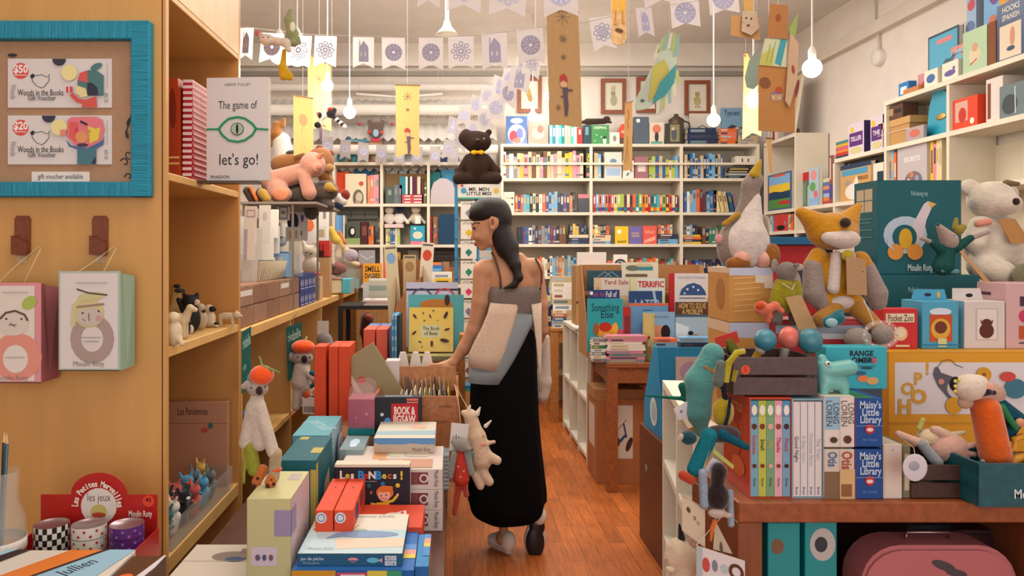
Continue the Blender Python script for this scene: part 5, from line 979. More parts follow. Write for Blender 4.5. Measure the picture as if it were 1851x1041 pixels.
for i, (a, lab, dec) in enumerate((
    ((441, 372, 463, 440, 3.35), 'white card with a rounded grey frame near the tall bookcase', [('r', .15, .1, .85, .3, '9a96a0'), ('r', .22, .13, .78, .27, 'ddd8d4')]),
    ((467, 370, 488, 440, 3.38), 'grey-white envelope card right of the framed one', [('e', .5, .3, .2, .12, 'b8b4b8')]),
    ((486, 378, 503, 430, 3.45), 'narrow card edge beside the badge card', []),
    ((500, 370, 524, 398, 3.5), 'white card with a square badge drawing, highest on the rack', [('r', .18, .12, .82, .9, '5a565c'), ('r', .24, .18, .76, .84, 'dcd8d4'), ('r', .35, .4, .65, .6, '8a8684')]),
    ((522, 367, 556, 435, 3.62), 'cream card with dark blue planet and small figures', [('e', .2, .5, .3, .25, '22305c'), ('r', .2, .1, .8, .14, '6a6a78'), ('e', .7, .4, .08, .1, '6a5a9a'), ('e', .6, .8, .1, .08, '5a5a90')]),
    ((548, 386, 572, 440, 3.75), 'card with an orange disc beside the planet card', [('e', .45, .4, .35, .2, 'd86a34'), ('c', .2, .3, .06, '6a5a78')]),
    ((572, 376, 594, 440, 3.8), 'grey-white card with a barcode at the right of the rack', [('r', .5, .08, .75, .3, '8a8a90')]),
    ((570, 408, 590, 450, 3.75), 'white card with a small photo print below the barcode card', [('r', .2, .15, .8, .5, 'a89a80')]),
    ((440, 414, 460, 470, 3.2), 'tall lavender-edged envelope at the left end of the rack', [('r', 0, 0, .3, 1, 'b0a4bc')]),
    ((450, 412, 474, 470, 3.18), 'first tall white envelope leaning left', []), ((468, 413, 494, 470, 3.2), 'second tall white envelope with a dot', [('c', .3, .25, .05, '4a4444')]),
    ((482, 408, 505, 458, 3.25), 'third tall white envelope nearest the penholder', []),
    ((516, 410, 543, 436, 3.4), 'card printed with small pencils in the clear holder', [('r', .15, .2, .85, .85, 'dfc8b0'), ('r', .3, .3, .34, .8, '9a6a5a'), ('r', .5, .3, .54, .8, 'a87a6a'), ('r', .7, .3, .74, .8, '7a6a5a')]),
    ((437, 469, 464, 536, 2.97), 'tall white card with a fine plant drawing, nearest of all', [('l', [(.5, .75), (.5, .9)], .02, '8a8a90'), ('e', .5, .62, .15, .02, 'a0a0a8'), ('r', .5, .4, .6, .6, 'c4c4cc')]),
    ((478, 465, 496, 500, 3.15), 'card with a green square printed on it', [('r', .2, .1, .9, .95, '6a8f6c')]),
    ((496, 466, 516, 515, 3.2), 'grey-green folded card beside the green one', [('r', .1, .1, .6, .5, '8a9c8c')]),
    ((513, 487, 545, 522, 3.3), 'clear sleeve with a peach card at the end of the drawers', [('e', .4, .5, .35, .4, 'd8b088')]),
)):
    gc(*a, 'd4cfca' if i % 2 else 'e0dbd4', {'f': dec}, lab, tilt=5)
for i in range(13):
    x = 465 + i * 3.4; b = carton(B(), .075, .0025, .095, 'dfd4bc', {}); tag(b.build('price_tag', None, (-.93, .93 * F / (CX - x), 1.262), rot=(R(-10 - i * .6), 0, R(-62))), f"small cream card, {ORD[i]} in the fanned row in the top drawer", 'card', 'fanned cream cards on the drawer set')
bx('gift_box', 'light blue box with a pale picture on the card rack', 'box', (482, 455, 522, 486), 4.0, .08, '7fa4c8', {'f': [('r', .4, .2, .75, .9, 'a8b0b8'), ('r', .0, .0, 1, .05, '3a6a90')]}, z=1.262)
t = Toy('fabric_roll', 'grey striped fabric roll lying on the light blue box', 'fabric roll', 500, 447, 4.03); t.s('roll', [('c', (492, 444, 6), (508, 440, 6), 9, 9)], '9aa0a4', 'fabric', 1.2); t.l('band', [(490, 441, -4), (500, 437, -5), (512, 432, -4)], 1.2, '3c4450')
t.t.location.z += .012
t = Toy('clear_pen_pot', 'clear plastic pot beside the light blue box', 'pot', 532, 486, 4.08); B().box(-.035, -.0, 0, .035, .06, .14, mat('d0d4d8', 'film'), .002).build('pot', t.t); t.t.location.z = 1.262
# bear keeper, red basket, glass bowl, tins
t = Toy('llama_ornament', 'small cream toy animal wrapped in film with a red base', 'ornament', 562, 500, 4.85); t.t.location.z = ZC + .15
t.s('body', [('e', (560, 455, 0), (13, 10, 12)), ('c', (552, 447), (548, 437), 4, 3), ('c', (567, 447), (572, 438), 4, 3), ('e', (562, 480, 0), (16, 12, 18))], 'd8c8b4'); t.e('eyes', [((556, 456, -10), (1.5, 1.5, 1.5)), ((564, 458, -10), (1.5, 1.5, 1.5))], '332822'); t.e('base', [((563, 494, 0), (17, 13, 5))], 'c83a28')
tag(B().box(-.07, 0, 0, .07, .10, .15, mat('c9a27c', 'card'), .002).build('riser_box', None, (t.t.location.x, 4.80, ZC)), 'small tan box under the cream toy animal', 'box')
t = Toy('red_basket', 'small red plastic basket with slots behind the glass bowl', 'basket', 580, 465, 5.1); kk = t.k; t.t.location.z = ZC + .277
b = B(); m = mat('c42a20', 'plastic'); b.box(-15 * kk, 0, 0, 15 * kk, .004, 30 * kk, m); b.box(-15 * kk, .09, 0, 15 * kk, .094, 30 * kk, m); b.box(-15 * kk, .004, 0, -15 * kk + .004, .09, 30 * kk, m); b.box(15 * kk - .004, .004, 0, 15 * kk, .09, 30 * kk, m); b.box(-15 * kk, .0, 0, 15 * kk, .094, .004, m)
b.deco(((-15 * kk, -.0005, 30 * kk), (30 * kk, 0, 0), (0, 0, -30 * kk), (0, -1, 0)), [('r', .2, .2, .26, .6, '4a1410'), ('r', .4, .2, .46, .6, '4a1410'), ('r', .6, .2, .66, .6, '4a1410'), ('r', .25, .6, .7, 1, '3a100c')]); b.build('basket', t.t)
tag(B().box(-.06, 0, 0, .06, .1, .276, mat('b08a60', 'card'), .002).build('riser_box', None, (t.t.location.x, 5.1, ZC)), 'taller tan box under the red basket', 'box')
t = Toy('glass_bowl', 'round clear glass bowl tied with cellophane, on the painted tin', 'bowl', 606, 498, 5.55); t.t.location.z = ZC + .125; kk = t.k
B().lathe([(.001, .0), (18 * kk, 0), (27 * kk, 12 * kk), (29 * kk, 22 * kk), (25 * kk, 36 * kk), (12 * kk, 44 * kk), (5 * kk, 50 * kk), (10 * kk, 60 * kk)], (0, .09, 0), mat('b8a8a0', 'film')).build('globe', t.t)
t.e('contents', [((597, 484, 18), (9, 8, 9)), ((607, 480, 24), (9, 8, 10)), ((615, 483, 22), (9, 7, 9)), ((603, 490, 28), (13, 10, 6))], '8a4a44', 'plush'); t.e('panda_charm', [((595, 477, 12), (5, 4, 5)), ((602, 481, 10), (4, 3, 4))], '1d1a1c', 'paper')
for sx in (-1, 1): t.s('ruffle', [('e', (606 + sx * 12, 447, 25), (14, 6, 9), (0, sx * 25, 0))], 'c8b8a0', 'film', 1.4)
t = Toy('painted_tin', 'cream painted tin with a turquoise end under the glass bowl', 'tin', 606, 528, 5.45); t.t.location.z = ZC; kk = t.k
b = B(); b.box(-21 * kk, 0, .006, 12 * kk, .22, .115, mat('cdc0a4', 'gloss'), .01); b.box(12 * kk, .0, .006, 27 * kk, .22, .118, mat('4fb0c0', 'gloss'), .004); b.box(-22 * kk, -.003, .105, 13 * kk, .223, .124, mat('b08a80', 'metal'), .003); b.box(-18 * kk, .02, 0, -8 * kk, .2, .007, mat('b8904c', 'metal')); b.build('tin', t.t)
t = Toy('plush_rabbit_doll', 'yellow and lilac knotted soft doll above the glass bowl', 'soft toy', 615, 460, 5.8); t.t.location.z += .0
t.s('body', [('c', (598, 415, 0), (608, 434, 0), 6, 8), ('c', (608, 434), (618, 446, 4), 8, 6)], 'c8a848'); t.s('ears', [('c', (612, 420, 5), (622, 438, 5), 4, 5)], 'b8734c'); t.s('head', [('e', (634, 462, 6), (13, 10, 12)), ], 'a898a8'); t.s('limbs', [('c', (612, 440, 2), (610, 462, 4), 5, 7), ('c', (625, 470, 6), (645, 478, 4), 4, 5), ('c', (622, 450, 8), (634, 462, 8), 6, 7)], 'cdbb98')
t = Toy('clear_box', 'clear plastic box at the far end of the counter', 'box', 638, 526, 6.3); t.t.location.z = ZC; B().box(-.06, 0, 0, .06, .16, .17, mat('b8c8c0', 'film'), .003).build('box', t.t); B().box(-.05, .02, .002, .05, .14, .08, mat('7a9a98', 'paper')).build('contents', t.t)
for i, (px, py, c, n) in enumerate(((572, 505, 'd8cbb8', 'cream'), (566, 496, '1f4f6c', 'dark blue'), (578, 520, '2f6f98', 'blue'))):
    t = Toy('small_soft_toy', f'{n} little knotted toy on the counter beside the navy boxes', 'soft toy', px, 540, 4.76 + i * .0); t.t.location.z = ZC + .012; t.t.location.y = [4.80, 4.78, 4.84][i]; t.t.location.x = -.98 + i * .035
    t.s('body', [('e', (px, 532 - i * 3, 0), (9, 8, 9)), ('c', (px - 6, 525), (px - 11, 517 - i * 3), 4, 3), ('c', (px + 5, 524), (px + 8, 515), 4, 3)], c)
# ---- pile of large soft toys on the cards
t = T('rack_canopy', 'grey board shelf above the cards, under the heap of soft toys', 'shelf board', (-.95, 3.95, 1.655)); B().box(-.2, 0, 0, .22, .80, .012, mat('8a8078', 'card')).build('board', t)
for y in (.05, .78):
    for x in (-.19, .075): B().box(x, y, -.569, x + .012, y + .012, 0, mat('9a9488', 'metal')).build('post', t)
YT = 4.3
t = Toy('plush_pig', 'large pink piglet soft toy draped over the card rack', 'soft toy', 530, 362, YT); PK = 'ad7a68'
t.s('body', [('c', (490, 328, 0), (545, 312, 0), 19, 17), ('e', (567, 299, -8), (23, 20, 23)), ('c', (492, 330, 0), (505, 345, -12), 16, 19), ('e', (510, 352, -18), (22, 17, 15)), ('c', (552, 318, -14), (563, 350, -20), 11, 13), ('c', (575, 305, -20), (580, 308, -26), 9, 8), ('c', (490, 340, 10), (480, 350, 10), 14, 14)], PK)
t.s('ear', [('c', (578, 288, -18), (586, 281, -20), 6, 2.5)], 'a8604c'); t.s('ear', [('c', (565, 279, -5), (570, 272, -8), 6, 3)], 'a8604c'); t.e('sole', [((515, 354, -34), (14, 3, 11))], 'c47a5c', 'plush'); t.e('snout', [((582, 305, -32), (6, 5, 6))], 'b8705c', 'plush')
t = Toy('plush_bear', 'large brown bear soft toy behind the pink piglet', 'soft toy', 550, 330, YT + .22)
t.s('body', [('c', (505, 296, 0), (545, 292, 0), 16, 18), ('e', (580, 292, 0), (24, 20, 26)), ('c', (580, 305, 0), (592, 330, 0), 12, 12)], '8a5c34'); t.s('ear', [('e', (578, 270, -2), (8, 5, 8))], '7a3c1c'); t.s('ear', [('e', (598, 278, 0), (6, 5, 7))], '7a3c1c'); t.s('hat', [('e', (528, 278, 0), (12, 10, 7))], '3a3028'); t.e('muzzle', [((597, 305, -12), (9, 9, 8))], '9a7040', 'plush')
t = Toy('plush_mole', 'dark grey-brown mole soft toy with a yellow beak under the piglet', 'soft toy', 560, 380, YT + .04)
t.s('body', [('c', (525, 345, 10), (560, 350, 6), 20, 22), ('e', (588, 345, 0), (24, 20, 19)), ('c', (555, 360, 0), (565, 385, -8), 12, 13), ('c', (585, 360, 0), (598, 372, -6), 9, 8)], '4a3f38'); t.s('beak', [('c', (598, 340, -18), (612, 346, -24), 9, 2.5)], '96762c')
t = Toy('plush_bird', 'mustard and dark striped toy bird at the left of the heap', 'soft toy', 470, 366, YT - .1); t.s('body', [('c', (447, 345, 0), (456, 362, 0), 8, 7), ('c', (470, 348), (474, 362), 8, 8)], '3a2c28'); t.s('wing', [('c', (476, 350, -6), (484, 360, -8), 9, 8)], '9a7a30'); t.s('leg', [('c', (455, 340, -8), (466, 362, -8), 3.5, 3)], 'c8602c')
t.t.location.z += .0
t = Toy('sailor_doll', 'small doll with a red head and navy shoes hanging beside the heap', 'soft toy', 615, 378, 4.7); t.s('head', [('e', (624, 352, 0), (9, 8, 10))], '7a2c20'); t.s('body', [('c', (612, 358, 0), (620, 364, 0), 9, 8)], 'd8d0c8', 'fabric'); t.s('shoes', [('c', (604, 370, -2), (616, 373, -2), 5, 5)], '26304c')
t = Toy('plush_fox', 'brown-headed soft toy in a grey wrap standing at the back left', 'soft toy', 505, 288, 5.1)
t.s('body', [('c', (508, 250, 0), (512, 282, 0), 17, 20), ('c', (495, 262), (500, 285), 8, 10)], 'c4bcb4'); t.s('head', [('c', (500, 238, -6), (502, 222, -6), 13, 8), ('c', (512, 222, -6), (515, 211, -6), 6, 3), ('c', (496, 240, -4), (494, 256, -4), 9, 8)], '8a5a2c')
t.t.location.z -= .02
tag(B().box(-.12, 0, 0, .12, .2, .92, mat('b0a898', 'paint'), .003).build('display_pillar', None, (Xp(505, 5.1), 5.0, ZC)), 'plain grey pillar box carrying the wrapped brown-headed toy', 'display box')
# ================================================================ the low table by the aisle (top z .45)
ZT2 = .4505
def tb(name, lab, rect, Y, D, col, dec={}, z=None, cat='box', **k): return bx(name, lab, cat, rect, Y, D, col, dec, z=z, **k)
tb('tall_carton', 'tall pale green carton with a lilac side patch and animal card', (446, 901, 526, 1100), 2.0, .25, 'c4c08e', {'f': [('r', .62, .11, 1, .36, '9a8fb0'), ('r', .1, .46, .68, .64, 'cfc4d4'), ('e', .25, .56, .06, .03, '6a5a70'), ('e', .4, .56, .05, .03, '5a5a78'), ('e', .55, .56, .05, .03, '7a5a60')],
    'r': [('r', 0, 0, 1, 1, 'c8b4b8'), ('e', .5, .55, .3, .14, 'b8a8a0'), ('r', 0, .11, .25, .36, '9a8fb0')], 't': [('r', .6, .1, .9, .35, 'b0a8a4')]}, z=ZT2)
DT = '155f6c'
tb('teal_carton', 'dark teal carton with yellow tabs behind the pale green one', (504, 832, 571, 1000), 2.32, .30, DT, {'t': [('r', .1, .02, .35, .14, 'b8a858'), ('r', .7, .5, 1, .72, 'b8a858')], 'r': [('r', 0, .05, .12, .6, 'b8a858'), ('p', [(.3, .9), (.5, .4), (.8, .3), (.9, .9)], 'c8a084')], 'f': [('r', .85, .1, 1, .8, 'b8a858')]}, z=ZT2)
tb('light_blue_carton', 'light blue carton with a striped white side panel', (528, 787, 594, 950), 2.68, .32, '5f9fae', {'t': [TX(.6, .5, .2, 'pirouli', 60, .5, .02, '9cc4cc')], 'r': [('r', 0, 0, 1, 1, 'a8c4d0')] + [('r', .02, .02 + i / 26, .22, .02 + (i + .5) / 26, '5a6a74') for i in range(25)] + [('e', .65, .35, .22, .22, 'cfc8cc'), ('e', .65, .35, .15, .15, 'a8b0c0')]}, z=ZT2)
for i, x in enumerate((568, 594, 612)):
    tb('tall_red_box', f"tall orange-red box standing by the counter, {['left', 'middle', 'right'][i]} of three", (x, 626 + (0 if i else 0), x + [21, 17, 20][i], 820), 3.25, .20 if i else .12, 'd64b28', {'r': [('r', .6, .3, 1, .9, 'd8b8a8')], 't': [('r', .1, .1, .9, .2, 'c03c20')]}, z=ZT2, group=None)
for i, x in enumerate((570, 604)):
    tb('small_red_box', f"orange-red box with a white disc lying before the puzzle box, {['left', 'right'][i]} one", (x, 922, x + 32 + i * 2, 960), 2.15, .30, 'd84a2c', {'f': [('c', .33, .28, .2, 'cfd0d8'), ('o', .33, .28, .14, .03, '5a6a90')], 'r': [('e', .3, .4, .12, .3, '2f3a78'), ('e', .65, .35, .12, .3, '6a3a4a')], 't': [TX(.5, .6, .05, 'pirouli', 80, .3, .01, 'e8d0c0'), ('r', .45, .3, .55, .33, '4a2018')]}, z=.571)
tb('picture_game_box', 'black game box reading Les BonBecs! with a waving child', (605, 840, 741, 915), 2.45, .05, '25202c', {'f': [('r', 0, 0, 1, .06, 'd8ccb4'), TX(.10, .26, .20, 'L', 0, .5, .05, 'e8e4dc'), TX(.17, .26, .16, 'e', 0, .5, .05, 'd8c040'), TX(.235, .26, .16, 's', 0, .5, .05, 'e8e4dc'), TX(.35, .26, .20, 'B', 0, .5, .06, '2f8ac8'), TX(.42, .26, .16, 'o', 0, .5, .06, 'c03a34'), TX(.50, .26, .18, 'N', 0, .5, .05, 'e8e4dc'), TX(.58, .26, .20, 'B', 0, .5, .06, '2f8ac8'), TX(.66, .26, .16, 'e', 0, .5, .05, 'd8c040'), TX(.73, .26, .16, 'c', 0, .5, .05, 'd05a34'), TX(.80, .26, .16, 's', 0, .5, .05, 'e8e4dc'), TX(.89, .26, .2, '!', 0, .5, .06, 'd8c040'),
    TX(.4, .39, .045, 'jeu et tire des couleurs', 0, .4, .01, 'a8a0a0'), ('c', .64, .45, .055, '2f6aa8'), ('c', .46, .50, .05, '1f6a60'), ('c', .84, .49, .055, 'e0b83c'), ('e', .67, .66, .115, .17, 'd8702c'), ('c', .66, .73, .15, 'e8b0a0'), ('e', .69, .58, .09, .07, -15, 'd8702c'), ('c', .62, .74, .02, '4a2a2a'), ('c', .69, .72, .02, '4a2a2a'), ('l', [(.58, .82), (.64, .8), (.7, .82)], .012, 'b04040'),
    ('l', [(.66, .92), (.78, .85), (.83, .74)], .07, 'd8b430'), ('l', [(.6, .96), (.48, .93)], .06, 'd8b430'), ('p', [(.56, .9), (.72, .88), (.74, 1), (.54, 1)], 'd8b430'), ('e', .84, .71, .015, .04, 'e8b0a0'), ('e', .49, .65, .015, .04, 'c06a5a')], 'r': [('r', 0, 0, 1, 1, 'c8bca8')], 't': [('r', 0, 0, 1, 1, 'd8ccb8')]}, z=.561)
tb('flat_red_box', 'red box with a striped animal picture under the fishing game', (640, 952.7, 763, 990), 2.24, .2, 'd24a30', {'t': [('e', .45, .55, .2, .12, '2f3a80'), ('e', .55, .5, .15, .12, 'd8d0c8'), ('l', [(.6, .4), (.7, .3), (.72, .5)], .05, 'e8e0d8'), TX(.5, .75, .06, 'MAGNETIC', 0, .4, .02, 'd8c0a8')]}, z=.5005)
tb('puzzle_box', 'rainbow-striped picture box at the bottom of the game pile', (750, 1024, 775, 1100), 2.0, .23, '3b86c0', {'t': [('r', .5, 0, 1, .15, '5f8fd0'), ('r', .5, .15, 1, .3, 'e09a90'), ('r', .5, .3, 1, .42, 'd8c850'), ('r', .5, .42, 1, .7, '4a8ac8')], 'f': [('r', .0, 0, 1, .3, '2f6aa8'), ('r', .3, .3, .6, .6, 'd04848')], 'r': [('r', 0, 0, .3, 1, '4a9a80'), ('r', .3, 0, .5, 1, 'd8b850'), ('r', .5, 0, .8, 1, 'c06a50')]}, z=ZT2)
tb('wooden_toy_box', 'yellow and blue box under the fishing game at the bottom edge', (527, 1031, 748, 1100), 1.97, .27, '1f5fa8', {'f': [('r', 0, 0, .36, 1, 'd0962c'), ('r', .37, .05, .62, .3, 'c04a6a'), ('r', .4, .1, .6, .2, 'e8d8e0'), ('r', .62, 0, .78, .2, 'd8c850'), ('r', .78, 0, .9, .3, '3f9a70')], 't': [('r', 0, 0, 1, 1, '2f6ab0'), ('r', .7, .35, 1, .5, '5f8fd0'), ('r', .7, .5, 1, .62, 'e09a90'), ('r', .7, .62, 1, .72, 'd8c850')]}, z=ZT2)
tb('fishing_game_box', 'white-topped blue box reading jeu de peche with a whale and fish', (538, 1001, 727, 1031), 1.995, .30, '245a7c', {'f': [TX(.14, .40, .26, 'jeu de pêche', 0, .24, .01, 'c8d8e0'), TX(.13, .72, .2, 'fishing game', 0, .22, .0, '8fb0c4'), ('e', .53, .48, .05, .2, 'd8909c'), ('r', .48, .52, .58, .62, '245a7c'), ('e', .72, .5, .06, .22, '5fb8d4'), ('p', [(.77, .5), (.81, .3), (.81, .7)], 'e09a90'), ('r', .835, .12, .945, .92, 'cdd4dc'), ('r', .888, .12, .892, .92, '245a7c'), ('r', .835, .5, .945, .54, '245a7c'), ('c', .865, .3, .1, '7a8aa0'), TX(.865, .74, .2, '15', 0, .05, .01, '7a8aa0'), TX(.92, .3, .2, '2', 0, .05, .01, '7a8aa0'), ('c', .92, .75, .1, '7a8aa0')],
    't': [('r', 0, 0, 1, 1, 'd6d2c4'), ('p', [(.0, .45), (1, .42), (1, .62), (0, .66)], 'b4d0d4'), ('p', [(0, .62), (1, .58), (1, 1), (0, 1)], 'b8d0d8'), ('p', [(.3, .66), (1, .64), (1, .85), (.35, .9)], 'dcc8b4'), ('e', .6, .55, .33, .085, '7f98bc'), ('p', [(.28, .55), (.2, .66), (.4, .6)], '7f98bc'), ('e', .52, .45, .08, .03, '9ab4a8'), ('p', [(.05, .3), (.5, .3), (.45, .42), (.03, .42)], 'dcc8ac'), TX(.6, .07, .06, 'La joyeuse pêche', 0, .5, .0, '9a948c'), TX(.2, .9, .05, 'Moulin Roty', 0, .25, .0, '8a9ca4')]}, z=.554)
for i in range(3):
    tb('wood_blocks_box', f"white box with a maroon label and round window, {['bottom', 'middle', 'top'][i]} of three", (612, 848, 800, 885), 2.52, .30, 'cfc3bc', {'f': [('r', .68, .15, .86, .75, '7a3a44'), ('r', .69, .2, .76, .7, '8a4a50'), ('o', .82, .45, .22, .08, 'd8ccc8'), TX(.94, .45, .045, 'Moulin Roty', 90, .8, .0, '4a3a48')],
        't': [('r', .28, .3, .42, .6, 'd09a68'), ('r', .45, .25, .6, .5, 'd8d8c0'), ('r', .62, .25, .85, .5, 'd4c8b8'), ('r', .35, .6, .9, .95, 'c09078'), ('r', .45, .65, .6, .85, 'd8ccc0')], 'r': [('r', .1, .2, .9, .8, 'c4b4b8')]}, z=None)
for i, o in enumerate([o for o in bpy.data.objects if o.name.startswith('wood_blocks_box')]): o.location.z = ZT2 + i * .0705
tb('whale_game_box', 'pale blue and white box with a brand script in the middle of the pile', (676, 792, 786, 815), 2.72, .26, 'c4b4a4', {'f': [('r', 0, 0, 1, .42, '5f8fc4'), ('p', [(0, .3), (.2, .6), (.6, .35), (1, .5), (1, 1), (0, 1)], 'c4b0a0'), TX(.78, .78, .26, 'Moulin Roty', 0, .3, .0, '5a4a44')], 't': [('r', 0, 0, 1, 1, 'cfcabc'), ('p', [(0, .6), (1, .55), (1, .8), (0, .8)], '98b8c4'), ('e', .7, .3, .15, .15, 'd8b8a4')]}, z=.663)
tb('clear_toy_box', 'small clear box of shiny blue beads left of the whale box', (613, 812, 657, 829), 2.70, .20, '8fa4a8', {'t': [('r', .05, .05, .95, .95, '7a949c'), ('e', .5, .5, .2, .25, 'b8d8e8'), ('e', .5, .75, .15, .1, 'c8e0ec')], 'f': [('e', .6, .7, .2, .3, 'c04a50')]}, z=.55, kind='gloss')
tb('book_pile_end', 'pale blue stack of thin books beside the white boxes', (790, 822, 812, 925), 2.95, .25, '9ab4c0', {'f': [('r', 0, i / 9, 1, (i + .4) / 9, 'd8dcdc') for i in range(9)]}, z=ZT2, cat='books')
t = Toy('pink_gift_pot', 'pink wrapped gift box with a teal zigzag foot and clear bow', 'gift', 655, 785, 2.96); k = t.k
b = B(); b.box(-26 * k, 0, 16 * k, 22 * k, .13, 66 * k, mat('a8586c', 'gloss'), .002); b.box(-26 * k, 0, 0, 22 * k, .13, 16 * k, mat('1f7f88', 'gloss'), .002); b.deco(((-26 * k, -.0005, 66 * k), (48 * k, 0, 0), (0, 0, -66 * k), (0, -1, 0)), [('p', [(i / 8, .74), (i / 8 + .0625, .82), (i / 8 + .125, .74)], 'b0607a') for i in range(8)] + [('c', .7, .4, .04, 'c88898'), ('c', .3, .5, .03, 'c88898')]); b.build('box', t.t)
b = B(); pts = [(-26, 66), (-22, 88), (-12, 95), (8, 96), (20, 88), (22, 66)]; b.slab([(x * k, .005, z * k) for x, z in pts], (0, 1, 0), .003, mat('d8b8b8', 'film')); b.slab([(x * k, .11, z * k) for x, z in pts], (0, 1, 0), .003, mat('d8b8b8', 'film')); b.build('wrap', t.t); t.t.location.z = ZT2 + .215
tag(B().box(-.12, 0, 0, .07, .3, .212, mat('9c6a44', 'card'), .002).build('storage_box', None, (t.t.location.x, 2.96, ZT2)), 'brown carton hidden under the pink gift box', 'box')
tb('jigsaw_box', 'black box with a red label reading BOOK & JIGSAW', (678, 718, 762, 762), 2.98, .05, '26252c', {'f': [('r', .35, .22, .92, 1, 'b8222a'), TX(.63, .48, .27, 'BOOK &', 0, .45, .04, 'e8dcd4'), TX(.63, .78, .27, 'JIGSAW', 0, .5, .04, 'e8dcd4'), ('r', .68, .04, .93, .12, 'd86a5a'), ('r', .68, .15, .93, .2, 'd8786a'), ('e', .27, .9, .08, .2, '4a8ac0'), ('e', .15, .6, .04, .06, -30, 'c8c8cc')], 't': [('r', .2, .1, .8, .8, '6a7080')]}, z=.70)
# wooden crate full of cards
t = T('wooden_crate', 'wooden crate of file cards under the reaching hand', 'crate', (-.118, 3.06, ZT2), 0); k = 3.06 / F; CW = mat('a8683a', 'wood')
b = B(); b.box(-.215, 0, .0, .14, .012, .353, CW); b.box(-.215, .55, 0, .14, .562, .36, CW); b.box(-.215, .012, 0, -.203, .55, .35, CW); b.box(.128, .012, 0, .14, .55, .35, CW); b.box(-.203, .012, .10, .128, .55, .11, CW)
b.deco(((-.215, -.0005, .353), (.355, 0, 0), (0, 0, -.353), (0, -1, 0)), [TX(.55, .12, .03, 'FERIAL', 0, .2, .0, '6a3a1c'), TX(.85, .12, .03, 'PINERCA', 0, .2, .0, '6a3a1c'), TX(.8, .3, .03, 'SEALATO', 0, .2, .0, '6a3a1c')]); b.build('crate', t)
B().box(-.2, .30, .32, .13, .306, .43, mat('b87a48', 'wood')).build('divider', t)
rg = random.Random(8); grp = 'file cards in the wooden crate'
for i in range(22):
    x = -.10 + (i % 11) * .020; y = 3.11 + (i // 11) * .22; hh = .235 + rg.uniform(0, .03) + (.0 if i < 11 else .02); c = ['d8d4cc', 'c8ccd0', '2a3c58', 'd8c8a0', '4a6a90', 'dcd8d0', 'b8a890', 'c8bc58'][rg.randrange(8)]
    b = B(); b.box(-.0015, 0, 0, .0015, .12, hh, mat(c))
    tag(b.build('file_card', None, (-.118 + x + .02, y, ZT2 + .112), rot=(0, R(-6), 0)), f"thin card, {ORD[i % 11]} from left in the {'back' if i > 10 else 'front'} half of the crate", 'card', grp)
for i, px in enumerate((728, 751, 772)):
    b = B(); b.prism([(-.03, 0), (.03, 0), (.02, .05), (.012, .075), (-.012, .075), (-.02, .05)], 0, .02, mat('dcd6cc', 'plastic')); b.box(-.035, .0, -.3, .035, .02, 0, mat('cfc8bc', 'paper'))
    tag(b.build('index_divider', None, (Xp(px, 3.5), 3.5, ZT2 + .40)), f"white bottle-topped divider in the crate, {['left', 'middle', 'right'][i]} of three", 'divider')
b = carton(B(), .18, .012, .34, '9c8f6c', {'f': [('r', .0, 0, .12, 1, 'd8c8b0'), ('e', .25, .35, .12, .06, 'c84a30'), ('e', .4, .7, .14, .06, 'c84a30'), ('p', [(0, .5), (.5, .6), (.6, 1), (0, 1)], 'cf9a78')]})
tag(b.build('large_picture_card', None, (-.255, 3.30, .66), rot=(0, R(-32), 0)), 'olive picture book with orange fish leaning diagonally from the crate', 'book')
tb('white_spool_box', 'small white box standing at the left of the crate cards', (697, 652, 722, 700), 3.35, .08, 'd2c8c8', {}, z=.70)
tag(B().box(-.04, 0, 0, .04, .1, .25, mat('9c6a44', 'card')).build('storage_box', None, (Xp(710, 3.35), 3.35, ZT2)), 'narrow carton under the small white box by the crate', 'box')
for i, (x0, x1) in enumerate(((657, 678), (680, 700))):
    tb('salmon_box', f"salmon and blue tall box, {['left', 'right'][i]} of the pair behind the leaning picture", (x0, 596, x1, 700), 3.78, .34, 'd8604c', {'t': [('r', 0, 0, 1, .4, '5a7ab0'), ('r', 0, .4, 1, 1, 'd8604c')], 'r': [('r', 0, 0, .45, 1, 'd8604c'), ('r', .45, 0, 1, 1, '5a7ab0'), ('p', [(.3, .6), (.9, .2), (1, 1), (.2, 1)], 'b8b0c0')]}, z=ZT2)
for i, (x0, c, n) in enumerate(((708, '3f86b4', 'blue'), (713, '4f9ac0', 'lighter blue'), (718, '1f2a38', 'navy'))):
    tb('thin_book', f"{n} thin upright book, {ORD[i]} of three left of the bees book", (x0, 570, x0 + 4.4, 720), 3.72, .2, c, {'f': [('r', .2, i2 / 12, .8, (i2 + .4) / 12, '9cc4dc') for i2 in range(12)] if i < 2 else []}, z=ZT2, cat='book')
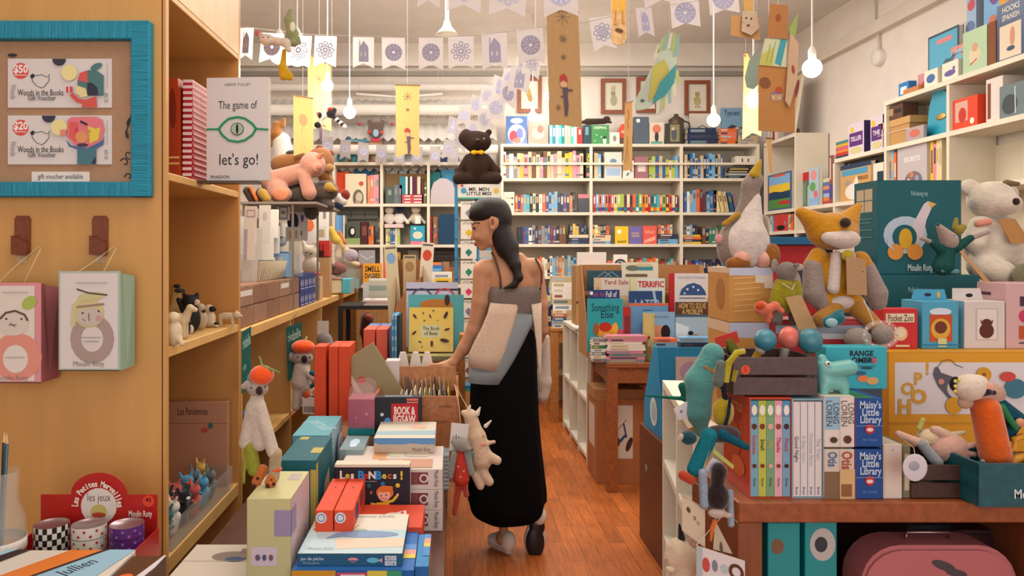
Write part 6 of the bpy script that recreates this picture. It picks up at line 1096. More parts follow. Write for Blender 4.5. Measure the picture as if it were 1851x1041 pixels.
# stand with the bees book
t = T('book_stand', 'brown wooden stand carrying the bees book and magazines', 'stand', (-.10, 3.85, ZT2)); b = B(); b.box(-.17, 0, 0, .16, .03, .40, WO2); b.box(-.17, .03, 0, .16, .35, .36, mat('8a5a38', 'wood')); b.box(.13, .02, .40, .16, .12, .52, WO2, .004); b.build('stand', t)
BEE = [('r', .27, .40, .72, .68, 'c8c8a0'), TX(.5, .48, .085, 'The Book', 0, .38, .01, '33281c'), TX(.5, .59, .085, 'of Bees', 0, .3, .01, '33281c')]
for (u, v, a, s_) in ((.13, .2, 50, .06), (.32, .13, -60, .03), (.48, .2, 70, .045), (.83, .18, -65, .085), (.12, .58, -40, .06), (.86, .50, -15, .06), (.25, .78, 20, .04), (.80, .75, 12, .1), (.52, .82, 90, .07), (.35, .3, 10, .03), (.65, .3, -30, .02), (.3, .9, -60, .025), (.55, .08, 30, .03)): BEE += [('e', u, v, s_, s_ * .42, a, '46242c'), ('e', u + s_ * .8 * math.cos(R(a)), v + s_ * .8 * math.sin(R(a)), s_ * .3, s_ * .28, '5a3030')]
b = bookgeo(B(), .232, .02, .232, 'd8b848', {'f': BEE}); tag(b.build('bees_book', None, (-.118, 3.85, ZT2 + .43), rot=(R(-12), 0, 0)), 'yellow book titled The Book of Bees covered in dark insects', 'book')
tag(bookgeo(B(), .25, .11, .022, '7a8058', {'t': [('e', .4, .5, .3, .2, 'b0a860')]}, spine='x').build('magazine', None, (-.125, 3.72, ZT2 + .403)), 'grey-green magazine lying flat before the bees book', 'magazine')
tag(B().box(-.13, 0, 0, .13, .13, .402, mat('7a4c2c', 'wood')).build('wooden_step', None, (-.125, 3.71, ZT2)), 'brown wooden block under the flat magazine', 'block')
tag(bookgeo(B(), .30, .02, .30, '2f9298', {'f': [('e', .5, .18, .3, .1, 'a86f28'), ('e', .7, .1, .05, .1, '3a2418')]}).build('picture_book', None, (-.095, 3.98, ZT2 + .42), rot=(R(-8), 0, 0)), 'teal picture book sticking out behind the bees book', 'book')
tag(bookgeo(B(), .29, .025, .36, 'a8a8c0', {'f': [('r', 0, .10, 1, .13, '223'), ('o', .30, .26, .17, .025, '3a3a60'), ('o', .74, .26, .17, .025, 'b03848'), ('c', .3, .26, .12, 'b8bcd4'), ('c', .74, .26, .12, 'b8bcd4'), ('c', .3, .22, .03, '5a6a98'), ('c', .74, .22, .03, '5a6a98')] + [('r', i / 14, .28, (i + .5) / 14, .3, 'e0e0e0') for i in range(14)], 't': [('r', .4, .1, .6, .9, 'c04a50')]}).build('picture_book', None, (-.12, 4.12, ZT2 + .42), rot=(R(-4), 0, 0)), 'book patterned with red and blue arches above the teal one', 'book')
tag(B().box(-.16, 0, 0, .16, .3, .42, mat('7a5034', 'wood')).build('wooden_step', None, (-.10, 4.21 - .02, ZT2 - .0)), 'brown wooden block behind the book stand', 'block')
# cardboard holder with tall cards
t = T('cardboard_holder', 'tall cardboard magazine holder full of cards before the cube bookcase', 'holder', (Xp(738, 4.5), 4.5, .45)); b = B(); m = mat('a06c40', 'card'); w_ = .085
b.slab([(-w_, 0, 0), (-w_, .3, 0), (-w_, .3, .95), (-w_, .15, .88), (-w_, 0, .62)], (1, 0, 0), .004, m); b.slab([(w_, 0, 0), (w_, .3, 0), (w_, .3, .92), (w_, 0, .80)], (-1, 0, 0), .004, m); b.slab([(-w_, 0, 0), (w_, 0, 0), (w_, 0, .80), (0, 0, .74), (-w_, 0, .60)], (0, 1, 0), .004, m); b.box(-w_, .296, 0, w_, .3, .9, m); b.build('holder', t)
for i, (dx, c, h_, n) in enumerate(((-.05, 'c8bc9c', 1.04, 'cream card with a pale blue figure'), (.0, 'b8a078', .98, 'tan card'), (.045, 'd8d0bc', 1.06, 'card with red shapes and small lettering'))):
    b = carton(B(), .08, .004, h_ - .06, c, {'f': [('e', .5, .08, .35, .035, ['7aa0cc', '9a7a50', 'c84a30'][i]), ('r', .1, .01, .9, .02, '4a4a4a')]}); tag(b.build('tall_card', None, (t.location.x + dx, 4.6 + i * .03, .46), rot=(0, R(4 * (i - 1)), 0)), n + ' in the cardboard holder', 'card')
tag(B().box(-.2, 0, 0, .14, .34, .45, mat('6a3f28', 'wood'), .003).build('wooden_step', None, (Xp(738, 4.5), 4.47, 0)), 'dark wooden block on the floor under the cardboard holder', 'block')
# on black table
for i, (c, n, dx) in enumerate((('d8ccc4', 'cream', 0), ('d8a8a8', 'pink-edged', .01), ('ddd8d0', 'white', -.02))):
    tag(bookgeo(B(), .22 - i * .012, .2, .012, c, {'t': [('e', .3, .5, .1, .15, 'c03a48')] if i == 2 else []}, spine='x', t=.0015).build('magazine', None, (-.50 + dx, 5.03, 1.0355 + i * .0125)), f"{n} magazine, {['bottom', 'middle', 'top'][i]} of the pile on the black table", 'magazine')
bk('flat_art_book', 'wide pale book standing at the back of the black table', 'book', (667, 503, 716, 530), 5.32, .02, 'b8b4a4', {'f': [('r', 0, 0, 1, .1, 'e0dcd4'), ('r', 0, .3, 1, .5, '8a9a90')]}, z=1.0355)
t = Toy('wrapped_doll', 'wrapped brown and red doll hanging at the end of the counter', 'soft toy', 668, 640, 5.5); t.s('doll', [('c', (664, 575, 0), (660, 600), 12, 10), ('c', (660, 600), (664, 630), 8, 8)], '6a3a30'); t.e('face', [((668, 572, -12), (6, 4, 6))], 'c8704a', 'plush'); t.f('header_card', [(656, 510, 0), (680, 510, 0), (680, 552, 0), (656, 552, 0)], 'cfcac8'); t.l('loop', [(668, 512, 0), (668, 500, 10), (672, 497, 30)], .8, '888'); 
t.t.location.x -= .0
# ---- puppets hanging on the counter's front edge
t = Toy('koala_puppet', 'long grey koala puppet in an orange fruit hat hanging nearest, on a teal card', 'soft toy', 470, 660, 2.12)
fm = lambda x, y, Y2: (CX + (x - CX) * Y2 / t.Y, CY + (y - CY) * Y2 / t.Y, (Y2 - t.Y) / t.k)
t.l('string', [fm(446, 640, 2.78), (466, 672, 4)], .6, '6a5a48'); t.f('header_card', [fm(437, 600, 2.8), fm(454, 590, 2.84), fm(454, 700, 2.84), fm(437, 712, 2.8)], '1f5a54', 1, dec=[TX(.5, .2, .2, 'rivabelle', -8, .8, .01, 'a8c8b8'), ('e', .3, .6, .2, .05, '5a9078'), ('e', .7, .8, .2, .05, '5a9078')])
t.s('hat', [('e', (473, 678, 0), (22, 20, 18))], 'e8561a', 'shag', 1.2); t.l('hat_stem', [(474, 662, 0), (471, 650, 0), (469, 644, -2)], 1.6, '8a9a58'); t.s('hat_leaf', [('c', (476, 662, -4), (508, 672, -8), 3.6, 1.2)], '6f8a4c', h=1)
t.s('head', [('e', (466, 702, 0), (19, 16, 15)), ('c', (448, 695, -2), (441, 698, -4), 8, 5)], 'a89a90'); t.e('nose', [((473, 703, -17), (6.5, 4, 8))], '3a2226', 'plush'); t.e('eyes', [((458, 698, -16), (1.6, 1.5, 1.6)), ((482, 697, -11), (1.6, 1.5, 1.6))], '1a1616')
t.s('body', [('c', (464, 718, 2), (462, 745, 2), 12, 16), ('c', (455, 735, 0), (444, 800, 0), 10, 12), ('c', (470, 735, -4), (495, 815, -6), 12, 11), ('c', (462, 745, 2), (468, 800, 4), 14, 16)], 'c4b6a8', k=6)
t.s('legs', [('c', (500, 818, -6), (497, 860, -8), 11, 10)], 'a89474'); t.s('orange_cuff', [('e', (499, 846, -6), (12, 12, 7))], 'd8582c'); t.s('spotted_feet', [('c', (497, 856, -8), (492, 868, -10), 10, 11), ('c', (474, 850, 2), (464, 870, 0), 10, 9)], 'bf6a30')
t.e('spots', [((495, 862, -18), (3, 2, 3)), ((499, 869, -19), (3.5, 2, 3.5)), ((489, 872, -20), (4, 2, 5)), ((468, 862, -9), (3, 2, 3)), ((462, 875, -9), (3, 2, 3))], '4a2018', 'plush')
t.s('green_scarf', [('c', (444, 815, -4), (442, 870, -6), 3, 3), ('c', (452, 805, 0), (458, 850, 4), 12, 12)], '8f9438', 'fabric')
t = Toy('koala_puppet', 'smaller grey koala puppet in an orange hat holding a teal scarf, farther along', 'soft toy', 550, 625, 3.75)
t.f('header_card', [(516, 592, 4), (544, 582, 8), (546, 678, 8), (519, 690, 4)], '1f5a54', 1, dec=[TX(.5, .2, .18, 'rivabelle', -8, .8, .01, 'a8c8b8'), ('e', .3, .6, .2, .05, '5a9078'), ('e', .7, .8, .2, .05, '5a9078')])
t.l('loop', [(528, 590, 6), (528, 575, 12), (532, 568, 20)], .8, '6a5a48'); t.s('hat', [('e', (548, 627, 0), (21, 18, 13))], 'e8561a', 'shag', 1.2); t.l('hat_stem', [(552, 616, 0), (555, 608, 0)], 1.4, 'a8a878')
t.s('head', [('e', (547, 647, 0), (19, 15, 14)), ('e', (528, 645, 0), (6, 4, 9))], 'a89a92'); t.e('nose', [((553, 647, -15), (6, 4, 7))], '2c1c24', 'plush'); t.e('eyes', [((541, 643, -14), (1.5, 1.3, 1.5)), ((562, 644, -11), (1.5, 1.3, 1.5))], '1a1616')
t.s('body', [('c', (546, 665, 0), (543, 690, 0), 15, 16), ('c', (553, 668, -8), (568, 682, -12), 6, 5), ('c', (540, 690), (535, 735, 0), 10, 8), ('c', (552, 690), (555, 735, 0), 10, 8)], 'c6bab0', k=5); t.s('scarf', [('c', (566, 695, -14), (590, 678, -14), 4, 4), ('c', (566, 672, -12), (572, 676, -12), 5, 4)], '1f5a68', 'fabric')
t.s('feet', [('e', (556, 712, -8), (8, 8, 8))], 'c05a28'); t.f('barcode_tag', [(549, 715, -14), (575, 715, -14), (574, 746, -14), (550, 745, -14)], 'ddd8d4', .8, dec=[('r', .1 + i * .11, .55, .15 + i * .11, .9, '333') for i in range(7)])
t.l('ring', [(552, 725 - 15, -12)] + [(560 + 14 * math.cos(a), 712 + 14 * math.sin(a), -12) for a in [i * .6 for i in range(11)]], 1.2, 'd0c8c0', 'plastic')
t = Toy('grey_soft_toy', 'small grey toy with a white card on a string, hanging farther along the counter', 'soft toy', 592, 580, 4.5); t.f('header_card', [(580, 580, 0), (600, 580, 0), (600, 604, 0), (579, 604, 0)], 'd4ccc4'); t.l('loop', [(583, 580, 0), (586, 560, 14), (594, 580, 0)], .7, '6a5040'); t.s('body', [('e', (592, 614, 2), (14, 12, 13)), ('e', (600, 624, 0), (10, 9, 10))], '8f8a88'); t.t.location.x -= .02
for i in range(4):
    tag(carton(B(), .10, .14, .028, '5b6a94', {'f': [('r', .1, .3, .8, .6, 'b8b4c8')]}).build('blue_boxed_set', None, (-.90, 3.35, .561 + i * .0285), R(90)), f"slate blue boxed set, {ORD[i]} from bottom, inside the counter bay", 'box', 'slate boxes in the counter bay')
# ---- soft toys hanging at the aisle corner of the low table
t = Toy('bear_doll', 'grey bear doll in a red patterned dress hanging at the table corner', 'soft toy', 826, 770, 2.75)
t.f('header_card', [(816, 765, 4), (848, 768, 4), (842, 812, 4), (812, 816, 4)], 'd2ccc8', 1, dec=[('r', .15, .45, .2, .6, '555'), ('r', .3, .4, .35, .6, '555'), ('r', .45, .45, .5, .6, '555'), ('r', .7, .5, .85, .7, 'b84030')])
t.s('head', [('e', (834, 802, -8), (15, 12, 12)), ('e', (820, 797, -6), (5, 4, 5)), ('c', (842, 806, -14), (850, 808, -18), 6, 4)], '8a847c'); t.e('nose', [((853, 807, -20), (2, 2, 2))], '1c1818'); t.s('dress', [('c', (832, 820, -6), (834, 862, -6), 9, 15)], 'b83a2c', 'fabric'); t.s('arms', [('c', (822, 818, -8), (814, 858, -8), 6, 6), ('c', (844, 818, -8), (852, 852, -8), 6, 6)], '8a8c88')
t.s('legs', [('c', (830, 868, -6), (822, 925, -6), 7, 5), ('c', (838, 868, -6), (843, 892, -6), 5, 5)], 'a8402c'); t.e('dress_dots', [((828, 838, -20), (1.5, 1, 2)), ((838, 846, -20), (1.5, 1, 2)), ((832, 856, -21), (1.5, 1, 2))], 'd8b0a0', 'paper'); t.l('string', [(832, 765, 4), (830, 735, 4), (822, 700, 30)], .7, 'c8b898')
t = Toy('dragon_doll', 'cream dragon soft toy with stubby spines hanging against the black skirt', 'soft toy', 856, 745, 2.88)
t.s('body', [('c', (850, 752, 4), (862, 790, 2), 12, 14), ('c', (862, 790), (870, 830, 0), 17, 20), ('c', (870, 830), (868, 870), 14, 9), ('c', (850, 752), (838, 746), 9, 5), ('c', (880, 800, -4), (893, 797, -6), 4, 3), ('c', (882, 822, -6), (898, 830, -8), 9, 8), ('c', (872, 850, -6), (884, 868, -8), 9, 8), ('c', (860, 858, -6), (868, 876, -8), 8, 7), ('c', (848, 765, 0), (842, 800, -2), 6, 5)], 'd0b498', k=5)
t.e('eyes', [((862, 782, -14), (1.2, 1, 1.2)), ((873, 785, -15), (1.2, 1, 1.2))], '332822'); t.s('cheek_fin', [('e', (868, 800, -12), (11, 6, 7))], 'd89a84'); t.s('wings', [('c', (852, 815, -14), (850, 850, -14), 5, 3)], '6a8a80', 'fabric'); t.s('spines', [('c', (846, 745, 0), (850, 732, 0), 5, 1.5), ('c', (862, 748, 0), (868, 736, 0), 5, 1.5), ('c', (878, 770, 0), (888, 760, 0), 4, 1.5)], 'd8ccb8'); t.l('string', [(850, 745, 0), (836, 722, 6), (824, 700, 10)], .7, 'c8b898')
# ================================================================ the woman
YW = 3.43
t = Toy('person', 'woman seen from behind in a black long skirt and grey strappy top, reaching left', 'person', 920, 1002, YW); WT = t
SK = 'c08c6a'
fing = []
for i, (a, b_, c) in enumerate((((797, 661, 8), (780, 661, 4), (765, 671, 0)), ((795, 664, 13), (776, 665, 10), (760, 675, 6)), ((797, 668, 18), (781, 671, 16), (768, 681, 13)), ((800, 671, 22), (788, 676, 21), (778, 685, 19)))):
    fing += [('c', a, b_, 4.2, 3.5), ('c', b_, c, 3.5, 2.7)]
fing += [('c', (810, 668, 6), (797, 676, -2), 4.6, 3.8), ('c', (797, 676, -2), (786, 683, -4), 3.8, 3)]
t.s('body', [('e', (922, 518, 0), (44, 30, 52)), ('c', (878, 487, 0), (964, 484, 2), 19, 18), ('c', (904, 470, 2), (938, 470, 2), 15, 14), ('c', (912, 480, 0), (902, 446, 4), 16, 14.5),
    ('c', (872, 489, 0), (870, 545, 2), 17, 16.5), ('c', (870, 545, 2), (858, 598, 8), 16.5, 14.5), ('c', (858, 598, 8), (840, 630, 12), 15, 12), ('c', (840, 630, 12), (820, 657, 14), 12, 8.5), ('c', (820, 657, 14), (800, 664, 14), 9, 8), ('e', (803, 665, 14), (12, 12, 7)),
    ('c', (968, 488, 4), (980, 550, 2), 15, 11), ('c', (980, 550, 2), (982, 598, 10), 11, 10), ('c', (982, 598, 10), (972, 640, 44), 10, 7), ('c', (972, 640, 44), (960, 650, 60), 6, 5),
    ('e', (923, 565, 0), (38, 28, 45)), ('e', (912, 620, 0), (50, 34, 40)),
    ('c', (900, 640, 0), (902, 800, 10), 28, 18), ('c', (902, 800, 10), (908, 900, 8), 17, 13), ('c', (908, 900, 8), (911, 962, 6), 12, 8), ('e', (908, 975, 4), (12, 14, 12)),
    ('c', (938, 640, 0), (950, 790, -10), 28, 18), ('c', (950, 790, -10), (966, 900, 6), 17, 11), ('c', (966, 900, 6), (974, 930, 8), 10, 8),
    ('e', (892, 396, 2), (32, 31, 35)), ('e', (879, 414, 0), (26, 24, 33)), ('c', (875, 438, -2), (888, 436, -8), 9, 9), ('e', (872, 447, 0), (8, 8, 6)), ('c', (858, 418, 0), (853.5, 431, 0), 3, 3.6), ('e', (858, 407, -4), (6, 8, 4)), ('e', (861, 441.5, 0), (4.5, 7, 3)), ('e', (869, 428, -12), (9, 8, 8)), ('e', (889, 406, -25), (6, 4, 10))] + fing, SK, 'skin', 1.35, 5)
HR = mat('1a1210', 'hair')
t.s('hair', [('e', (884, 384, 3), (36, 34, 28)), ('e', (900, 396, 5), (26, 33, 38)), ('c', (905, 425, -6), (916, 448, -16), 22, 20), ('c', (916, 448, -16), (928, 478, -34), 19, 10), ('c', (928, 478, -34), (934, 500, -40), 10, 7), ('c', (934, 500, -40), (926, 513, -41), 7, 5), ('c', (926, 513, -41), (908, 519, -42), 5, 1.8), ('c', (856, 386, -6), (850, 393, -6), 5, 3)], HR, h=1.4, k=6)
t.s('ear', [('e', (889, 403, -31), (6.5, 3, 11), (0, -10, 0)), ('e', (888, 413, -31), (4, 2.5, 4))], SK, 'skin', .9, 2); t.e('ear_hollow', [((889, 402, -34), (3, 1, 6))], '8a5038', 'skin')
t.e('eye', [((856.5, 413, -13), (3, 4, 2.2))], '1c1412'); t.l('eyebrow', [(853, 406, -14), (858, 403.5, -18), (866, 404, -21)], 1.1, '2a1a14'); t.e('lips', [((859.5, 440, -4), (3.2, 7, 1.6)), ((860, 443, -4), (3, 6, 1.8))], 'a05048', 'skin')
def loft(part, rings, col, kind='fabric', seg=48, fold=0.0, nf=9, th=.004, hem=0):
    vs = []; b = B(); n = len(rings)
    for i, (py, cx, rx, ry, dy) in enumerate(rings):
        for j in range(seg):
            a = 2 * math.pi * j / seg; f = 1 + fold * (i / (n - 1)) * math.sin(nf * a + .6 * math.sin(3 * a) + i * .12)
            vs.append(t.w((cx + rx * f * math.cos(a), py - hem * (i / (n - 1)) ** 4 * math.cos(a) ** 4, dy + ry * f * math.sin(a))))
    fs = [(i * seg + j, i * seg + (j + 1) % seg, (i + 1) * seg + (j + 1) % seg, (i + 1) * seg + j) for i in range(n - 1) for j in range(seg)]
    b.add(vs, fs, mat(col, kind), True); o = b.build(part, t.t); m = o.modifiers.new('s', 'SOLIDIFY'); m.thickness = th; m.offset = 1; return o
loft('bandeau_top', [(517, 930, 49, 38, 0), (530, 929, 50, 39, 0), (546, 928, 49, 38, 0), (562, 926, 46, 36, 0), (578, 924, 43, 34, 0), (600, 918, 48, 36, 0)], '7a6e69', th=.003)
loft('skirt', [(580, 920, 44, 35, 0), (600, 916, 50, 39, 0), (640, 912, 58, 43, 0), (700, 911, 61, 45, 0), (760, 911, 63, 46, 0), (820, 913, 66, 48, 0), (870, 915, 69, 50, 0), (905, 916, 71, 52, 2), (934, 916, 71, 53, 2)], '0b0a0c', 'black', 72, .035, 7, hem=28)
t.l('strap', [(888, 456, -17), (893, 466, -21), (898, 482, -27), (902, 500, -32), (903, 520, -37)], 2, '5a443c'); t.l('strap', [(966, 467, -16), (972, 478, -20), (977, 492, -20), (976, 510, -22), (973, 522, -28)], 1.8, '5a443c')
def drape(part, rows, col, kind, bul=6, n=10, th=.003):
    vs = []
    for xl, xr, py, dy, sl in rows:
        for i in range(n + 1):
            u = i / n; vs.append(t.w((xl + (xr - xl) * u, py + sl * u, dy + bul * (2 * u - 1) ** 2 + 1.2 * math.sin(u * 7 + py * .03))))
    b = B(); b.add(vs, [(r * (n + 1) + i, r * (n + 1) + i + 1, (r + 1) * (n + 1) + i + 1, (r + 1) * (n + 1) + i) for r in range(len(rows) - 1) for i in range(n)], mat(col, kind), True)
    o = b.build(part, t.t); m = o.modifiers.new('s', 'SOLIDIFY'); m.thickness = th; return o
drape('beige_back_panel', [(885, 934, 545, -40, 3), (879, 929, 565, -43, 4), (868, 922, 590, -48, 5), (856, 915, 612, -52, 6), (846, 909, 633, -54, 7), (846, 901, 655, -55, 9)], 'cdb49f', 'fabric')
drape('sheer_under_layer', [(890, 960, 560, -35, 6), (880, 957, 580, -41, 4), (865, 942, 610, -46, 4), (850, 926, 640, -50, 4), (846, 910, 665, -52, 4), (846, 898, 684, -52, 3)], '9aa4ac', 'sheer')
drape('beige_side_panel', [(957, 975, 548, -34, -3), (960, 974, 575, -38, -2), (964, 974, 605, -42, 0), (968, 973, 650, -44, 0), (971, 973.5, 700, -42, 0)], 'd6c4b0', 'fabric', 2, 5)
loft('leggings', [(900, 911, 14, 15, 8), (930, 913, 15, 15, 6), (938, 913, 15.5, 15, 6), (945, 913, 14, 14, 6)], '141214', 'black', 24, .06, 8)
def shoe(name, up, sole, sc_): t.s(name, up, 'e8e2dc', 'fabric', 1.2, 4); t.s('shoe_sole', sole, sc_, 'plastic', 1.2, 2)
shoe('sneaker', [('c', (918, 983, -2), (893, 984, 26), 11.5, 10), ('e', (919, 976, -2), (13, 14, 17)), ('c', (905, 975, 12), (893, 984, 28), 10, 9)], [('c', (919, 994, -3), (890, 993, 30), 7, 7)], 'cfc6bc')
shoe('sneaker', [('e', (969, 968, 14), (16, 13, 34)), ('e', (975, 932, 2), (13, 13, 17))], [('e', (967, 980, -1), (17, 6, 28)), ('e', (971, 953, 1), (14, 6, 16))], '17141a')
t.e('shoe_rim', [((967.5, 977, 4), (20.5, 7, 33))], 'd0c8c0')
t2 = Toy('tote_bag', 'plain white canvas tote bag hanging at the right side of the woman', 'bag', 984, 735, YW + .12)
t2.s('bag', [('c', (986, 612, 0), (984, 690, 0), 8, 12), ('c', (984, 690, 0), (980, 715, 0), 12, 10), ('e', (981, 700, 4), (13, 12, 30))], 'd0c0b4', 'fabric', 1.4, 6); t2.l('handle', [(984, 600, 6), (980, 575, 12), (984, 608, 2)], 1.5, 'd0c0b4')
# ================================================================ side table and low shelf beyond
flatstack('the tall stack on the side table', 'books in the tall stack on the side table', (997, 500, 1038, 570), 6.16, .775, 9, .2, 61, ['cream', 'white', 'beige', 'white', 'cream'])
flatstack('the short stack beside the woman on the side table', 'short stack on the side table', (984, 535, 996, 590), 6.20, .775, 6, .16, 62, ['white', 'navy', 'cream', 'light blue'])
flatstack('the colourful stack at the front of the side table', 'front stack on the side table', (1000, 560, 1025, 586), 6.09, .775, 5, .06, 63, ['light blue', 'white', 'orange', 'white', 'blue'])
def kb(n, lab, cat, rect, Y, D, col, dec={}, z=None, **k): return bx(n, lab, cat, rect, Y, D, col, dec, z=z, **k)
kb('kraft_carton', 'tall kraft carton with a folded top behind the picture book display', 'box', (1041, 480, 1092, 570), 5.55, .2, 'a87c48', {'f': [('r', .25, 0, .9, .2, '8e6434'), ('r', 0, .6, .1, .64, '6a4a28')]}, z=.851, kind='card')
kb('white_sheet', 'white card sheet sticking out of the kraft carton', 'card', (1043, 456, 1096, 500), 5.60, .012, 'dcd2cc', z=.86)
kb('white_sheet', 'second white sheet at the right of the kraft carton', 'card', (1094, 476, 1130, 500), 5.52, .012, 'dcd6d0', z=.851)
t = Toy('glass_ornament', 'small clear ornament on the low white shelf', 'ornament', 1045, 590, 5.1); t.t.location.z = .862; t.e('ball', [((1045, 588, 0), (8, 8, 6)), ((1056, 590, 4), (6, 6, 4))], 'b8bcc0', 'gloss')
# ---- picture book display on the brown table (top .755)
t = T('tiered_display', 'kraft card tiered stand holding the faced-out picture books', 'display stand', (1.27, 4.50, .756)); m = mat('a8784a', 'card'); k = 4.5 / F
b = B()
for x in (-.46, .31): b.slab([(x, 0, 0), (x, .3, 0), (x, .3, .56), (x, .22, .56), (x, 0, .14)], (1, 0, 0), .006, m)
for y, z in ((.02, .13), (.10, .26), (.19, .39)): b.box(-.454, y, z - .02, .31, y + .08, z, m)
b.box(-.454, .29, 0, .31, .296, .56, m); b.build('stand', t)
def db(lab, x0, y0, x1, tier, col, dec, sp='l'): 
    y, z = ((4.44, .80), (4.53, .886), (4.615, 1.018), (4.705, 1.148), (4.514, .886))[tier]; return bk('picture_book', lab, 'book', (x0, y0, x1, 600), y, .014, col, {'f': dec}, z=z, tilt=0, spine=sp)
db('dark teal book with pale arcs, top left of the tiered display', 1062, 489, 1124, 3, '254a5c', [('l', [(.3, .3), (.5, .05), (.7, .3)], .03, '9ab4c0'), ('l', [(.5, .3), (.7, .05), (.9, .3)], .03, '9ab4c0')])
db('cream book titled Yard Sale', 1074, 502, 1138, 2, 'd0b898', [('r', .2, 0, 1, .5, 'd8ccc0'), TX(.62, .13, .13, 'Yard Sale', 0, .72, .02, '9a4a48'), ('c', .1, .3, .04, 'c8963a'), ('e', .6, .4, .08, .08, '8a9ab8')])
db('white picture book with a train and rocks, top of the display', 1124, 474, 1190, 3, 'd8d2c4', [('e', .3, .2, .2, .1, '6a7068'), ('r', .45, .15, .85, .28, '3a8a9c'), ('e', .6, .1, .25, .06, 'c8bc98'), ('r', .1, .4, .7, .5, '6a5a4a')])
db('book titled TERRIFIC in red capitals', 1139, 503, 1202, 2, 'd8d4a8', [('r', .2, 0, 1, .5, 'd4dcd8'), TX(.6, .18, .17, 'TERRIFIC', 0, .75, .05, 'c02c28')])
db('navy book titled LATER', 1137, 526, 1197, 1, '2a4a7a', [TX(.55, .3, .2, 'LATER', 0, .75, .0, 'b8c4d4'), ('p', [(.7, 0), (.78, 0), (.9, .5), (.82, .5)], '9cb4d0')])
db('navy book titled full of LOVE in pink', 1065, 524, 1120, 1, '25407c', [TX(.3, .1, .1, 'Full, full', 0, .4, .01, 'b04a6a'), TX(.72, .1, .12, 'Full of', 0, .35, .03, 'dcd8d4'), TX(.75, .26, .14, 'LOVE', 0, .4, .03, 'd0405c'), ('c', .07, .07, .04, 'e8e8e8')])
db('teal book titled Something Else with a yellow elephant', 1062, 540, 1126, 0, '2f9fac', [TX(.5, .17, .15, 'Something', 0, .78, .01, '17404c'), TX(.55, .3, .14, 'Else', 0, .35, .01, '17404c'), ('e', .5, .6, .26, .15, 'd8982c'), ('e', .5, .53, .18, .09, 'b03020'), ('e', .24, .57, .08, .12, '9a5a2c'), ('e', .78, .56, .08, .12, 'd8a83c'), ('c', .92, .62, .05, 'c05060')])
db('red-edged book tucked behind the teal one', 1126, 555, 1140, 0, 'b03434', [('r', .2, .2, .9, .8, '7a3038')])
db('light blue book behind the baby book', 1137, 548, 1208, 4, '6a9cc8', [('r', 0, 0, 1, .08, 'd86a4a'), ('r', .35, .2, .6, .23, '3a5a8a')])
db('light blue book with a curled sleeping child', 1167, 564, 1220, 0, '7fa8cc', [('r', .02, 0, 1, 1, '86aed0'), ('e', .4, .55, .25, .22, 'c89070'), ('e', .68, .5, .16, .18, '2a1c20'), ('e', .45, .8, .22, .1, 'd8a84c'), TX(.5, .12, .05, 'THE LULLABY', 0, .6, .0, '4a6a8c')])
db('white book with a blue patterned dome and red spine', 1210, 494, 1282, 2, 'b8242c', [('r', .13, 0, 1, 1, 'd8d4d4'), ('p', [(.25, .55), (.3, .4), (.45, .28), (.62, .24), (.78, .3), (.88, .42), (.93, .55)], '35558c'), ('c', .45, .4, .03, 'd0d8e4'), ('c', .6, .34, .03, 'd0d8e4'), ('c', .72, .42, .03, 'd0d8e4'), ('c', .38, .5, .025, 'd0d8e4'), TX(.55, .1, .07, "Little Bailey's Christmas", 0, .7, .0, '9aa0b4'), ('l', [(.25, .62), (.9, .62)], .02, '35558c')])
db('book titled How to Solve a Problem with a climber', 1221, 546, 1282, 0, '3f5f78', [('r', 0, 0, 1, .25, '5a3a28'), ('r', 0, .3, 1, 1, 'a8bcc8'), TX(.5, .08, .11, 'HOW TO SOLVE', 0, .8, .02, 'd8b878'), TX(.5, .2, .11, 'A PROBLEM', 0, .6, .02, 'd8b878'), ('p', [(0, .4), (.4, .5), (.3, .8), (0, .9)], 'd8e0e4'), ('e', .45, .62, .08, .04, '1c1418'), ('e', .55, .72, .14, .06, -45, 'b87a60'), ('e', .5, .85, .1, .08, '6a9a78')])
flatstack('the pink-edged pile before the teal book', 'thin books before the teal book', (1096, 607, 1168, 650), 4.31, .756, 9, .12, 64, ['pink', 'white', 'pink', 'grey', 'teal'])
flatstack('the white-edged pile at the table corner', 'thin books at the table corner', (1071, 612, 1096, 650), 4.33, .756, 7, .10, 65, ['white', 'green', 'white', 'grey'])
flatstack('the blue pile before the sleeping child book', 'blue books before the sleeping child book', (1182, 612, 1226, 650), 4.31, .756, 6, .11, 66, ['light blue', 'white', 'blue', 'salmon', 'light blue'])
flatstack('the navy pile before the climber book', 'navy books before the climber book', (1228, 610, 1290, 650), 4.31, .756, 5, .11, 67, ['navy', 'light blue', 'navy', 'blue'])
b = bookgeo(B(), .10, .016, .28, 'c8bc78', {'f': art(71, 4)}); tag(b.build('picture_book', None, (1.143, 4.37, .757), R(-72)), 'cream book standing edge-on right of the pink-edged pile', 'book')
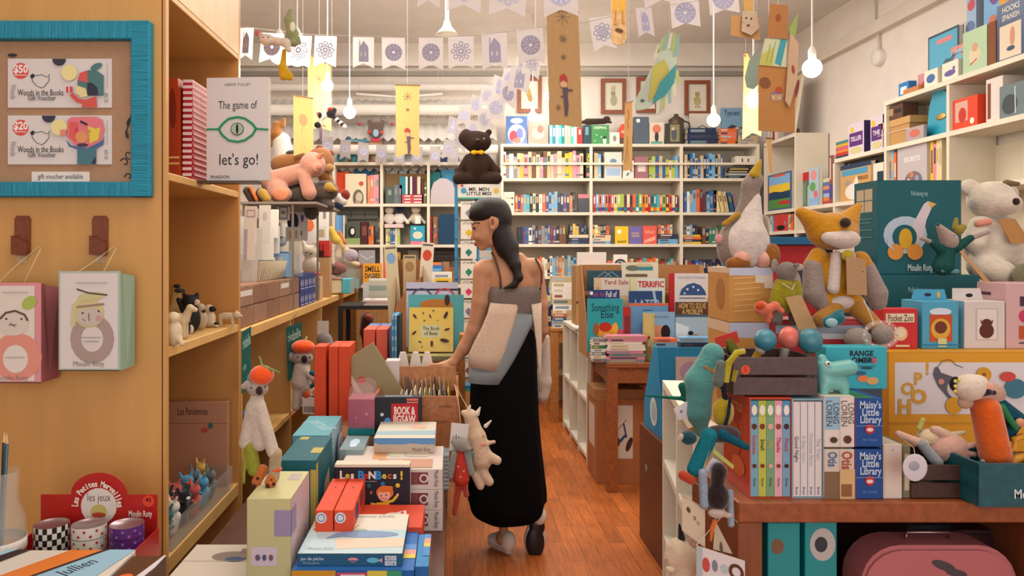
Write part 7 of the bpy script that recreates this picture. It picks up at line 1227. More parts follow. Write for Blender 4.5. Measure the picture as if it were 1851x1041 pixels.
# under the table
kb('scooter_carton', 'large brown carton with a white print of a balance bike under the table', 'box', (1078, 722, 1172, 870), 4.47, .3, 'a8683c', {'f': [('r', .33, .07, .70, .70, 'd4c8bc'), ('l', [(.42, .35), (.58, .24)], .012, 'a87a5a'), ('l', [(.52, .28), (.58, .45)], .02, '3a4a7a'), ('l', [(.45, .5), (.56, .42)], .03, '3a4a7a'), ('e', .63, .53, .05, .09, 20, '4a2c24'), ('e', .42, .5, .03, .05, '4a2c24')], 'l': [('r', .2, .1, .8, .6, 'd0c4b8')]}, z=0, kind='card')
tag(B().box(-.15, 0, 0, .15, .25, .06, mat('a8784a', 'card')).build('flat_carton', None, (1.00, 4.42 + .06, .508)), 'flattened brown carton lying on the bike carton', 'box')
kb('flat_carton', 'brown flat carton with dark tape under the table at right', 'box', (1135, 683, 1200, 712), 4.6, .2, '7c4a2c', {}, z=.508 + .062, kind='card')
# ---- blue stand on the cabinet
t = T('blue_display_stand', 'blue cardboard stand with a round white emblem, on the brown cabinet', 'display stand', (1.10, 3.30, .561)); m = mat('2a88b4', 'paper')
b = B(); b.slab([(-.17, 0, 0), (-.15, .0, .0), (-.15, .0, .40), (-.11, .10, .40), (-.11, .3, .1), (-.11, .3, 0)][:1] + [(-.17, .0, .0), (-.17, .32, 0), (-.17, .32, .12), (-.17, .16, .40), (-.17, .10, .40)][1:], (1, 0, 0), .006, m); b.box(-.164, .10, .0, .2, .106, .40, m); b.box(-.164, .0, .0, .2, .006, .10, m)
b.deco(((-.1705, .30, .3), (0, -.28, 0), (0, 0, -.3), (-1, 0, 0)), [('e', .55, .68, .22, .22, 'd4d8d8'), ('e', .55, .68, .15, .15, 'a8c0c8')]); b.build('stand', t)
tag(bookgeo(B(), .17, .012, .22, 'd0b8b4', {'f': [('e', .4, .3, .3, .2, 'b898b0'), ('e', .6, .5, .3, .2, 'd8bc9c')]}).build('picture_book', None, (1.10 + .0, 3.385, .70)), 'pink and peach picture book standing in the blue display', 'book')
tag(B().box(-.08, .0, 0, .09, .07, .138, mat('2a88b4', 'paper')).build('blue_block', None, (1.10, 3.32, .5615)), 'blue block inside the blue display stand', 'block')

# ================================================================ front table (top .846)
ZF = .8465
def slip(name, lab, x0, y0, x1, Y, D, col, spines, grp, z=ZF, side=None, booklabels=None):
    k = Y / F; w = (x1 - x0) * k; h = Zp(y0, Y) - z; t = T(name, lab, 'slipcase', (Xp((x0 + x1) / 2, Y), Y, z)); m = mat(col, 'gloss'); e = .0022
    b = B(); b.box(-w / 2, 0, 0, -w / 2 + e, D, h, m); b.box(w / 2 - e, 0, 0, w / 2, D, h, m); b.box(-w / 2 + e, 0, h - e, w / 2 - e, D, h, m); b.box(-w / 2 + e, 0, 0, w / 2 - e, D, e, m); b.box(-w / 2 + e, D - e, e, w / 2 - e, D, h - e, m)
    if side: b.deco(faces(w, D, h)['l'], side)
    b.build('case', t); n = len(spines); s = (w - 2 * e - .001) / n
    for i, (c, dec, lb_) in enumerate(spines):
        q = bookgeo(B(), s - .0008, D - .01, h - 2 * e - .004, c, {'f': dec}); tag(q.build('boxed_book', None, (t.location.x - w / 2 + e + s * (i + .5), Y + .002, z + e + .001)), lb_, 'book', grp)
    return t
def sp5(c, ti, tc, ic): return [('r', 0, 0, 1, .17, c), ('e', .5, .10, .36, .055, 'e0dcd4'), ('e', .5, .27, .34, .03, ic), TX(.5, .46, .5, ti, 90, .26, .02, tc), ('c', .5, .68, .022, ic), TX(.5, .85, .3, 'Davies', 90, .14, .01, '3a4040')]
slip('slipcase', 'orange-red slipcase of five pastel picture books', 1355, 720, 1432, 1.665, .16, 'c2442c', [
    ('6fa4b8', sp5('4a8aac', 'Kindness', 'c0485c', '5a2830'), 'blue spine with a pink title, first in the red slipcase'), ('b4b850', sp5('a8b03c', 'Small', '3a3c34', '7a3028'), 'lime spine in the red slipcase'),
    ('6f9c70', sp5('6aa060', 'Shy', 'b8b45c', 'd8a890'), 'green spine in the red slipcase'), ('d4a4b0', sp5('d894a8', 'Thanks', 'b02c58', '8a3a30'), 'pink spine in the red slipcase'), ('6f9cb8', sp5('4a8ab4', 'Proud', 'b0405c', '3a2428'), 'blue spine at the right end of the red slipcase')], 'pastel books in the red slipcase',
    side=[('e', .5, .2, .2, .1, 'a0341c'), TX(.5, .15, .08, 'LITTLE', 0, .6, .02, 'd89a50'), ('e', .4, .5, .3, .2, 'b0502c'), ('e', .6, .75, .25, .1, 'cf6a3c')])
slip('slipcase', 'pale blue slipcase of four white books right of the red one', 1432, 722, 1489, 1.665, .16, '7fa8b8', [('d4cccc', [('l', [(.05, .02), (.05, .98)], .006, '8fb0c4'), TX(.5, .5, .55, ti, 90, .34, .01, tc), TX(.5, .94, .3, 'Brown', 90, .08, .01, '333')], lb_) for ti, tc, lb_ in
    (('Good Night', '2a3438', 'white spine with black handwriting in the pale blue slipcase'), ('A Bear Hunt', 'b4acb0', 'white spine second in the pale blue slipcase'), ('Christmas Farm', 'a8a4ac', 'white spine third in the pale blue slipcase'), ('The Train', 'a09ca8', 'white spine at the right end of the pale blue slipcase'))], 'white books in the pale blue slipcase')
kb('author_box_set', 'lower box set with Otis lettering and brown pictures, right of the white books', 'box set', (1490, 812, 1545, 905), 1.66, .16, 'c8bcae', {'f': [('r', 0, .45, .5, 1, '7a6048'), ('r', .5, .4, 1, 1, 'c8a878'), ('r', .55, .7, .9, .95, '8a5a38'), TX(.25, .2, .3, 'Otis', 90, .3, .03, '4a6a98'), TX(.72, .22, .34, 'Otis', 90, .36, .03, 'a84a30'), ('r', .49, 0, .5, 1, '9a9088')]}, z=ZF)
kb('author_box_set', 'upper box set with LOREN LONG on blue and white spines', 'box set', (1490, 717, 1545, 812), 1.66, .16, 'd4ccc4', {'f': [('r', .02, 0, .5, .65, '8fb4cc'), TX(.15, .33, .2, 'LOREN', 90, .5, .01, '44505c'), TX(.37, .33, .2, 'LONG', 90, .4, .01, '44505c'), TX(.64, .33, .2, 'LOREN', 90, .5, .01, '6a6460'), TX(.86, .33, .2, 'LONG', 90, .4, .01, '6a6460'), ('e', .3, .85, .12, .06, '4a3828'), ('e', .75, .84, .13, .08, '5a3424'), ('r', .49, 0, .5, 1, '9a9088')], 't': [('r', 0, 0, 1, 1, 'dcd0b8')]}, z=ZF + .1155)
for i, nm in enumerate(('lower', 'upper')):
    kb('mini_library_box', f"{nm} blue box reading Maisy's Little Library with an elastic band", 'box set', (1545, [812, 720][i], 1596, 905), 1.66, .16, '1c4a8c', {'f': [('r', 0, 0, .03, 1, '8c2430'), TX(.55, .14, .15, "Maisy's", 0, .75, .03, 'b8c8dc'), TX(.55, .29, .15, 'Little', 0, .6, .03, 'b8c8dc'), TX(.55, .44, .15, 'Library', 0, .75, .03, 'b8c8dc'), ('c', .52, .63, .10, 'b02c30'), ('e', .52, .64, .12, .04, 'e0c8c8'), ('r', 0, .56, 1, .565, 'c8ccd4'), TX(.5, .84, .08, 'my house', 0, .5, .01, '5a80b8')], 't': [('r', 0, 0, .7, 1, '2f7a54')] if i else []}, z=ZF + i * .1165)
kb('white_boxed_book', 'plain cream boxed book between the blue library boxes and the dark crate', 'box', (1597, 803, 1631, 905), 1.66, .15, 'c8b8ac', {'f': [('r', .08, .04, .92, .96, 'cdbfb4'), ('c', .5, .1, .015, '8a8078')]}, z=ZF)
kb('thin_book', 'thin olive and cream book beside the cream boxed book', 'book', (1632, 806, 1646, 905), 1.665, .15, '6f6c50', {'f': [('r', .2, .15, .8, .85, 'b8a890')]}, z=ZF)
def crate(name, lab, rect, Y, D, col, z, slats=2, open_=True):
    k = Y / F; w = (rect[2] - rect[0]) * k; h = Zp(rect[1], Y) - z; t = T(name, lab, 'crate', (Xp((rect[0] + rect[2]) / 2, Y), Y, z)); m = mat(col, 'wood'); s = h / slats
    for i in range(slats):
        b = B(); a, c = i * s + .002, (i + 1) * s - .004; b.box(-w / 2, 0, a, w / 2, .008, c, m, .001); b.box(-w / 2, D - .008, a, w / 2, D, c, m, .001); b.box(-w / 2, .0085, a, -w / 2 + .008, D - .0085, c, m); b.box(w / 2 - .008, .0085, a, w / 2, D - .0085, c, m); b.build('slat_band', t)
    B().box(-w / 2 + .009, .009, .001, w / 2 - .009, D - .009, .008, m).build('bottom', t)
    for x in (-w / 2 + .009, w / 2 - .02):
        for y in (.009, D - .02): B().box(x, y, .009, x + .011, y + .011, h - .003, m).build('corner_post', t)
    return t
t = crate('small_wooden_crate', 'small dark brown slatted crate of maracas with an orange round sticker', (1325, 643, 1478, 713), 1.68, .17, '4a3430', Zp(720, 1.665) + .002)
b = B(); b.deco(((-.09, -.0006, .075), (.1, 0, 0), (0, 0, -.075), (0, -1, 0)), [('c', .22, .2, .14, 'd8502c'), TX(.22, .2, .16, '5', 0, .1, .02, 'a03018')]); b.build('price_sticker', t)
crate('dark_crate', 'dark brown wooden crate full of soft toys on the front table', (1647, 838, 1770, 905), 1.66, .17, '3c241c', ZF)
t = crate('teal_tin_box', 'dark teal open toy tray with Moulin lettering at the right edge', (1770, 835, 1890, 925), 1.60, .16, '12505c', ZF, 1)
b = B(); b.deco(((-.0, -.0006, .05), (.07, 0, 0), (0, 0, -.04), (0, -1, 0)), [TX(.5, .5, .5, 'Moulin', 0, .9, .03, 'c8d4d4')]); b.build('lettering_band', t)
# things on the boxes
ZB = Zp(720, 1.665)
kb('ring_game_box', 'turquoise game box reading RANGE OMBRE behind the hippo', 'box', (1492, 627, 1604, 720), 1.77, .05, '35a3b4', {'f': [TX(.58, .16, .13, 'RANGE', 0, .38, .05, '1c2028'), TX(.62, .32, .13, 'OMBRE', 0, .4, .05, '1c2028'), ('r', .76, .26, .82, .38, 'c84a58'), ('e', .66, .5, .1, .03, '1c4a58'), ('e', .6, .75, .09, .08, 'd8784a'), ('e', .75, .8, .1, .09, 'c89c60'), ('e', .55, .62, .1, .05, '2a5a78'), TX(.62, .45, .05, 'mes petites boîtes', 0, .4, .0, '1c4a58')]}, z=ZB + .0015)
t = Toy('maraca', 'blue-green maraca at the left of the small crate', 'maraca', 1390, 640, 1.75); t.e('head', [((1392, 617, 20), (20, 20, 21))], '3d7f90'); t.l('handle', [(1384, 634, 20), (1372, 655, 22), (1366, 670, 24)], [8, 7, 6], 'c8962c', 'plastic'); t.l('band', [(1384, 634, 20), (1381, 640, 20)], 9, 'd8d0c8', 'plastic')
t = Toy('maraca', 'coral pink maraca between the two blue-green ones', 'maraca', 1434, 640, 1.75); t.e('head', [((1436, 613, 22), (18, 18, 21))], 'cf6a5c'); t.l('handle', [(1430, 632, 22), (1424, 660, 22)], [8, 7], 'd8ccc0', 'plastic')
t = Toy('maraca', 'blue-green maraca at the right of the coral one', 'maraca', 1468, 640, 1.75); t.e('head', [((1469, 617, 10), (22, 20, 23))], '3b7888'); t.l('handle', [(1468, 638, 12), (1462, 662, 20)], [7, 6], 'b88a60', 'plastic')
t = Toy('hippo_toy', 'pale turquoise rubber hippo standing on the box sets', 'figurine', 1512, 716, 1.70)
t.s('body', [('c', (1488, 660, 0), (1492, 690, 0), 12, 14), ('c', (1496, 690, 0), (1518, 692, 0), 15, 14), ('c', (1500, 668, -4), (1532, 664, -4), 14, 15), ('c', (1486, 700, -6), (1486, 710, -6), 8, 8), ('c', (1523, 700, -6), (1523, 710, -6), 8, 8), ('c', (1488, 700, 10), (1488, 710, 10), 8, 8), ('c', (1520, 700, 10), (1520, 710, 10), 8, 8), ('e', (1486, 646, 0), (7, 6, 6))], '6aaca8', 'plastic', k=6)
t.e('eye', [((1489, 655, -14), (4.5, 3, 4.5))], 'e0e0dc'); t.e('pupil', [((1489, 655, -17), (2.2, 1.4, 2.2))], '1a1a1a')
# big yellow HOP box and boxes above, on the rear table
kb('gold_game_box', 'large white and yellow box printed POP HO! with wooden pieces', 'box', (1606, 637, 1890, 817), 2.05, .28, 'd8992a', {'f': [('r', .04, .10, 1, .62, 'd8d2d4'), ('r', 0, .70, 1, .72, 'c08a2c'), TX(.245, .17, .12, '!', 0, .1, .05, 'cf9a3c'), TX(.185, .27, .12, 'P', 0, .1, .05, 'cf9a3c'), TX(.12, .37, .12, 'O', 0, .1, .05, 'cf9a3c'), TX(.19, .45, .14, 'O', 0, .12, .06, 'cf9a3c'), TX(.10, .55, .14, 'H', 0, .12, .06, 'cf9a3c'),
    ('p', [(.29, .15), (.31, .14), (.33, .2), (.4, .24), (.48, .32), (.46, .48), (.38, .46), (.31, .33), (.28, .22)], '5c5a68'), ('e', .42, .37, .05, .09, -40, 'c8c0b8'), ('c', .33, .29, .03, 'c88a78'), ('l', [(.31, .14), (.34, .08), (.39, .07), (.42, .12), (.47, .15)], .007, '4a4448'), ('c', .41, .53, .085, 'cf962c'), ('c', .60, .22, .075, 'cf962c'), ('c', .60, .22, .02, '8a5a1c'), ('e', .8, .36, .07, .1, '3f7488'), ('e', .75, .24, .05, .05, 'c84a44'), ('c', .66, .4, .1, 'b89078')], 't': [('r', 0, 0, 1, 1, 'cf962c')]}, z=ZF)
ZH = Zp(637, 2.05) + .001
kb('zoo_box', 'red box reading Pocket Zoo with a cream lion face', 'box', (1596, 558, 1659, 640), 2.12, .05, 'c02c30', {'f': [('r', .08, .12, .9, .34, 'd8ccb0'), TX(.5, .24, .17, 'Pocket Zoo', 0, .72, .02, '6a3a34'), ('e', .5, .62, .2, .18, 'd8b888'), ('e', .5, .6, .13, .12, 'e0cdb0'), ('r', .35, .9, .75, .95, 'd8c8a0')]}, z=ZH)
t = T('blue_toy_box', 'light blue hanging box with a red lion jar picture', 'box', (Xp(1700, 2.12), 2.12, ZH)); k = 2.12 / F
b = carton(B(), 66 * k, .10, 86 * k, '4a9cbc', {'f': [('e', .5, .22, .3, .08, 'c8d4e0'), ('r', .2, .28, .82, .85, 'b8502c'), ('e', .5, .58, .27, .22, 'd0a03c'), ('e', .5, .55, .17, .13, '6a3428'), ('r', .42, .78, .66, .96, 'c8c890'), ('r', .0, .9, 1, .93, '2f7aa8')], 'l': [('e', .5, .25, .3, .08, 'c8705a'), ('e', .5, .68, .25, .14, 'c8bcc8')]}); b.build('carton', t)
b = B(); b.slab([(-33 * k, .05, 86 * k), (33 * k, .05, 86 * k), (28 * k, .05, 106 * k), (-28 * k, .05, 106 * k)], (0, 1, 0), .002, mat('4a9cbc')); b.deco(((-28 * k, .0498, 106 * k), (56 * k, 0, 0), (0, 0, -20 * k), (0, -1, 0)), [('e', .45, .5, .12, .16, '1c3040'), ('e', .8, .5, .06, .3, 'd0a848')]); b.build('hanging_tab', t)
t = T('white_toy_box', 'white and pale blue hanging box with a brown highland cow picture', 'box', (Xp(1780, 2.12), 2.12, ZH))
b = carton(B(), 74 * k, .10, 86 * k, 'cdc4c0', {'f': [('r', .28, .15, .82, .82, 'b8b0a8'), ('r', .31, .17, .79, .8, 'd8cfc8'), ('e', .54, .62, .18, .16, '5a2c28'), ('e', .54, .45, .12, .08, '5a2c28'), ('p', [(.38, .38), (.45, .45), (.42, .5)], '5a2c28'), ('p', [(.7, .38), (.62, .45), (.66, .5)], '5a2c28')], 'l': [('r', 0, 0, 1, 1, '7fb4c8'), ('e', .5, .2, .2, .06, 'd8d8dc'), ('c', .5, .8, .03, '3a3a44')]}); b.build('carton', t)
b = B(); b.slab([(-37 * k, .05, 86 * k), (20 * k, .05, 86 * k), (14 * k, .05, 108 * k), (-37 * k, .05, 108 * k)], (0, 1, 0), .002, mat('cdc4c0')); b.deco(((-37 * k, .0498, 108 * k), (56 * k, 0, 0), (0, 0, -22 * k), (0, -1, 0)), [('e', .55, .6, .12, .16, '1c1c20')]); b.build('hanging_tab', t)
kb('pink_toy_box', 'pale pink box with dark labels at the right edge', 'box', (1819, 512, 1900, 640), 2.12, .12, 'c8a4a4', {'f': [('r', .3, .2, .6, .35, '4a2c44'), ('c', .42, .5, .1, 'c03a60'), ('r', .28, .65, .6, .85, 'b8502c'), ('r', .28, .9, .6, .92, '333')], 'l': [('r', .1, .15, .5, .2, '5a3a54')]}, z=ZH)
kb('teal_goose_box', 'large dark teal box showing a white pull-along goose', 'box', (1586, 326, 1738, 496), 2.40, .14, '17565f', {'f': [TX(.5, .14, .05, 'Pull-along toy', 0, .2, .0, '9ac0c0'), ('e', .33, .58, .26, .20, 'a8b8c8'), ('p', [(.42, .46), (.55, .25), (.60, .22), (.66, .26), (.58, .42), (.54, .62), (.4, .7)], 'c8bcc4'), ('p', [(.60, .22), (.7, .25), (.63, .3)], 'c8a450'), ('c', .32, .60, .13, '17565f'), ('e', .33, .62, .08, .11, 'cba02c'), ('c', .21, .76, .085, 'cf8a3c'), ('c', .44, .76, .085, 'cf8a3c'), ('p', [(.1, .6), (.2, .75), (.12, .7)], 'a8b8c8'), TX(.5, .93, .07, 'Moulin Roty', 0, .3, .03, 'b8cccc')],
    'l': [('r', .12, .08, .80, .2, 'c0ac8c'), ('r', .12, .21, .80, .33, 'c0ac8c'), ('r', .45, .08, .47, .33, '17565f'), ('r', .15, .4, .8, .41, '5a8a8c'), ('r', .15, .44, .75, .45, '5a8a8c'), ('r', .15, .52, .8, .53, '5a8a8c'), ('r', .15, .6, .8, .61, '5a8a8c')], 't': [('r', 0, 0, 1, 1, '1c6068')]}, z=Zp(497, 2.38) + .001)
kb('teal_carton', 'second dark teal box lying under the goose box', 'box', (1572, 497, 1771, 764), 2.38, .4, '17565f', {'f': [TX(.45, .10, .035, 'Pull-along toy', 0, .2, .0, '9ac0c0')]}, z=ZF)
kb('red_carton', 'red box with a dark round window behind the fox', 'box', (1392, 443, 1478, 700), 2.5, .2, 'b0262a', {'f': [('e', .45, .2, .3, .1, '3a3a44'), ('e', .45, .22, .2, .08, 'a89890'), ('r', 0, .5, 1, .55, '8a8a98')]}, z=ZF)
kb('flat_blue_box', 'flat dark blue box lying on the red box behind the fox', 'box', (1385, 428, 1486, 443), 2.48, .24, '1d5f88', {}, z=Zp(443, 2.5) + .001)
kb('toy_riser', 'red and grey stacked boxes under the seated fox', 'box', (1402, 578, 1594, 817), 1.99, .10, 'a8323a', {'f': [('r', 0, .04, 1, .1, '8f9aa8'), ('r', .3, .1, .9, .14, 'c8ccd0'), ('r', 0, .14, .3, .3, 'c03038'), ('r', 0, .3, 1, 1, '4a5a68')], 't': [('r', 0, 0, 1, 1, 'a8323a')]}, z=ZF)
for i, (y0, z0) in enumerate(((583, .907), (484, 0))):
    z0 = z0 or Zp(583, 2.03) + .001
    kb('orange_print_carton', ['lower kraft carton of the pair under the goose', 'upper shrink-wrapped kraft carton the goose sits on'][i], 'box', (1318, y0, 1397, 900), 2.03, .17, 'c08a44', {'f': [('r', 0, 0, 1, .14, 'b4b8cc'), ('r', .6, .14, 1, .28, 'cfc4b4'), ('r', .8, .28, 1, .38, 'cfc4b4')] + [('l', [(.1, .2 + j * .1), (.7, .16 + j * .1)], .012, 'd8b884') for j in range(7 * i)], 'l': [('r', 0, 0, 1, .1, 'd8bca0'), ('e', .6, .5, .2, .3, 'a87038')], 't': [('r', 0, 0, 1, 1, 'c8c0c0')]}, z=z0, kind='card')
# ---- soft toys, right
t = Toy('goose_plush', 'tall grey and white goose soft toy with a mustard beak', 'soft toy', 1345, 486, 2.08)
t.s('belly', [('e', (1350, 440, -4), (38, 28, 44)), ('c', (1352, 420, -3), (1362, 360, 0), 26, 13)], 'c8bcb4', 'shag', 1.4, 8)
t.s('grey_back', [('c', (1328, 420, 12), (1350, 375, 8), 15, 12), ('e', (1325, 445, 12), (24, 26, 40)), ('c', (1352, 385, 5), (1358, 335, 2), 16, 15), ('c', (1358, 335, 2), (1364, 325, 0), 15, 15), ('c', (1376, 400, 8), (1384, 445, 8), 14, 12)], '87796f', k=8)
t.s('beak', [('c', (1362, 316, -6), (1370, 292, -10), 11, 3)], 'a88a24'); t.e('eye', [((1356, 322, -15), (1.8, 1.5, 1.8))], '1a1614')
t.s('foot', [('c', (1315, 476, -22), (1340, 480, -20), 11, 9), ('e', (1330, 474, -26), (16, 8, 12))], '8a5420'); t.s('foot', [('e', (1386, 462, -26), (13, 8, 22))], '8a5420'); t.s('leg', [('e', (1334, 466, -20), (16, 14, 14)), ('e', (1372, 470, -20), (12, 14, 16))], 'cf9a88')
t.s('strap', [('c', (1310, 405, 0), (1332, 388, -4), 5, 5)], 'a07820'); t.e('side_ornament', [((1302, 432, 4), (9, 5, 9))], 'c88a88', 'plush')
t = Toy('fox_plush', 'seated mustard fox soft toy with white bib and kraft tag', 'soft toy', 1510, 576, 2.02); MU = 'b47c18'
t.s('head', [('e', (1505, 418, 0), (46, 32, 34)), ('c', (1470, 400, 0), (1448, 384, 0), 20, 10), ('c', (1535, 395, 0), (1552, 372, 0), 18, 6), ('e', (1508, 425, -16), (28, 22, 20))], MU, 'plush', 1.5, 8)
t.s('muzzle', [('e', (1510, 433, -30), (28, 17, 17)), ('e', (1490, 430, -24), (17, 12, 13))], 'c4b4ac', 'plush', 1.4, 6); t.e('nose', [((1507, 404, -40), (10, 7, 9))], '33221c', 'plush')
t.s('torso', [('e', (1510, 505, 0), (38, 28, 50)), ('c', (1490, 545, -8), (1540, 548, -8), 18, 18), ('c', (1555, 470, 0), (1565, 485, 0), 16, 15), ('c', (1478, 462, -2), (1466, 482, -4), 15, 16)], MU, 'plush', 1.5, 6)
t.s('bib', [('c', (1500, 462, -22), (1492, 520, -28), 9, 10), ('c', (1525, 462, -22), (1530, 520, -26), 9, 8), ('e', (1510, 545, -22), (22, 10, 12))], 'c4b4ac', 'plush', 1.4, 6)
t.s('grey_arm', [('c', (1466, 482, -6), (1466, 530, -10), 16, 19), ('c', (1466, 530, -10), (1480, 548, -12), 18, 15)], '8c7c74'); t.s('grey_arm', [('c', (1565, 485, -2), (1580, 530, -6), 15, 19), ('c', (1580, 530, -6), (1582, 545, -8), 18, 15)], '8c7c74')
t.s('leg', [('c', (1500, 556, -18), (1470, 575, -28), 16, 14), ('c', (1540, 556, -18), (1568, 590, -34), 16, 12)], 'a0702c'); t.s('grey_paw', [('e', (1522, 607, -52), (22, 18, 20))], '8c8078'); t.s('grey_paw', [('e', (1570, 600, -44), (18, 16, 18))], '8c8078')
t.f('kraft_tag', [(1506, 463, -44), (1542, 467, -42), (1544, 531, -42), (1508, 530, -44)], 'a8855f', 1, 'card', dec=[('c', .8, .35, .02, '4a3a2c')]); t.e('button', [((1512, 462, -38), (11, 3, 10))], 'b09a24', 'plush')
t = Toy('mouse_plush', 'grey mouse soft toy in a mustard jacket with a long kraft tag', 'soft toy', 1425, 590, 1.97)
t.s('head', [('e', (1422, 492, 0), (18, 15, 19)), ('c', (1428, 484, -8), (1436, 478, -14), 8, 3)], '756a62'); t.s('ear', [('e', (1402, 480, 4), (7, 3, 13))], '8a7c72'); t.s('ear', [('e', (1442, 483, 0), (11, 3, 7))], 'a89c92'); t.e('eye', [((1430, 481, -14), (3, 2, 3))], '1a1614')
t.s('jacket', [('c', (1418, 518, 4), (1420, 545, 4), 18, 22), ('c', (1405, 525, 0), (1400, 545, -2), 10, 10), ('c', (1438, 515, 0), (1440, 535, -2), 10, 9)], '8a8018', 'plush'); t.s('legs', [('c', (1410, 555, 0), (1405, 580, 0), 8, 8), ('c', (1430, 555, 0), (1435, 580, 0), 8, 8)], '6a625c')
t.l('tag_string', [(1408, 512, -14), (1420, 522, -26), (1430, 512, -14)], .9, 'd0c8c0'); t.f('kraft_tag', [(1408, 536, -26), (1436, 531, -26), (1462, 590, -30), (1430, 594, -30)], 'b08c60', 1, 'card')
t = Toy('coral_doll', 'small coral and orange doll lying against the upper kraft carton', 'soft toy', 1385, 585, 1.93); t.s('body', [('e', (1376, 557, 0), (13, 10, 13)), ('c', (1385, 560, 0), (1402, 552, 0), 8, 7), ('c', (1398, 550), (1412, 562, -2), 5, 5), ('c', (1390, 570), (1388, 580, 0), 6, 5)], 'cf6a50'); t.e('hair', [((1372, 552, -6), (9, 7, 8))], 'c0481c', 'plush')
t = Toy('polar_bear_plush', 'large white bear soft toy with a kraft tag around its neck', 'soft toy', 1800, 508, 2.47); PB = 'cbbfae'
t.s('body', [('e', (1805, 445, 10), (54, 40, 60)), ('c', (1770, 410, -5), (1750, 440, -16), 20, 18), ('c', (1765, 480, -14), (1785, 492, -34), 24, 22), ('c', (1840, 470, 0), (1850, 495, -16), 26, 24)], PB, 'shag', 1.8, 8)
t.s('head', [('e', (1792, 362, 0), (40, 34, 34)), ('e', (1802, 370, -22), (26, 20, 20)), ('e', (1757, 338, 6), (17, 8, 15)), ('e', (1835, 350, 8), (12, 7, 14))], PB, 'shag', 1.6, 6); t.e('nose', [((1805, 367, -42), (6.5, 4, 6.5))], '2c1c1c', 'plush')
t.s('hat', [('c', (1815, 332, -6), (1835, 333, -6), 7, 4)], '6a5a34'); t.e('sole', [((1808, 494, -62), (28, 6, 20), (0, -20, 0))], '77735c', 'plush'); t.s('pink_scarf', [('c', (1755, 405, -20), (1768, 402, -26), 7, 6)], 'cf8a74'); t.f('kraft_tag', [(1777, 398, -38), (1806, 397, -38), (1829, 439, -44), (1795, 441, -44)], 'a87844', 1, 'card')
kb('toy_riser', 'plain pale box under the white bear', 'box', (1765, 510, 1930, 723), 2.43, .36, 'a89890', {}, z=ZF)
t = Toy('mole_doll', 'grey pointed-nose doll in a teal coat standing before the goose box', 'soft toy', 1712, 497, 2.28)
t.s('head', [('c', (1715, 435, 0), (1692, 411, -8), 15, 5), ('e', (1718, 440, 0), (13, 11, 12))], 'a08c80'); t.e('nose_tip', [((1689, 408, -10), (3, 3, 3))], '1c4a4c', 'plush'); t.s('coat', [('c', (1715, 452, 4), (1708, 482, 4), 12, 18), ('c', (1700, 452, 0), (1682, 440, -4), 9, 6), ('c', (1728, 450, 0), (1752, 432, -4), 9, 6)], '1c4a46', 'fabric'); t.s('arms', [('c', (1682, 440, -4), (1662, 432, -6), 4, 4), ('c', (1752, 432, -4), (1782, 421, -6), 5, 4)], '9c8c84')
t.s('hat', [('c', (1728, 412, 2), (1730, 398, 2), 5, 3.5), ('c', (1735, 418, 2), (1742, 412, 2), 8, 6)], '8a7c30'); t.s('feet', [('c', (1700, 490, -6), (1726, 492, -6), 4, 4)], '5a8a94'); t.e('eye', [((1716, 428, -12), (1.6, 1.4, 1.6))], '1a1614'); t.f('kraft_tag', [(1722, 456, -18), (1727, 454, -18), (1770, 515, -34), (1762, 517, -34)], 'b08456', 1, 'card')
t.t.location.z = Zp(497, 2.38) + .006
t = Toy('teal_ball_doll', 'small dark teal doll with a pale face on the maracas', 'soft toy', 1505, 595, 1.85); t.s('body', [('c', (1498, 582, 0), (1515, 575, 0), 11, 12), ('c', (1512, 568), (1520, 562), 6, 4)], '1f5f6c'); t.e('face', [((1498, 582, -10), (11, 6, 8))], '8fb0b8', 'plush')
t = Toy('teething_ring', 'clear beaded ring hanging from the fox arm', 'ring', 1590, 600, 1.80); t.l('ring', [(1592 + 30 * math.cos(a), 605 + 22 * math.sin(a), 0) for a in [i * math.pi / 10 for i in range(21)]], 4.5, 'd8d0c8', 'film'); t.e('beads', [((1592 + 30 * math.cos(a), 605 + 22 * math.sin(a), 0), (2.2, 2.2, 2.2)) for a in [i * math.pi / 6 for i in range(12)]], 'cfc4bc'); t.l('loop', [(1580, 585, 0), (1575, 560, 10), (1578, 545, 30)], 1.2, 'b8b0a8')
# orange prickly doll, pink doll in the crate
t = Toy('troll_doll', 'orange furry doll upside down with white hair and a round tag', 'soft toy', 1790, 760, 1.68)
t.s('body', [('c', (1782, 740, 0), (1796, 820, -4), 24, 26)], 'cf5a18', 'shag', 1.5, 6); t.s('hair', [('e', (1752, 700, 0), (28, 22, 24)), ('e', (1770, 690, 4), (16, 14, 12))], 'cfc0b0', 'shag', 1.4, 6); t.s('face', [('e', (1780, 712, 4), (24, 14, 14)), ('e', (1748, 728, 4), (14, 8, 12)), ('e', (1800, 715, 12), (26, 14, 22))], 'b4907c'); t.s('mask', [('c', (1752, 715, -8), (1778, 706, -10), 6, 6), ('c', (1775, 705, -10), (1790, 708, -8), 6, 5)], '2a1c2c'); t.e('eye_patch', [((1778, 697, -12), (12, 3, 8), (0, 25, 0))], 'd8a890', 'plush')
t.s('green_leaf', [('c', (1806, 735, -6), (1830, 772, -8), 7, 5)], '2f7a4c', 'fabric'); t.s('teal_arm', [('c', (1810, 730, 14), (1845, 760, 14), 14, 16), ('c', (1845, 760, 14), (1830, 790, 14), 14, 12)], '16485a', 'fabric'); t.e('hand', [((1838, 762, -8), (8, 6, 8))], 'cf9070', 'plush'); t.f('white_tag', [(1766, 828, -10), (1806, 828, -10), (1806, 846, -10), (1766, 846, -10)], 'd4ccc8')
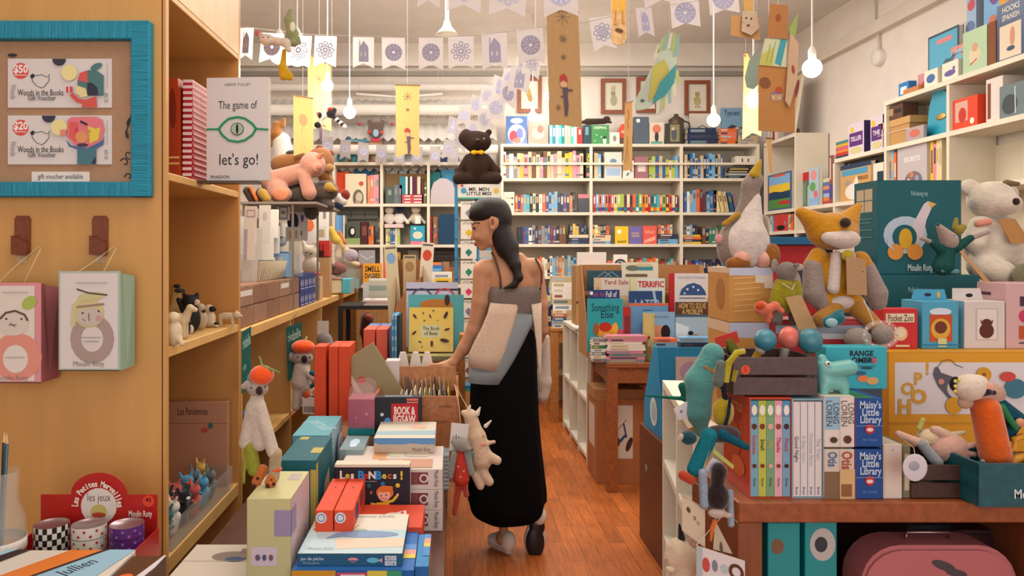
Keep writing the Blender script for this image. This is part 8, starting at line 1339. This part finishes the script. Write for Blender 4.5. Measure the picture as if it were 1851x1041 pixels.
t.e('yellow_teeth', [((1723 + i * 7, 688 + j * 9 - i * 3, -6), (3.4, 2, 3.4)) for i in range(2) for j in range(3)], 'cfc05a'); t.s('teeth_patch', [('e', (1727, 694, 0), (11, 5, 14))], '1c1820')
t = Toy('pink_mouse_doll', 'pink and cream soft doll lying back in the dark crate', 'soft toy', 1700, 840, 1.72)
t.s('belly', [('e', (1712, 806, 0), (34, 24, 24)), ('e', (1722, 820, 2), (30, 22, 18))], 'c99c8c'); t.s('cream_part', [('e', (1680, 790, 4), (18, 16, 14)), ('c', (1695, 775, 0), (1715, 785, 0), 5, 6), ('c', (1725, 785, 4), (1745, 783, 4), 4, 4)], 'c8b490'); t.s('limbs', [('c', (1685, 775, -6), (1705, 785, -8), 7, 5), ('c', (1622, 783, -4), (1650, 795, -6), 6, 7), ('c', (1650, 795, -6), (1668, 800, -4), 7, 8), ('c', (1735, 805, -10), (1755, 800, -12), 5, 5), ('c', (1738, 815, -10), (1752, 818, -12), 5, 5)], 'c9a090'); t.s('green_leg', [('c', (1664, 775, 4), (1672, 760, 6), 4, 4)], 'a8a458'); t.s('grey_leg', [('c', (1660, 800, -10), (1685, 832, -14), 9, 10)], '8a8f90')
t = Toy('round_tag', 'round white paper tag with grey print hanging on the dark crate', 'tag', 1654, 845, 1.60); t.e('disc', [((1654, 845, 0), (23, 1.2, 25))], 'c8c4cc', 'paper'); t.e('print', [((1652, 842, -1), (10, .8, 9))], '9a9aa4', 'paper'); t.l('string', [(1654, 822, 0), (1658, 812, 10), (1664, 806, 60)], .7, 'b8b0a8')
t = Toy('wooden_toy_arch', 'mustard wooden toy pieces in the teal tray', 'toy', 1840, 860, 1.66); t.l('arch', [(1822, 866, 0), (1826, 842, 0), (1838, 830, 0), (1860, 826, 0)], 9, 'c88a1c', 'plastic'); t.l('arch', [(1840, 812, 6), (1838, 795, 6), (1855, 790, 6)], 6, 'c88a1c', 'plastic'); t.e('button', [((1848, 862, -6), (8, 4, 12))], 'd8b83c')
t.t.location.z += .0
# ---- toys hung at the left corner of the front table
t = Toy('pelican_plush', 'long teal bird soft toy with an orange beak hanging at the table corner', 'soft toy', 1275, 625, 1.74)
t.s('body', [('c', (1288, 640, 0), (1264, 690, 0), 19, 25), ('c', (1264, 690, 0), (1262, 745, 0), 25, 22), ('c', (1262, 745, 0), (1268, 780, 0), 20, 11), ('c', (1288, 640, 0), (1296, 650, 4), 17, 14)], '4f8f8c', k=8); t.s('beak', [('c', (1290, 672, -14), (1266, 660, -20), 9, 2)], 'b0701c'); t.s('wing_leaf', [('c', (1236, 700, 6), (1242, 722, 6), 8, 6), ('c', (1240, 722, 6), (1168, 717, 10), 4, 1.5)], '14594e', 'fabric'); t.s('feet', [('c', (1250, 782, 6), (1262, 776, 4), 7, 6)], '9a6a20')
t.f('white_tag', [(1216, 738, -6), (1240, 724, -6), (1247, 755, -6), (1224, 758, -6)], 'd0ccd0', 1, dec=[('c', .4, .5, .12, '7a7a98')])
t = Toy('striped_peg_doll', 'green and yellow peg toy with a red square collar by the kraft cartons', 'toy', 1310, 625, 1.75); t.l('peg', [(1316, 612, 0), (1326, 634, 4)], [8, 10], '8f9a3c', 'plastic'); t.l('peg_lower', [(1326, 634, 4), (1332, 648, 6)], [10, 9], '2f7a68', 'plastic'); t.f('collar', [(1292, 610, -2), (1330, 598, -4), (1336, 618, -4), (1296, 630, -2)], 'b02c1c', 3)
t = Toy('yellow_monkey_doll', 'mustard and grey long-limbed toy hanging over the small crate corner', 'soft toy', 1330, 690, 1.62); t.l('arm', [(1312, 690, 0), (1316, 655, -4), (1330, 636, -6), (1344, 634, -4)], [6, 6, 6, 5], 'a89c1c', 'plush'); t.l('hand', [(1328, 668, -6), (1322, 688, -8)], [5, 4], 'a89c1c', 'plush'); t.s('grey_part', [('c', (1305, 660, 4), (1300, 690, 4), 9, 11)], '5a6460'); t.s('bottle', [('e', (1308, 745, 2), (19, 14, 26))], 'a08a1c', 'shag'); t.l('stripe', [(1314, 715, -16), (1310, 745, -18), (1305, 768, -15)], 3, '1c2c44'); t.l('cord', [(1306, 690, 0), (1311, 722, 0)], 5, '242c3c')
t = Toy('duck_plush', 'toy bird with spread teal wings hanging under the long bird', 'soft toy', 1300, 790, 1.60)
t.s('back', [('e', (1305, 784, 0), (34, 14, 16))], '3a2c30'); t.s('wing', [('c', (1280, 786, -8), (1252, 845, -10), 14, 13)], '126a78', 'fabric'); t.s('wing', [('c', (1302, 782, -8), (1345, 805, -10), 10, 6)], '0f4f60', 'fabric'); t.s('head', [('e', (1246, 792, 4), (15, 12, 13))], '12404c'); t.s('beak', [('c', (1232, 790, 2), (1226, 796, 0), 6, 3)], 'b0a090'); t.l('wing_trim', [(1278, 800, -20), (1262, 850, -20), (1244, 855, -16)], 1.2, 'b8b870')
t.f('green_ribbon', [(1284, 806, -18), (1320, 836, -18), (1318, 843, -18), (1282, 813, -18)], 'a8b05c'); t.f('white_tag', [(1282, 822, -16), (1300, 832, -16), (1290, 856, -16), (1268, 844, -16)], 'c8c4cc')
t = Toy('dark_bear_doll', 'dark brown upside-down doll with pale blue sleeves hanging below', 'soft toy', 1300, 850, 1.57)
t.s('body', [('e', (1297, 897, 0), (21, 16, 26)), ('c', (1297, 870, 0), (1300, 850, 0), 12, 14)], '24181a', 'shag'); t.s('sleeve', [('c', (1270, 855, 0), (1273, 912, 0), 8, 8)], '8a9aac', 'fabric'); t.s('sleeve', [('c', (1321, 890, 2), (1322, 948, 2), 5, 6)], '8a9aac', 'fabric'); t.s('muzzle', [('e', (1294, 925, -6), (16, 10, 9)), ('e', (1314, 930, -4), (8, 5, 5))], 'b8a69a'); t.s('red_feet', [('c', (1238, 862, 10), (1252, 870, 10), 9, 9)], 'a83c1c'); t.s('orange_leaf', [('c', (1285, 955, -6), (1290, 940, -6), 4, 4), ('c', (1284, 962, -6), (1283, 975, -6), 3, 2)], 'cf6a20')
for i, (poly, dec, lab) in enumerate((([(1234, 896, 4), (1276, 923, 4), (1276, 992, 4), (1234, 960, 4)], [('e', .28, .3, .09, .08, '5a4030'), ('e', .55, .42, .06, .06, '8a7050'), ('e', .7, .5, .06, .05, 'a88a60')], 'cream card printed with small animals hanging upper left'), ([(1293, 940, 2), (1325, 1002, 2), (1290, 994, 2)], [('e', .4, .5, .1, .2, '6a5040')], 'triangular cream card behind the printed cards'), ([(1254, 980, -14), (1341, 1008, -14), (1341, 1075, -14), (1254, 1045, -14)], [('e', .2, .45, .08, .2, 'b84a44'), ('e', .38, .4, .06, .16, '7a7c88'), ('e', .58, .4, .08, .12, 'a8b8b8'), ('o', .82, .38, .22, .09, '5a3024'), ('r', 0, 0, .12, .9, 'a8b0b4')], 'white card with four animal drawings at the bottom edge'))):
    t = Toy('animal_card', lab, 'card', poly[0][0], poly[0][1], 1.57); t.f('card', poly, ['c4b49c', 'b8a890', 'cfc8c8'][i], 1, dec=dec); t.l('string', [poly[0], (1300 + i * 3, 935, 4), (1306, 900, 10)], .8, 'c8b8a0')
t = Toy('calf_plush', 'cream calf soft toy with a black ear tip at the bottom edge', 'soft toy', 1235, 960, 1.62)
t.s('head', [('c', (1225, 995, 0), (1248, 1010, 0), 22, 24), ('e', (1215, 1008, -6), (16, 14, 14)), ('c', (1235, 1030, 4), (1232, 1060, 4), 26, 28)], 'c4ae94', k=8); t.s('horn', [('c', (1232, 972, 0), (1228, 948, 0), 7, 2)], '1a1718'); t.s('ear', [('e', (1252, 978, -6), (9, 4, 16))], 'b89080'); t.e('nostril', [((1203, 1006, -14), (1.4, 1, 1.4)), ((1222, 995, -20), (1.4, 1, 1.4))], '33241c'); t.e('pompom', [((1208, 1022, -14), (9, 6, 6))], 'cfc0a0', 'plush')
# ---- inside the open compartment
for i, x in enumerate((1388, 1455)):
    kb('teal_toy_bag', f"glossy teal bag with a white horse badge in the table compartment, {['left', 'right'][i]} one", 'bag', (x, 945 - i * 3, x + 58, 1150), 1.70 + i * .02, .1, '1c8f94', {'f': [('e', .3, .12, .2, .04, '7a5a44')] if not i else [('e', .55, .12, .4, .085, 'b8b4b0'), ('e', .5, .12, .2, .04, '3a3c44'), ('r', .2, .3, .5, .32, '7ac0c4')]}, z=.3255, kind='gloss')
def case(lab, x0, y0, x1, Y, D, col, hc, stars=[]):
    k = Y / F; w = (x1 - x0) * k; h = Zp(y0, Y) - .3255; t = T('suitcase', lab, 'suitcase', (Xp((x0 + x1) / 2, Y), Y, .3255)); r = min(.09, h * .4); pts = []
    for cx, cz, a0 in ((w / 2 - r, h - r, 0), (-w / 2 + r, h - r, 90), (-w / 2 + r, r, 180), (w / 2 - r, r, 270)): pts += [(cx + r * math.cos(R(a0 + j * 15)), cz + r * math.sin(R(a0 + j * 15))) for j in range(7)]
    b = B(); b.prism(pts, 0, D, mat(col, 'plastic')); b.prism([(x * .97, (z - h / 2) * .95 + h / 2) for x, z in pts], -.006, 0, mat(col, 'plastic')); b.deco(((-w / 2, -.0065, h), (w, 0, 0), (0, 0, -h), (0, -1, 0)), stars); b.build('shell', t)
    B().tube([(-.05, D / 2, h), (-.05, D / 2, h + .015), (.05, D / 2, h + .015), (.05, D / 2, h)], .004, mat(hc, 'metal')).build('handle', t)
case('rounded pink suitcase with a ribbon and printed animals under the front table', 1556, 985, 1838, 1.69, .08, 'b0686c', 'a08080', [('e', .52, .11, .08, .025, 20, '4a4448'), ('e', .6, .15, .07, .02, 10, '4a4448'), ('p', [(.1, .24), (.55, .22), (.55, .5), (.1, .5)], 'c8c0bc'), ('p', [(.6, .25), (.9, .26), (.9, .5), (.6, .5)], 'cfc8c0'), ('e', .55, .24, .04, .05, 'a02c28')])
case('dark wine suitcase with a metal handle behind the pink one', 1535, 958, 1870, 1.79, .10, '33181c', '8ab0b8')
# ================================================================ bunting, banners and puppets under the ceiling
FL = mat('d6d0d0', 'flag'); PR = 'a4a2be'
def flag(t, px, py, Y, w, h, kind, rot=0, yaw=0):
    k = Y / F; w *= k; h *= k; b = B(); b.slab([(-w / 2, 0, 0), (w / 2, 0, 0), (w / 2, 0, -h), (0, 0, -h * .84), (-w / 2, 0, -h)], (0, 1, 0), .0012, FL)
    fr = ((-w / 2, -.0004, 0), (w, 0, 0), (0, 0, -h), (0, -1, 0)); r = w / h
    if kind == 'f': it = [('o', .5 + .3 * math.cos(a), .46 + .3 * r * math.sin(a), .075, .03, PR) for a in [i * math.pi / 4 for i in range(8)]] + [('o', .5, .46, .12 * r, .05, PR), ('o', .5, .46, .2 * r, .03, PR)]
    elif kind == 'h': it = [('p', [(.28, .8), (.28, .35), (.36, .28), (.5, .12), (.7, .28), (.74, .36), (.74, .8)], PR), ('r', .30, .12, .35, .35, PR), ('r', .36, .5, .42, .62, 'd6d0d0'), ('r', .55, .5, .62, .62, 'd6d0d0')]
    else: it = [('o', .5, .46, .36 * r, .30 * r, PR), ('o', .5, .46, .37 * r, .04, PR)] + [('l', [(.5 + .16 * math.cos(a), .46 + .16 * r * math.sin(a)), (.5 + .34 * math.cos(a), .46 + .34 * r * math.sin(a))], .02, 'd6d0d0') for a in [i * math.pi / 6 for i in range(12)]]
    b.deco(fr, it); x, y, z = P(px, py, Y); o = b.build('flag', t); o.location = Vector((x, y, z)) - t.location; o.rotation_euler = (0, R(rot), R(yaw))
def bunting(lab, path, flags):
    """path: px,py,Y points; flags: (px,py,Y,w,h,kind,rot,yaw)"""
    p0 = Vector(P(*path[0])); t = T('bunting', lab, 'bunting', p0); B().tube([tuple(Vector(P(*q)) - p0) for q in path], .0015, mat('c8c0b8', 'fabric'), 6).build('string', t)
    for q in (path[0], path[-1]): v = Vector(P(*q)) - p0; B().tube([tuple(v), (v.x, v.y, 3.35 - p0.z)], .001, FL, 5).build('hanging_thread', t)
    for f in flags: flag(t, *f)
bunting('long near string of printed white flags across the left of the ceiling', [(420, 42, 3.55), (436, 48, 3.55), (560, 62, 3.5), (740, 68, 3.5), (860, 64, 3.5), (985, 48, 3.4)], [
    (446, 50, 3.55, 30, 58, 'h', 4, -20), (494, 60, 3.53, 44, 54, 'w', 6, -10), (542, 64, 3.51, 46, 58, 'f', 5, -8), (589, 65, 3.5, 40, 56, 'f', 2, 0), (657, 67, 3.5, 38, 56, 'h', 0, 5), (711, 68, 3.5, 42, 58, 'w', -1, 8), (779, 68, 3.5, 44, 58, 'w', 0, 0), (833, 66, 3.5, 46, 58, 'f', -1, 0), (893, 60, 3.48, 46, 66, 'h', -2, 0), (957, 52, 3.43, 48, 64, 'w', -4, 0)])
bunting('nearest string of large white flags along the top edge', [(740, -18, 2.45), (900, -10, 2.45), (1110, -12, 2.45), (1260, -30, 2.4), (1400, -60, 2.4)], [
    (843, -60, 2.45, 62, 82, 'f', 4, 0), (922, -55, 2.45, 66, 84, 'f', 4, 0), (1012, -50, 2.45, 62, 80, 'w', -2, 0), (1190, -62, 2.45, 64, 74, 'h', -6, 0), (780, -70, 2.45, 40, 84, 'h', 4, 0)])
bunting('middle string of translucent flags right of the central banner', [(985, 48, 3.4), (1060, 40, 3.3), (1170, 14, 3.1), (1260, 2, 3.0), (1340, -30, 2.9)], [
    (1085, 30, 3.3, 42, 62, 'f', -9, 0), (1163, 14, 3.1, 34, 52, 'h', -8, 20), (1237, 0, 3.05, 52, 50, 'w', -4, 0), (1305, -28, 2.95, 54, 54, 'w', -6, 0)])
def far(lab, a, b_, n, w, h, kinds, sag=0, rot=0, yaw=35):
    pts = [tuple(a[i] + (b_[i] - a[i]) * s / n + (sag * math.sin(math.pi * s / n) if i == 1 else 0) for i in range(3)) for s in range(n + 1)]
    bunting(lab, pts, [(*pts[s][:3], w[0] + (w[1] - w[0]) * s / n, h[0] + (h[1] - h[0]) * s / n, kinds[s % len(kinds)], rot, yaw * (1 if s % 2 else -.5)) for s in range(1, n)])
far('string of flags receding down towards the dark teddy bear', (985, 60, 3.6), (792, 268, 6.2), 9, (44, 20), (52, 34), 'wfhw', 22, 8)
far('second receding string of flags just above the first', (968, 92, 4.2), (800, 232, 6.3), 8, (34, 20), (44, 32), 'fwwh', -6, 10)
far('low string of small flags before the corrugated sheeting', (560, 240, 6.62), (852, 262, 6.62), 9, (20, 20), (36, 36), 'w', 12, 2, 20)
def hang(q, px, py, dy=0):
    z = (q.ay - py) * q.k; top = 3.35 - q.t.location.z; x = (px - q.ax) * q.k
    B().tube([(x, dy, z), (x, dy, top)], .0012, mat('b8b0a8', 'fabric'), 5).build('hanging_thread', q.t)
KR = 'b08c5e'
def banner(lab, ax, ay, Y, poly, col, dec, kind='card', th=1.2):
    q = Toy('paper_banner', lab, 'banner', ax, ay, Y); q.f('sheet', poly, col, th, kind, dec=dec); q.l('rod', [(poly[0][0] - 2, poly[0][1], 0), (poly[1][0] + 2, poly[1][1], 0)], 1.2, '8a6a44', 'wood'); hang(q, (poly[0][0] + poly[1][0]) / 2, (poly[0][1] + poly[1][1]) / 2); return q
SNOW = lambda u, v, s, c='7a6450': [('l', [(u - s, v), (u + s, v)], .006, c), ('l', [(u, v - s * .3), (u, v + s * .3)], .006, c), ('l', [(u - s * .7, v - s * .2), (u + s * .7, v + s * .2)], .006, c), ('l', [(u + s * .7, v - s * .2), (u - s * .7, v + s * .2)], .006, c)]
FIGR = lambda v, s=1: [('p', [(.36, v - .05), (.5, v - .075), (.6, v - .045), (.6, v), (.38, v)], 'a83a34'), ('e', .48, v + .02, .11, .03, 'c8a080'), ('p', [(.45, v + .045), (.62, v + .045), (.6, v + .13), (.62, v + .2), (.58, v + .29), (.5, v + .29), (.48, v + .16)], '5a4658'), ('l', [(.6, v + .065), (.76, v + .065)], .014, '5a4658'), ('l', [(.38, v + .13), (.48, v + .12)], .012, '5a4658')]
banner('long central kraft banner with a red-hatted marching figure', 1020, 18, 3.2, [(988, 18, 0), (1045, 22, 0), (1049, 120, 0), (1052, 231, 0), (1020, 226, 0), (993, 226, 0)], KR, SNOW(.5, .05, .25) + SNOW(.5, .24, .14) + SNOW(.5, .4, .08) + FIGR(.62) + SNOW(.3, .84, .08))
banner('golden kraft banner with a red-hatted figure left of the dark bear', 737, 153, 5.0, [(715, 153, 0), (758, 154, 0), (758, 284, 0), (738, 277, 0), (716, 285, 0)], 'd2ac68', SNOW(.5, .16, .22) + SNOW(.5, .34, .08) + FIGR(.66))
banner('tall kraft banner behind the striped lemur', 577, 95, 4.9, [(556, 95, 0), (598, 120, 0), (599, 237, 0), (578, 230, 0), (557, 236, 0)], 'caa266', SNOW(.5, .25, .2) + FIGR(.75))
banner('pale golden kraft banner with a faint bird, beside the eye book', 548, 172, 4.4, [(530, 172, 0), (565, 178, 0), (567, 283, 0), (548, 276, 0), (531, 282, 0)], 'd8b070', [('e', .5, .38, .22, .1, 'd08a60'), ('l', [(.5, .45), (.4, .6)], .012, 'c88a60'), ('l', [(.4, .9), (.5, .65), (.62, .9)], .008, 'b89058')])
banner('narrow kraft strip hanging before the middle bay', 1135, 184, 3.9, [(1130, 188, 0), (1143, 182, 0), (1143, 306, 0), (1126, 309, 0)], 'bf9660', [('l', [(.4, .1), (.6, .2), (.4, .3), (.6, .4)], .015, 'b05a3c'), ('l', [(.3, .9), (.5, .5), (.7, .9)], .008, '8a6a44')])
banner('long pale kraft strip behind the brown bag-shaped banner', 1359, 96, 3.7, [(1345, 96, 0), (1351, 96, 0), (1376, 150, 0), (1376, 246, 0), (1360, 240, 0), (1342, 252, 0)], 'd0a868', [('c', .3, .03, .01, '6a3a2c'), ('l', [(.3, .7), (.5, .6), (.7, .72)], .01, 'a88450'), ('l', [(.5, .8), (.5, .92)], .01, 'a88450')])
banner('small kraft strip beside the wall shelving', 1389, 250, 4.6, [(1385, 250, 0), (1395, 250, 0), (1396, 312, 0), (1390, 313, 0)], 'c09c6c', [])
q = banner('rounded pale wooden board with painted legs and shoes at the top edge', 1119, -30, 2.5, [(1105, -30, 0), (1133, -30, 0), (1133, 68, 0), (1128, 79, 0), (1119, 82, 0), (1110, 79, 0), (1105, 68, 0)], 'd0a870', [('e', .28, .40, .17, .16, 'd8a438'), ('e', .72, .40, .17, .16, 'd8a438'), ('l', [(.28, .5), (.26, .72)], .02, 'b88428'), ('l', [(.72, .5), (.74, .7)], .02, 'b88428'), ('e', .25, .74, .12, .02, 'c88a50'), ('e', .76, .73, .12, .02, 'c88a50'), ('e', .5, .87, .28, .035, 15, '6a4428')], 'wood', 3)
q = Toy('rabbit_mobile', 'kraft paper rabbit head with ears hanging high at right', 'mobile', 1347, -20, 2.9); q.f('sheet', [(1322, 28, 0), (1372, 30, 0), (1374, 72, 0), (1321, 64, 0)], 'b88a54', 1, 'card', dec=[]); q.f('ears', [(1339, -20, -3), (1362, -20, -3), (1360, 28, -3), (1346, 30, -3)], 'c49a58', 1, 'card')
q.f('face', [(1340, 22, -6), (1364, 22, -6), (1370, 52, -6), (1356, 66, -6), (1338, 58, -6)], 'b8a48c', 1, 'card', dec=[('e', .3, .35, .06, .06, '2a2020'), ('e', .68, .38, .06, .06, '2a2020'), ('e', .48, .72, .12, .06, '7a2c30'), ('l', [(.2, .6), (-.1, .5)], .02, '8a7a68')]); hang(q, 1350, -20)
# brown paper bag puppet with painted fish strip
q = Toy('kraft_bag_puppet', 'large brown paper bag puppet with boat drawing and painted strip', 'mobile', 1404, 10, 2.75)
q.f('upper_sheet', [(1390, 8, -4), (1423, 11, -4), (1422, 72, -4), (1386, 68, -4)], '9f6a38', 1.2, 'card', dec=[('e', .5, .4, .15, .12, '8c4a28')]); q.f('painted_strip', [(1382, 70, -2), (1422, 72, -2), (1420, 122, -2), (1372, 118, -2)], 'b8bc98', 1, 'paper', dec=[('p', [(.0, .6), (.5, .3), (.6, 1), (0, 1)], 'b0ac54'), ('p', [(.7, 0), (.98, 0), (.96, 1), (.66, .9)], '3f8f9c'), ('l', [(.3, .2), (.28, .9)], .03, '8a9a50'), ('l', [(.5, .1), (.46, .9)], .03, '7aa078')])
q.f('lower_bag', [(1371, 117, 0), (1437, 122, 0), (1437, 240, 0), (1371, 236, 0)], 'a8733c', 1.4, 'card', dec=[('e', .18, .27, .16, .09, '7a4a2c'), ('e', .5, .46, .19, .08, '7c6a80'), ('p', [(.32, .44), (.68, .42), (.62, .52), (.38, .54)], 'b08c64'), ('e', .56, .36, .1, .05, 'a84a28'), ('c', .4, .48, .015, 'd8c8a0'), ('c', .56, .48, .015, 'd8c8a0')]); q.f('side_fin', [(1425, 62, -8), (1440, 80, -8), (1438, 140, -8), (1424, 196, -8), (1416, 184, -8)], 'b8987a', 1, 'card', dec=[('e', .6, .45, .2, .06, '8a4a30')]); q.f('tail_piece', [(1443, 24, 0), (1439, 60, 0), (1432, 76, 0), (1426, 52, 0)], '8a9c50', 1, 'paper'); hang(q, 1406, 10, 0)
q = Toy('paper_fish', 'small grey-green paper fish left of the brown bag puppet', 'mobile', 1362, 90, 2.95); q.f('body', [(1372, 84, 0), (1374, 150, 0), (1362, 161, 0), (1350, 158, 0), (1346, 140, 0), (1354, 110, 0)], '8fa49a', 1, 'paper'); hang(q, 1368, 100)
q = Toy('paper_fish', 'large painted paper fish with slatted fins hanging nose down', 'mobile', 1190, 75, 3.5)
q.f('body', [(1150, 178, 0), (1147, 190, 0), (1152, 200, 0), (1172, 196, 0), (1205, 170, 0), (1222, 132, 0), (1224, 90, 0), (1212, 72, 0), (1198, 84, 0), (1180, 120, 0)], 'b8c4b4', 1.4, 'paper')
q.f('yellow_patch', [(1180, 120, -2), (1200, 108, -2), (1210, 130, -2), (1190, 165, -2), (1172, 185, -2), (1176, 150, -2)], 'b8b058', .8, 'paper'); q.f('teal_patch', [(1192, 150, -3), (1222, 116, -3), (1218, 150, -3), (1200, 175, -3), (1178, 188, -3)], '3f9098', .8, 'paper')
for i, (a, b_) in enumerate((((1184, 108), (1190, 80)), ((1192, 96), (1199, 68)), ((1200, 92), (1206, 60)), ((1208, 90), (1213, 58)), ((1216, 92), (1219, 60)), ((1222, 104), (1226, 62)), ((1190, 176), (1188, 205)), ((1200, 168), (1198, 198)), ((1209, 158), (1210, 186)), ((1216, 145), (1220, 172)), ((1222, 130), (1227, 152)))): q.f('fin_slat', [(a[0] - 4, a[1], -1), (a[0] + 4, a[1] - 3, -1), (b_[0] + 3, b_[1], -1), (b_[0] - 2, b_[1] + 2, -1)], ['c8ccb8', 'a8b878', '8ab0a8'][i % 3], 1, 'paper')
q.e('eye', [((1161, 182, -2), (4, .8, 2.5))], '4a6a68', 'paper'); hang(q, 1210, 62)
# puppets
q = Toy('dinosaur_puppet', 'green felt dinosaur puppet with yellow legs hanging at upper left', 'soft toy', 524, 12, 3.2); q.s('body', [('c', (525, 18, 0), (522, 35, 0), 3, 9), ('c', (523, 40, 0), (528, 60, 0), 8, 11), ('c', (528, 62, 0), (530, 76, 0), 11, 9), ('c', (520, 72, 0), (516, 84, 0), 5, 3), ('c', (538, 70, 0), (542, 78, 0), 5, 3)], '8a9268'); q.e('white_patch', [((531, 52, -11), (5, 2, 9))], 'd8dccc', 'plush'); hang(q, 525, 16)
q = Toy('yellow_duck_leg', 'mustard felt legs hanging below the dinosaur puppet', 'soft toy', 515, 86, 3.22); q.s('legs', [('c', (514, 92, 0), (511, 122, 0), 4, 6), ('c', (511, 122, 0), (512, 138, 0), 8, 7), ('c', (512, 138, 0), (526, 142, 0), 5, 4), ('c', (516, 126, 0), (526, 136, 0), 4, 4)], 'c09a1c'); hang(q, 514, 88)
q = Toy('mouse_puppet', 'white mouse puppet with a pink nose beside the dinosaur', 'soft toy', 484, 62, 3.18); q.s('body', [('e', (482, 72, 0), (13, 10, 11)), ('c', (490, 72, 0), (518, 78, 0), 6, 8), ('c', (516, 76, 0), (522, 90, 0), 7, 5)], 'cfc4b8'); q.e('nose', [((466, 60, -2), (5, 4, 5))], 'b8606c', 'plush'); q.l('snout', [(474, 66, 0), (467, 61, -2)], [6, 3], 'd0a8a0', 'plush'); q.e('eyes', [((478, 70, -9), (1.3, 1.2, 1.3)), ((487, 70, -9), (1.3, 1.2, 1.3))], '1c1818'); hang(q, 500, 70)
q = Toy('lemur_puppet', 'black and white striped lemur puppet with a red cap', 'soft toy', 598, 182, 4.6); q.s('head', [('e', (598, 206, 0), (9, 8, 8)), ('e', (603, 199, 0), (6, 6, 5))], '26242a'); q.e('cap', [((598, 198, -3), (6, 5, 4))], 'a83a2c', 'plush'); q.s('body', [('c', (590, 208, 0), (580, 214, 0), 5, 4), ('c', (580, 214, 0), (578, 226, 0), 4, 5)], 'd0ccc8'); q.s('paws', [('e', (579, 209, -4), (4, 4, 6)), ('e', (575, 226, -2), (7, 4, 6))], '26242a')
for i in range(6): q.s('tail_ring', [('c', (604 + i * 3.4, 212 + i * 3, 0), (606.5 + i * 3.4, 214 + i * 3, 0), 4, 4)], '26242a' if i % 2 == 0 else 'd8d4d0', h=1.3, k=1)
hang(q, 600, 196)
# wooden animals on top of the cube bookcase
ZK = 2.21
q = Toy('wooden_bear_cutout', 'brown wooden bear cut-out with red cheeks on wheels, on the cube bookcase', 'toy', 680, 292, 6.82); q.t.location.z = ZK + .001
q.f('head', [(666, 226, -3), (664, 216, -3), (669, 212, -3), (674, 218, -3), (686, 218, -3), (690, 212, -3), (695, 216, -3), (693, 228, -3), (692, 240, -3), (684, 246, -3), (673, 246, -3), (665, 238, -3)], '54392c', 3, 'wood'); q.e('cheeks', [((668, 236, -7), (3.5, 1, 3.5)), ((690, 237, -7), (3.5, 1, 3.5))], 'b8403c', 'paper'); q.e('muzzle', [((680, 238, -7), (5.5, 1, 7))], '8fb0c0', 'paper')
q.f('body', [(669, 252, 0), (690, 252, 0), (692, 290, 0), (667, 290, 0)], '9a6230', 4, 'wood', dec=[('e', .3, .4, .14, .12, 'c8c0b8'), ('e', .55, .8, .2, .15, 'c8b8a8')]); q.f('collar', [(672, 246, -2), (688, 246, -2), (688, 252, -2), (672, 252, -2)], 'c03848', 3); q.e('wheels', [((664, 281, -4), (4, 3, 9)), ((695, 281, -4), (4, 3, 9))], '2a4450')
q = Toy('wooden_deer_cutout', 'wooden rolling animal with a blue back and turquoise wheels, left of the bear', 'toy', 637, 292, 6.82); q.t.location.z = ZK + .001
q.f('body', [(624, 254, 0), (655, 254, 0), (650, 262, 0), (640, 268, 0), (637, 290, 0), (629, 290, 0), (631, 270, 0), (622, 268, 0)], '9a5c2c', 4, 'wood'); q.f('blue_back', [(625, 248, -2), (662, 248, -2), (668, 253, -2), (626, 254, -2)], '2f7488', 5, 'wood'); q.e('hat', [((630, 247, 0), (5, 4, 4))], '1f5a70'); q.e('wheels', [((617, 282, -5), (8, 3, 8)), ((640, 283, -5), (7, 3, 8))], '2f7f8c')
for i, (px, lab) in enumerate(((649, 'small red felt ball left of the bear head'), (709, 'small red felt ball right of the bear head'))): q = Toy('felt_ball', lab, 'ball', px, 224, 6.8); q.e('ball', [((px, 224, 0), (3.4, 3.4, 3.4))], 'b84a48', 'plush'); hang(q, px, 222)
for i, (x0, y0, x1, c, lab) in enumerate(((720, 278, 756, 'a8b0b8', 'grey-blue box behind the golden banner on the cube bookcase'), (760, 280, 790, 'd8d4cc', 'white folder on the cube bookcase top'), (795, 284, 830, '35406c', 'navy flat box on the cube bookcase near the bear'))): kb('storage_box', lab, 'box', (x0, y0, x1, 293), 6.8, .12, c, {}, z=ZK + .001)
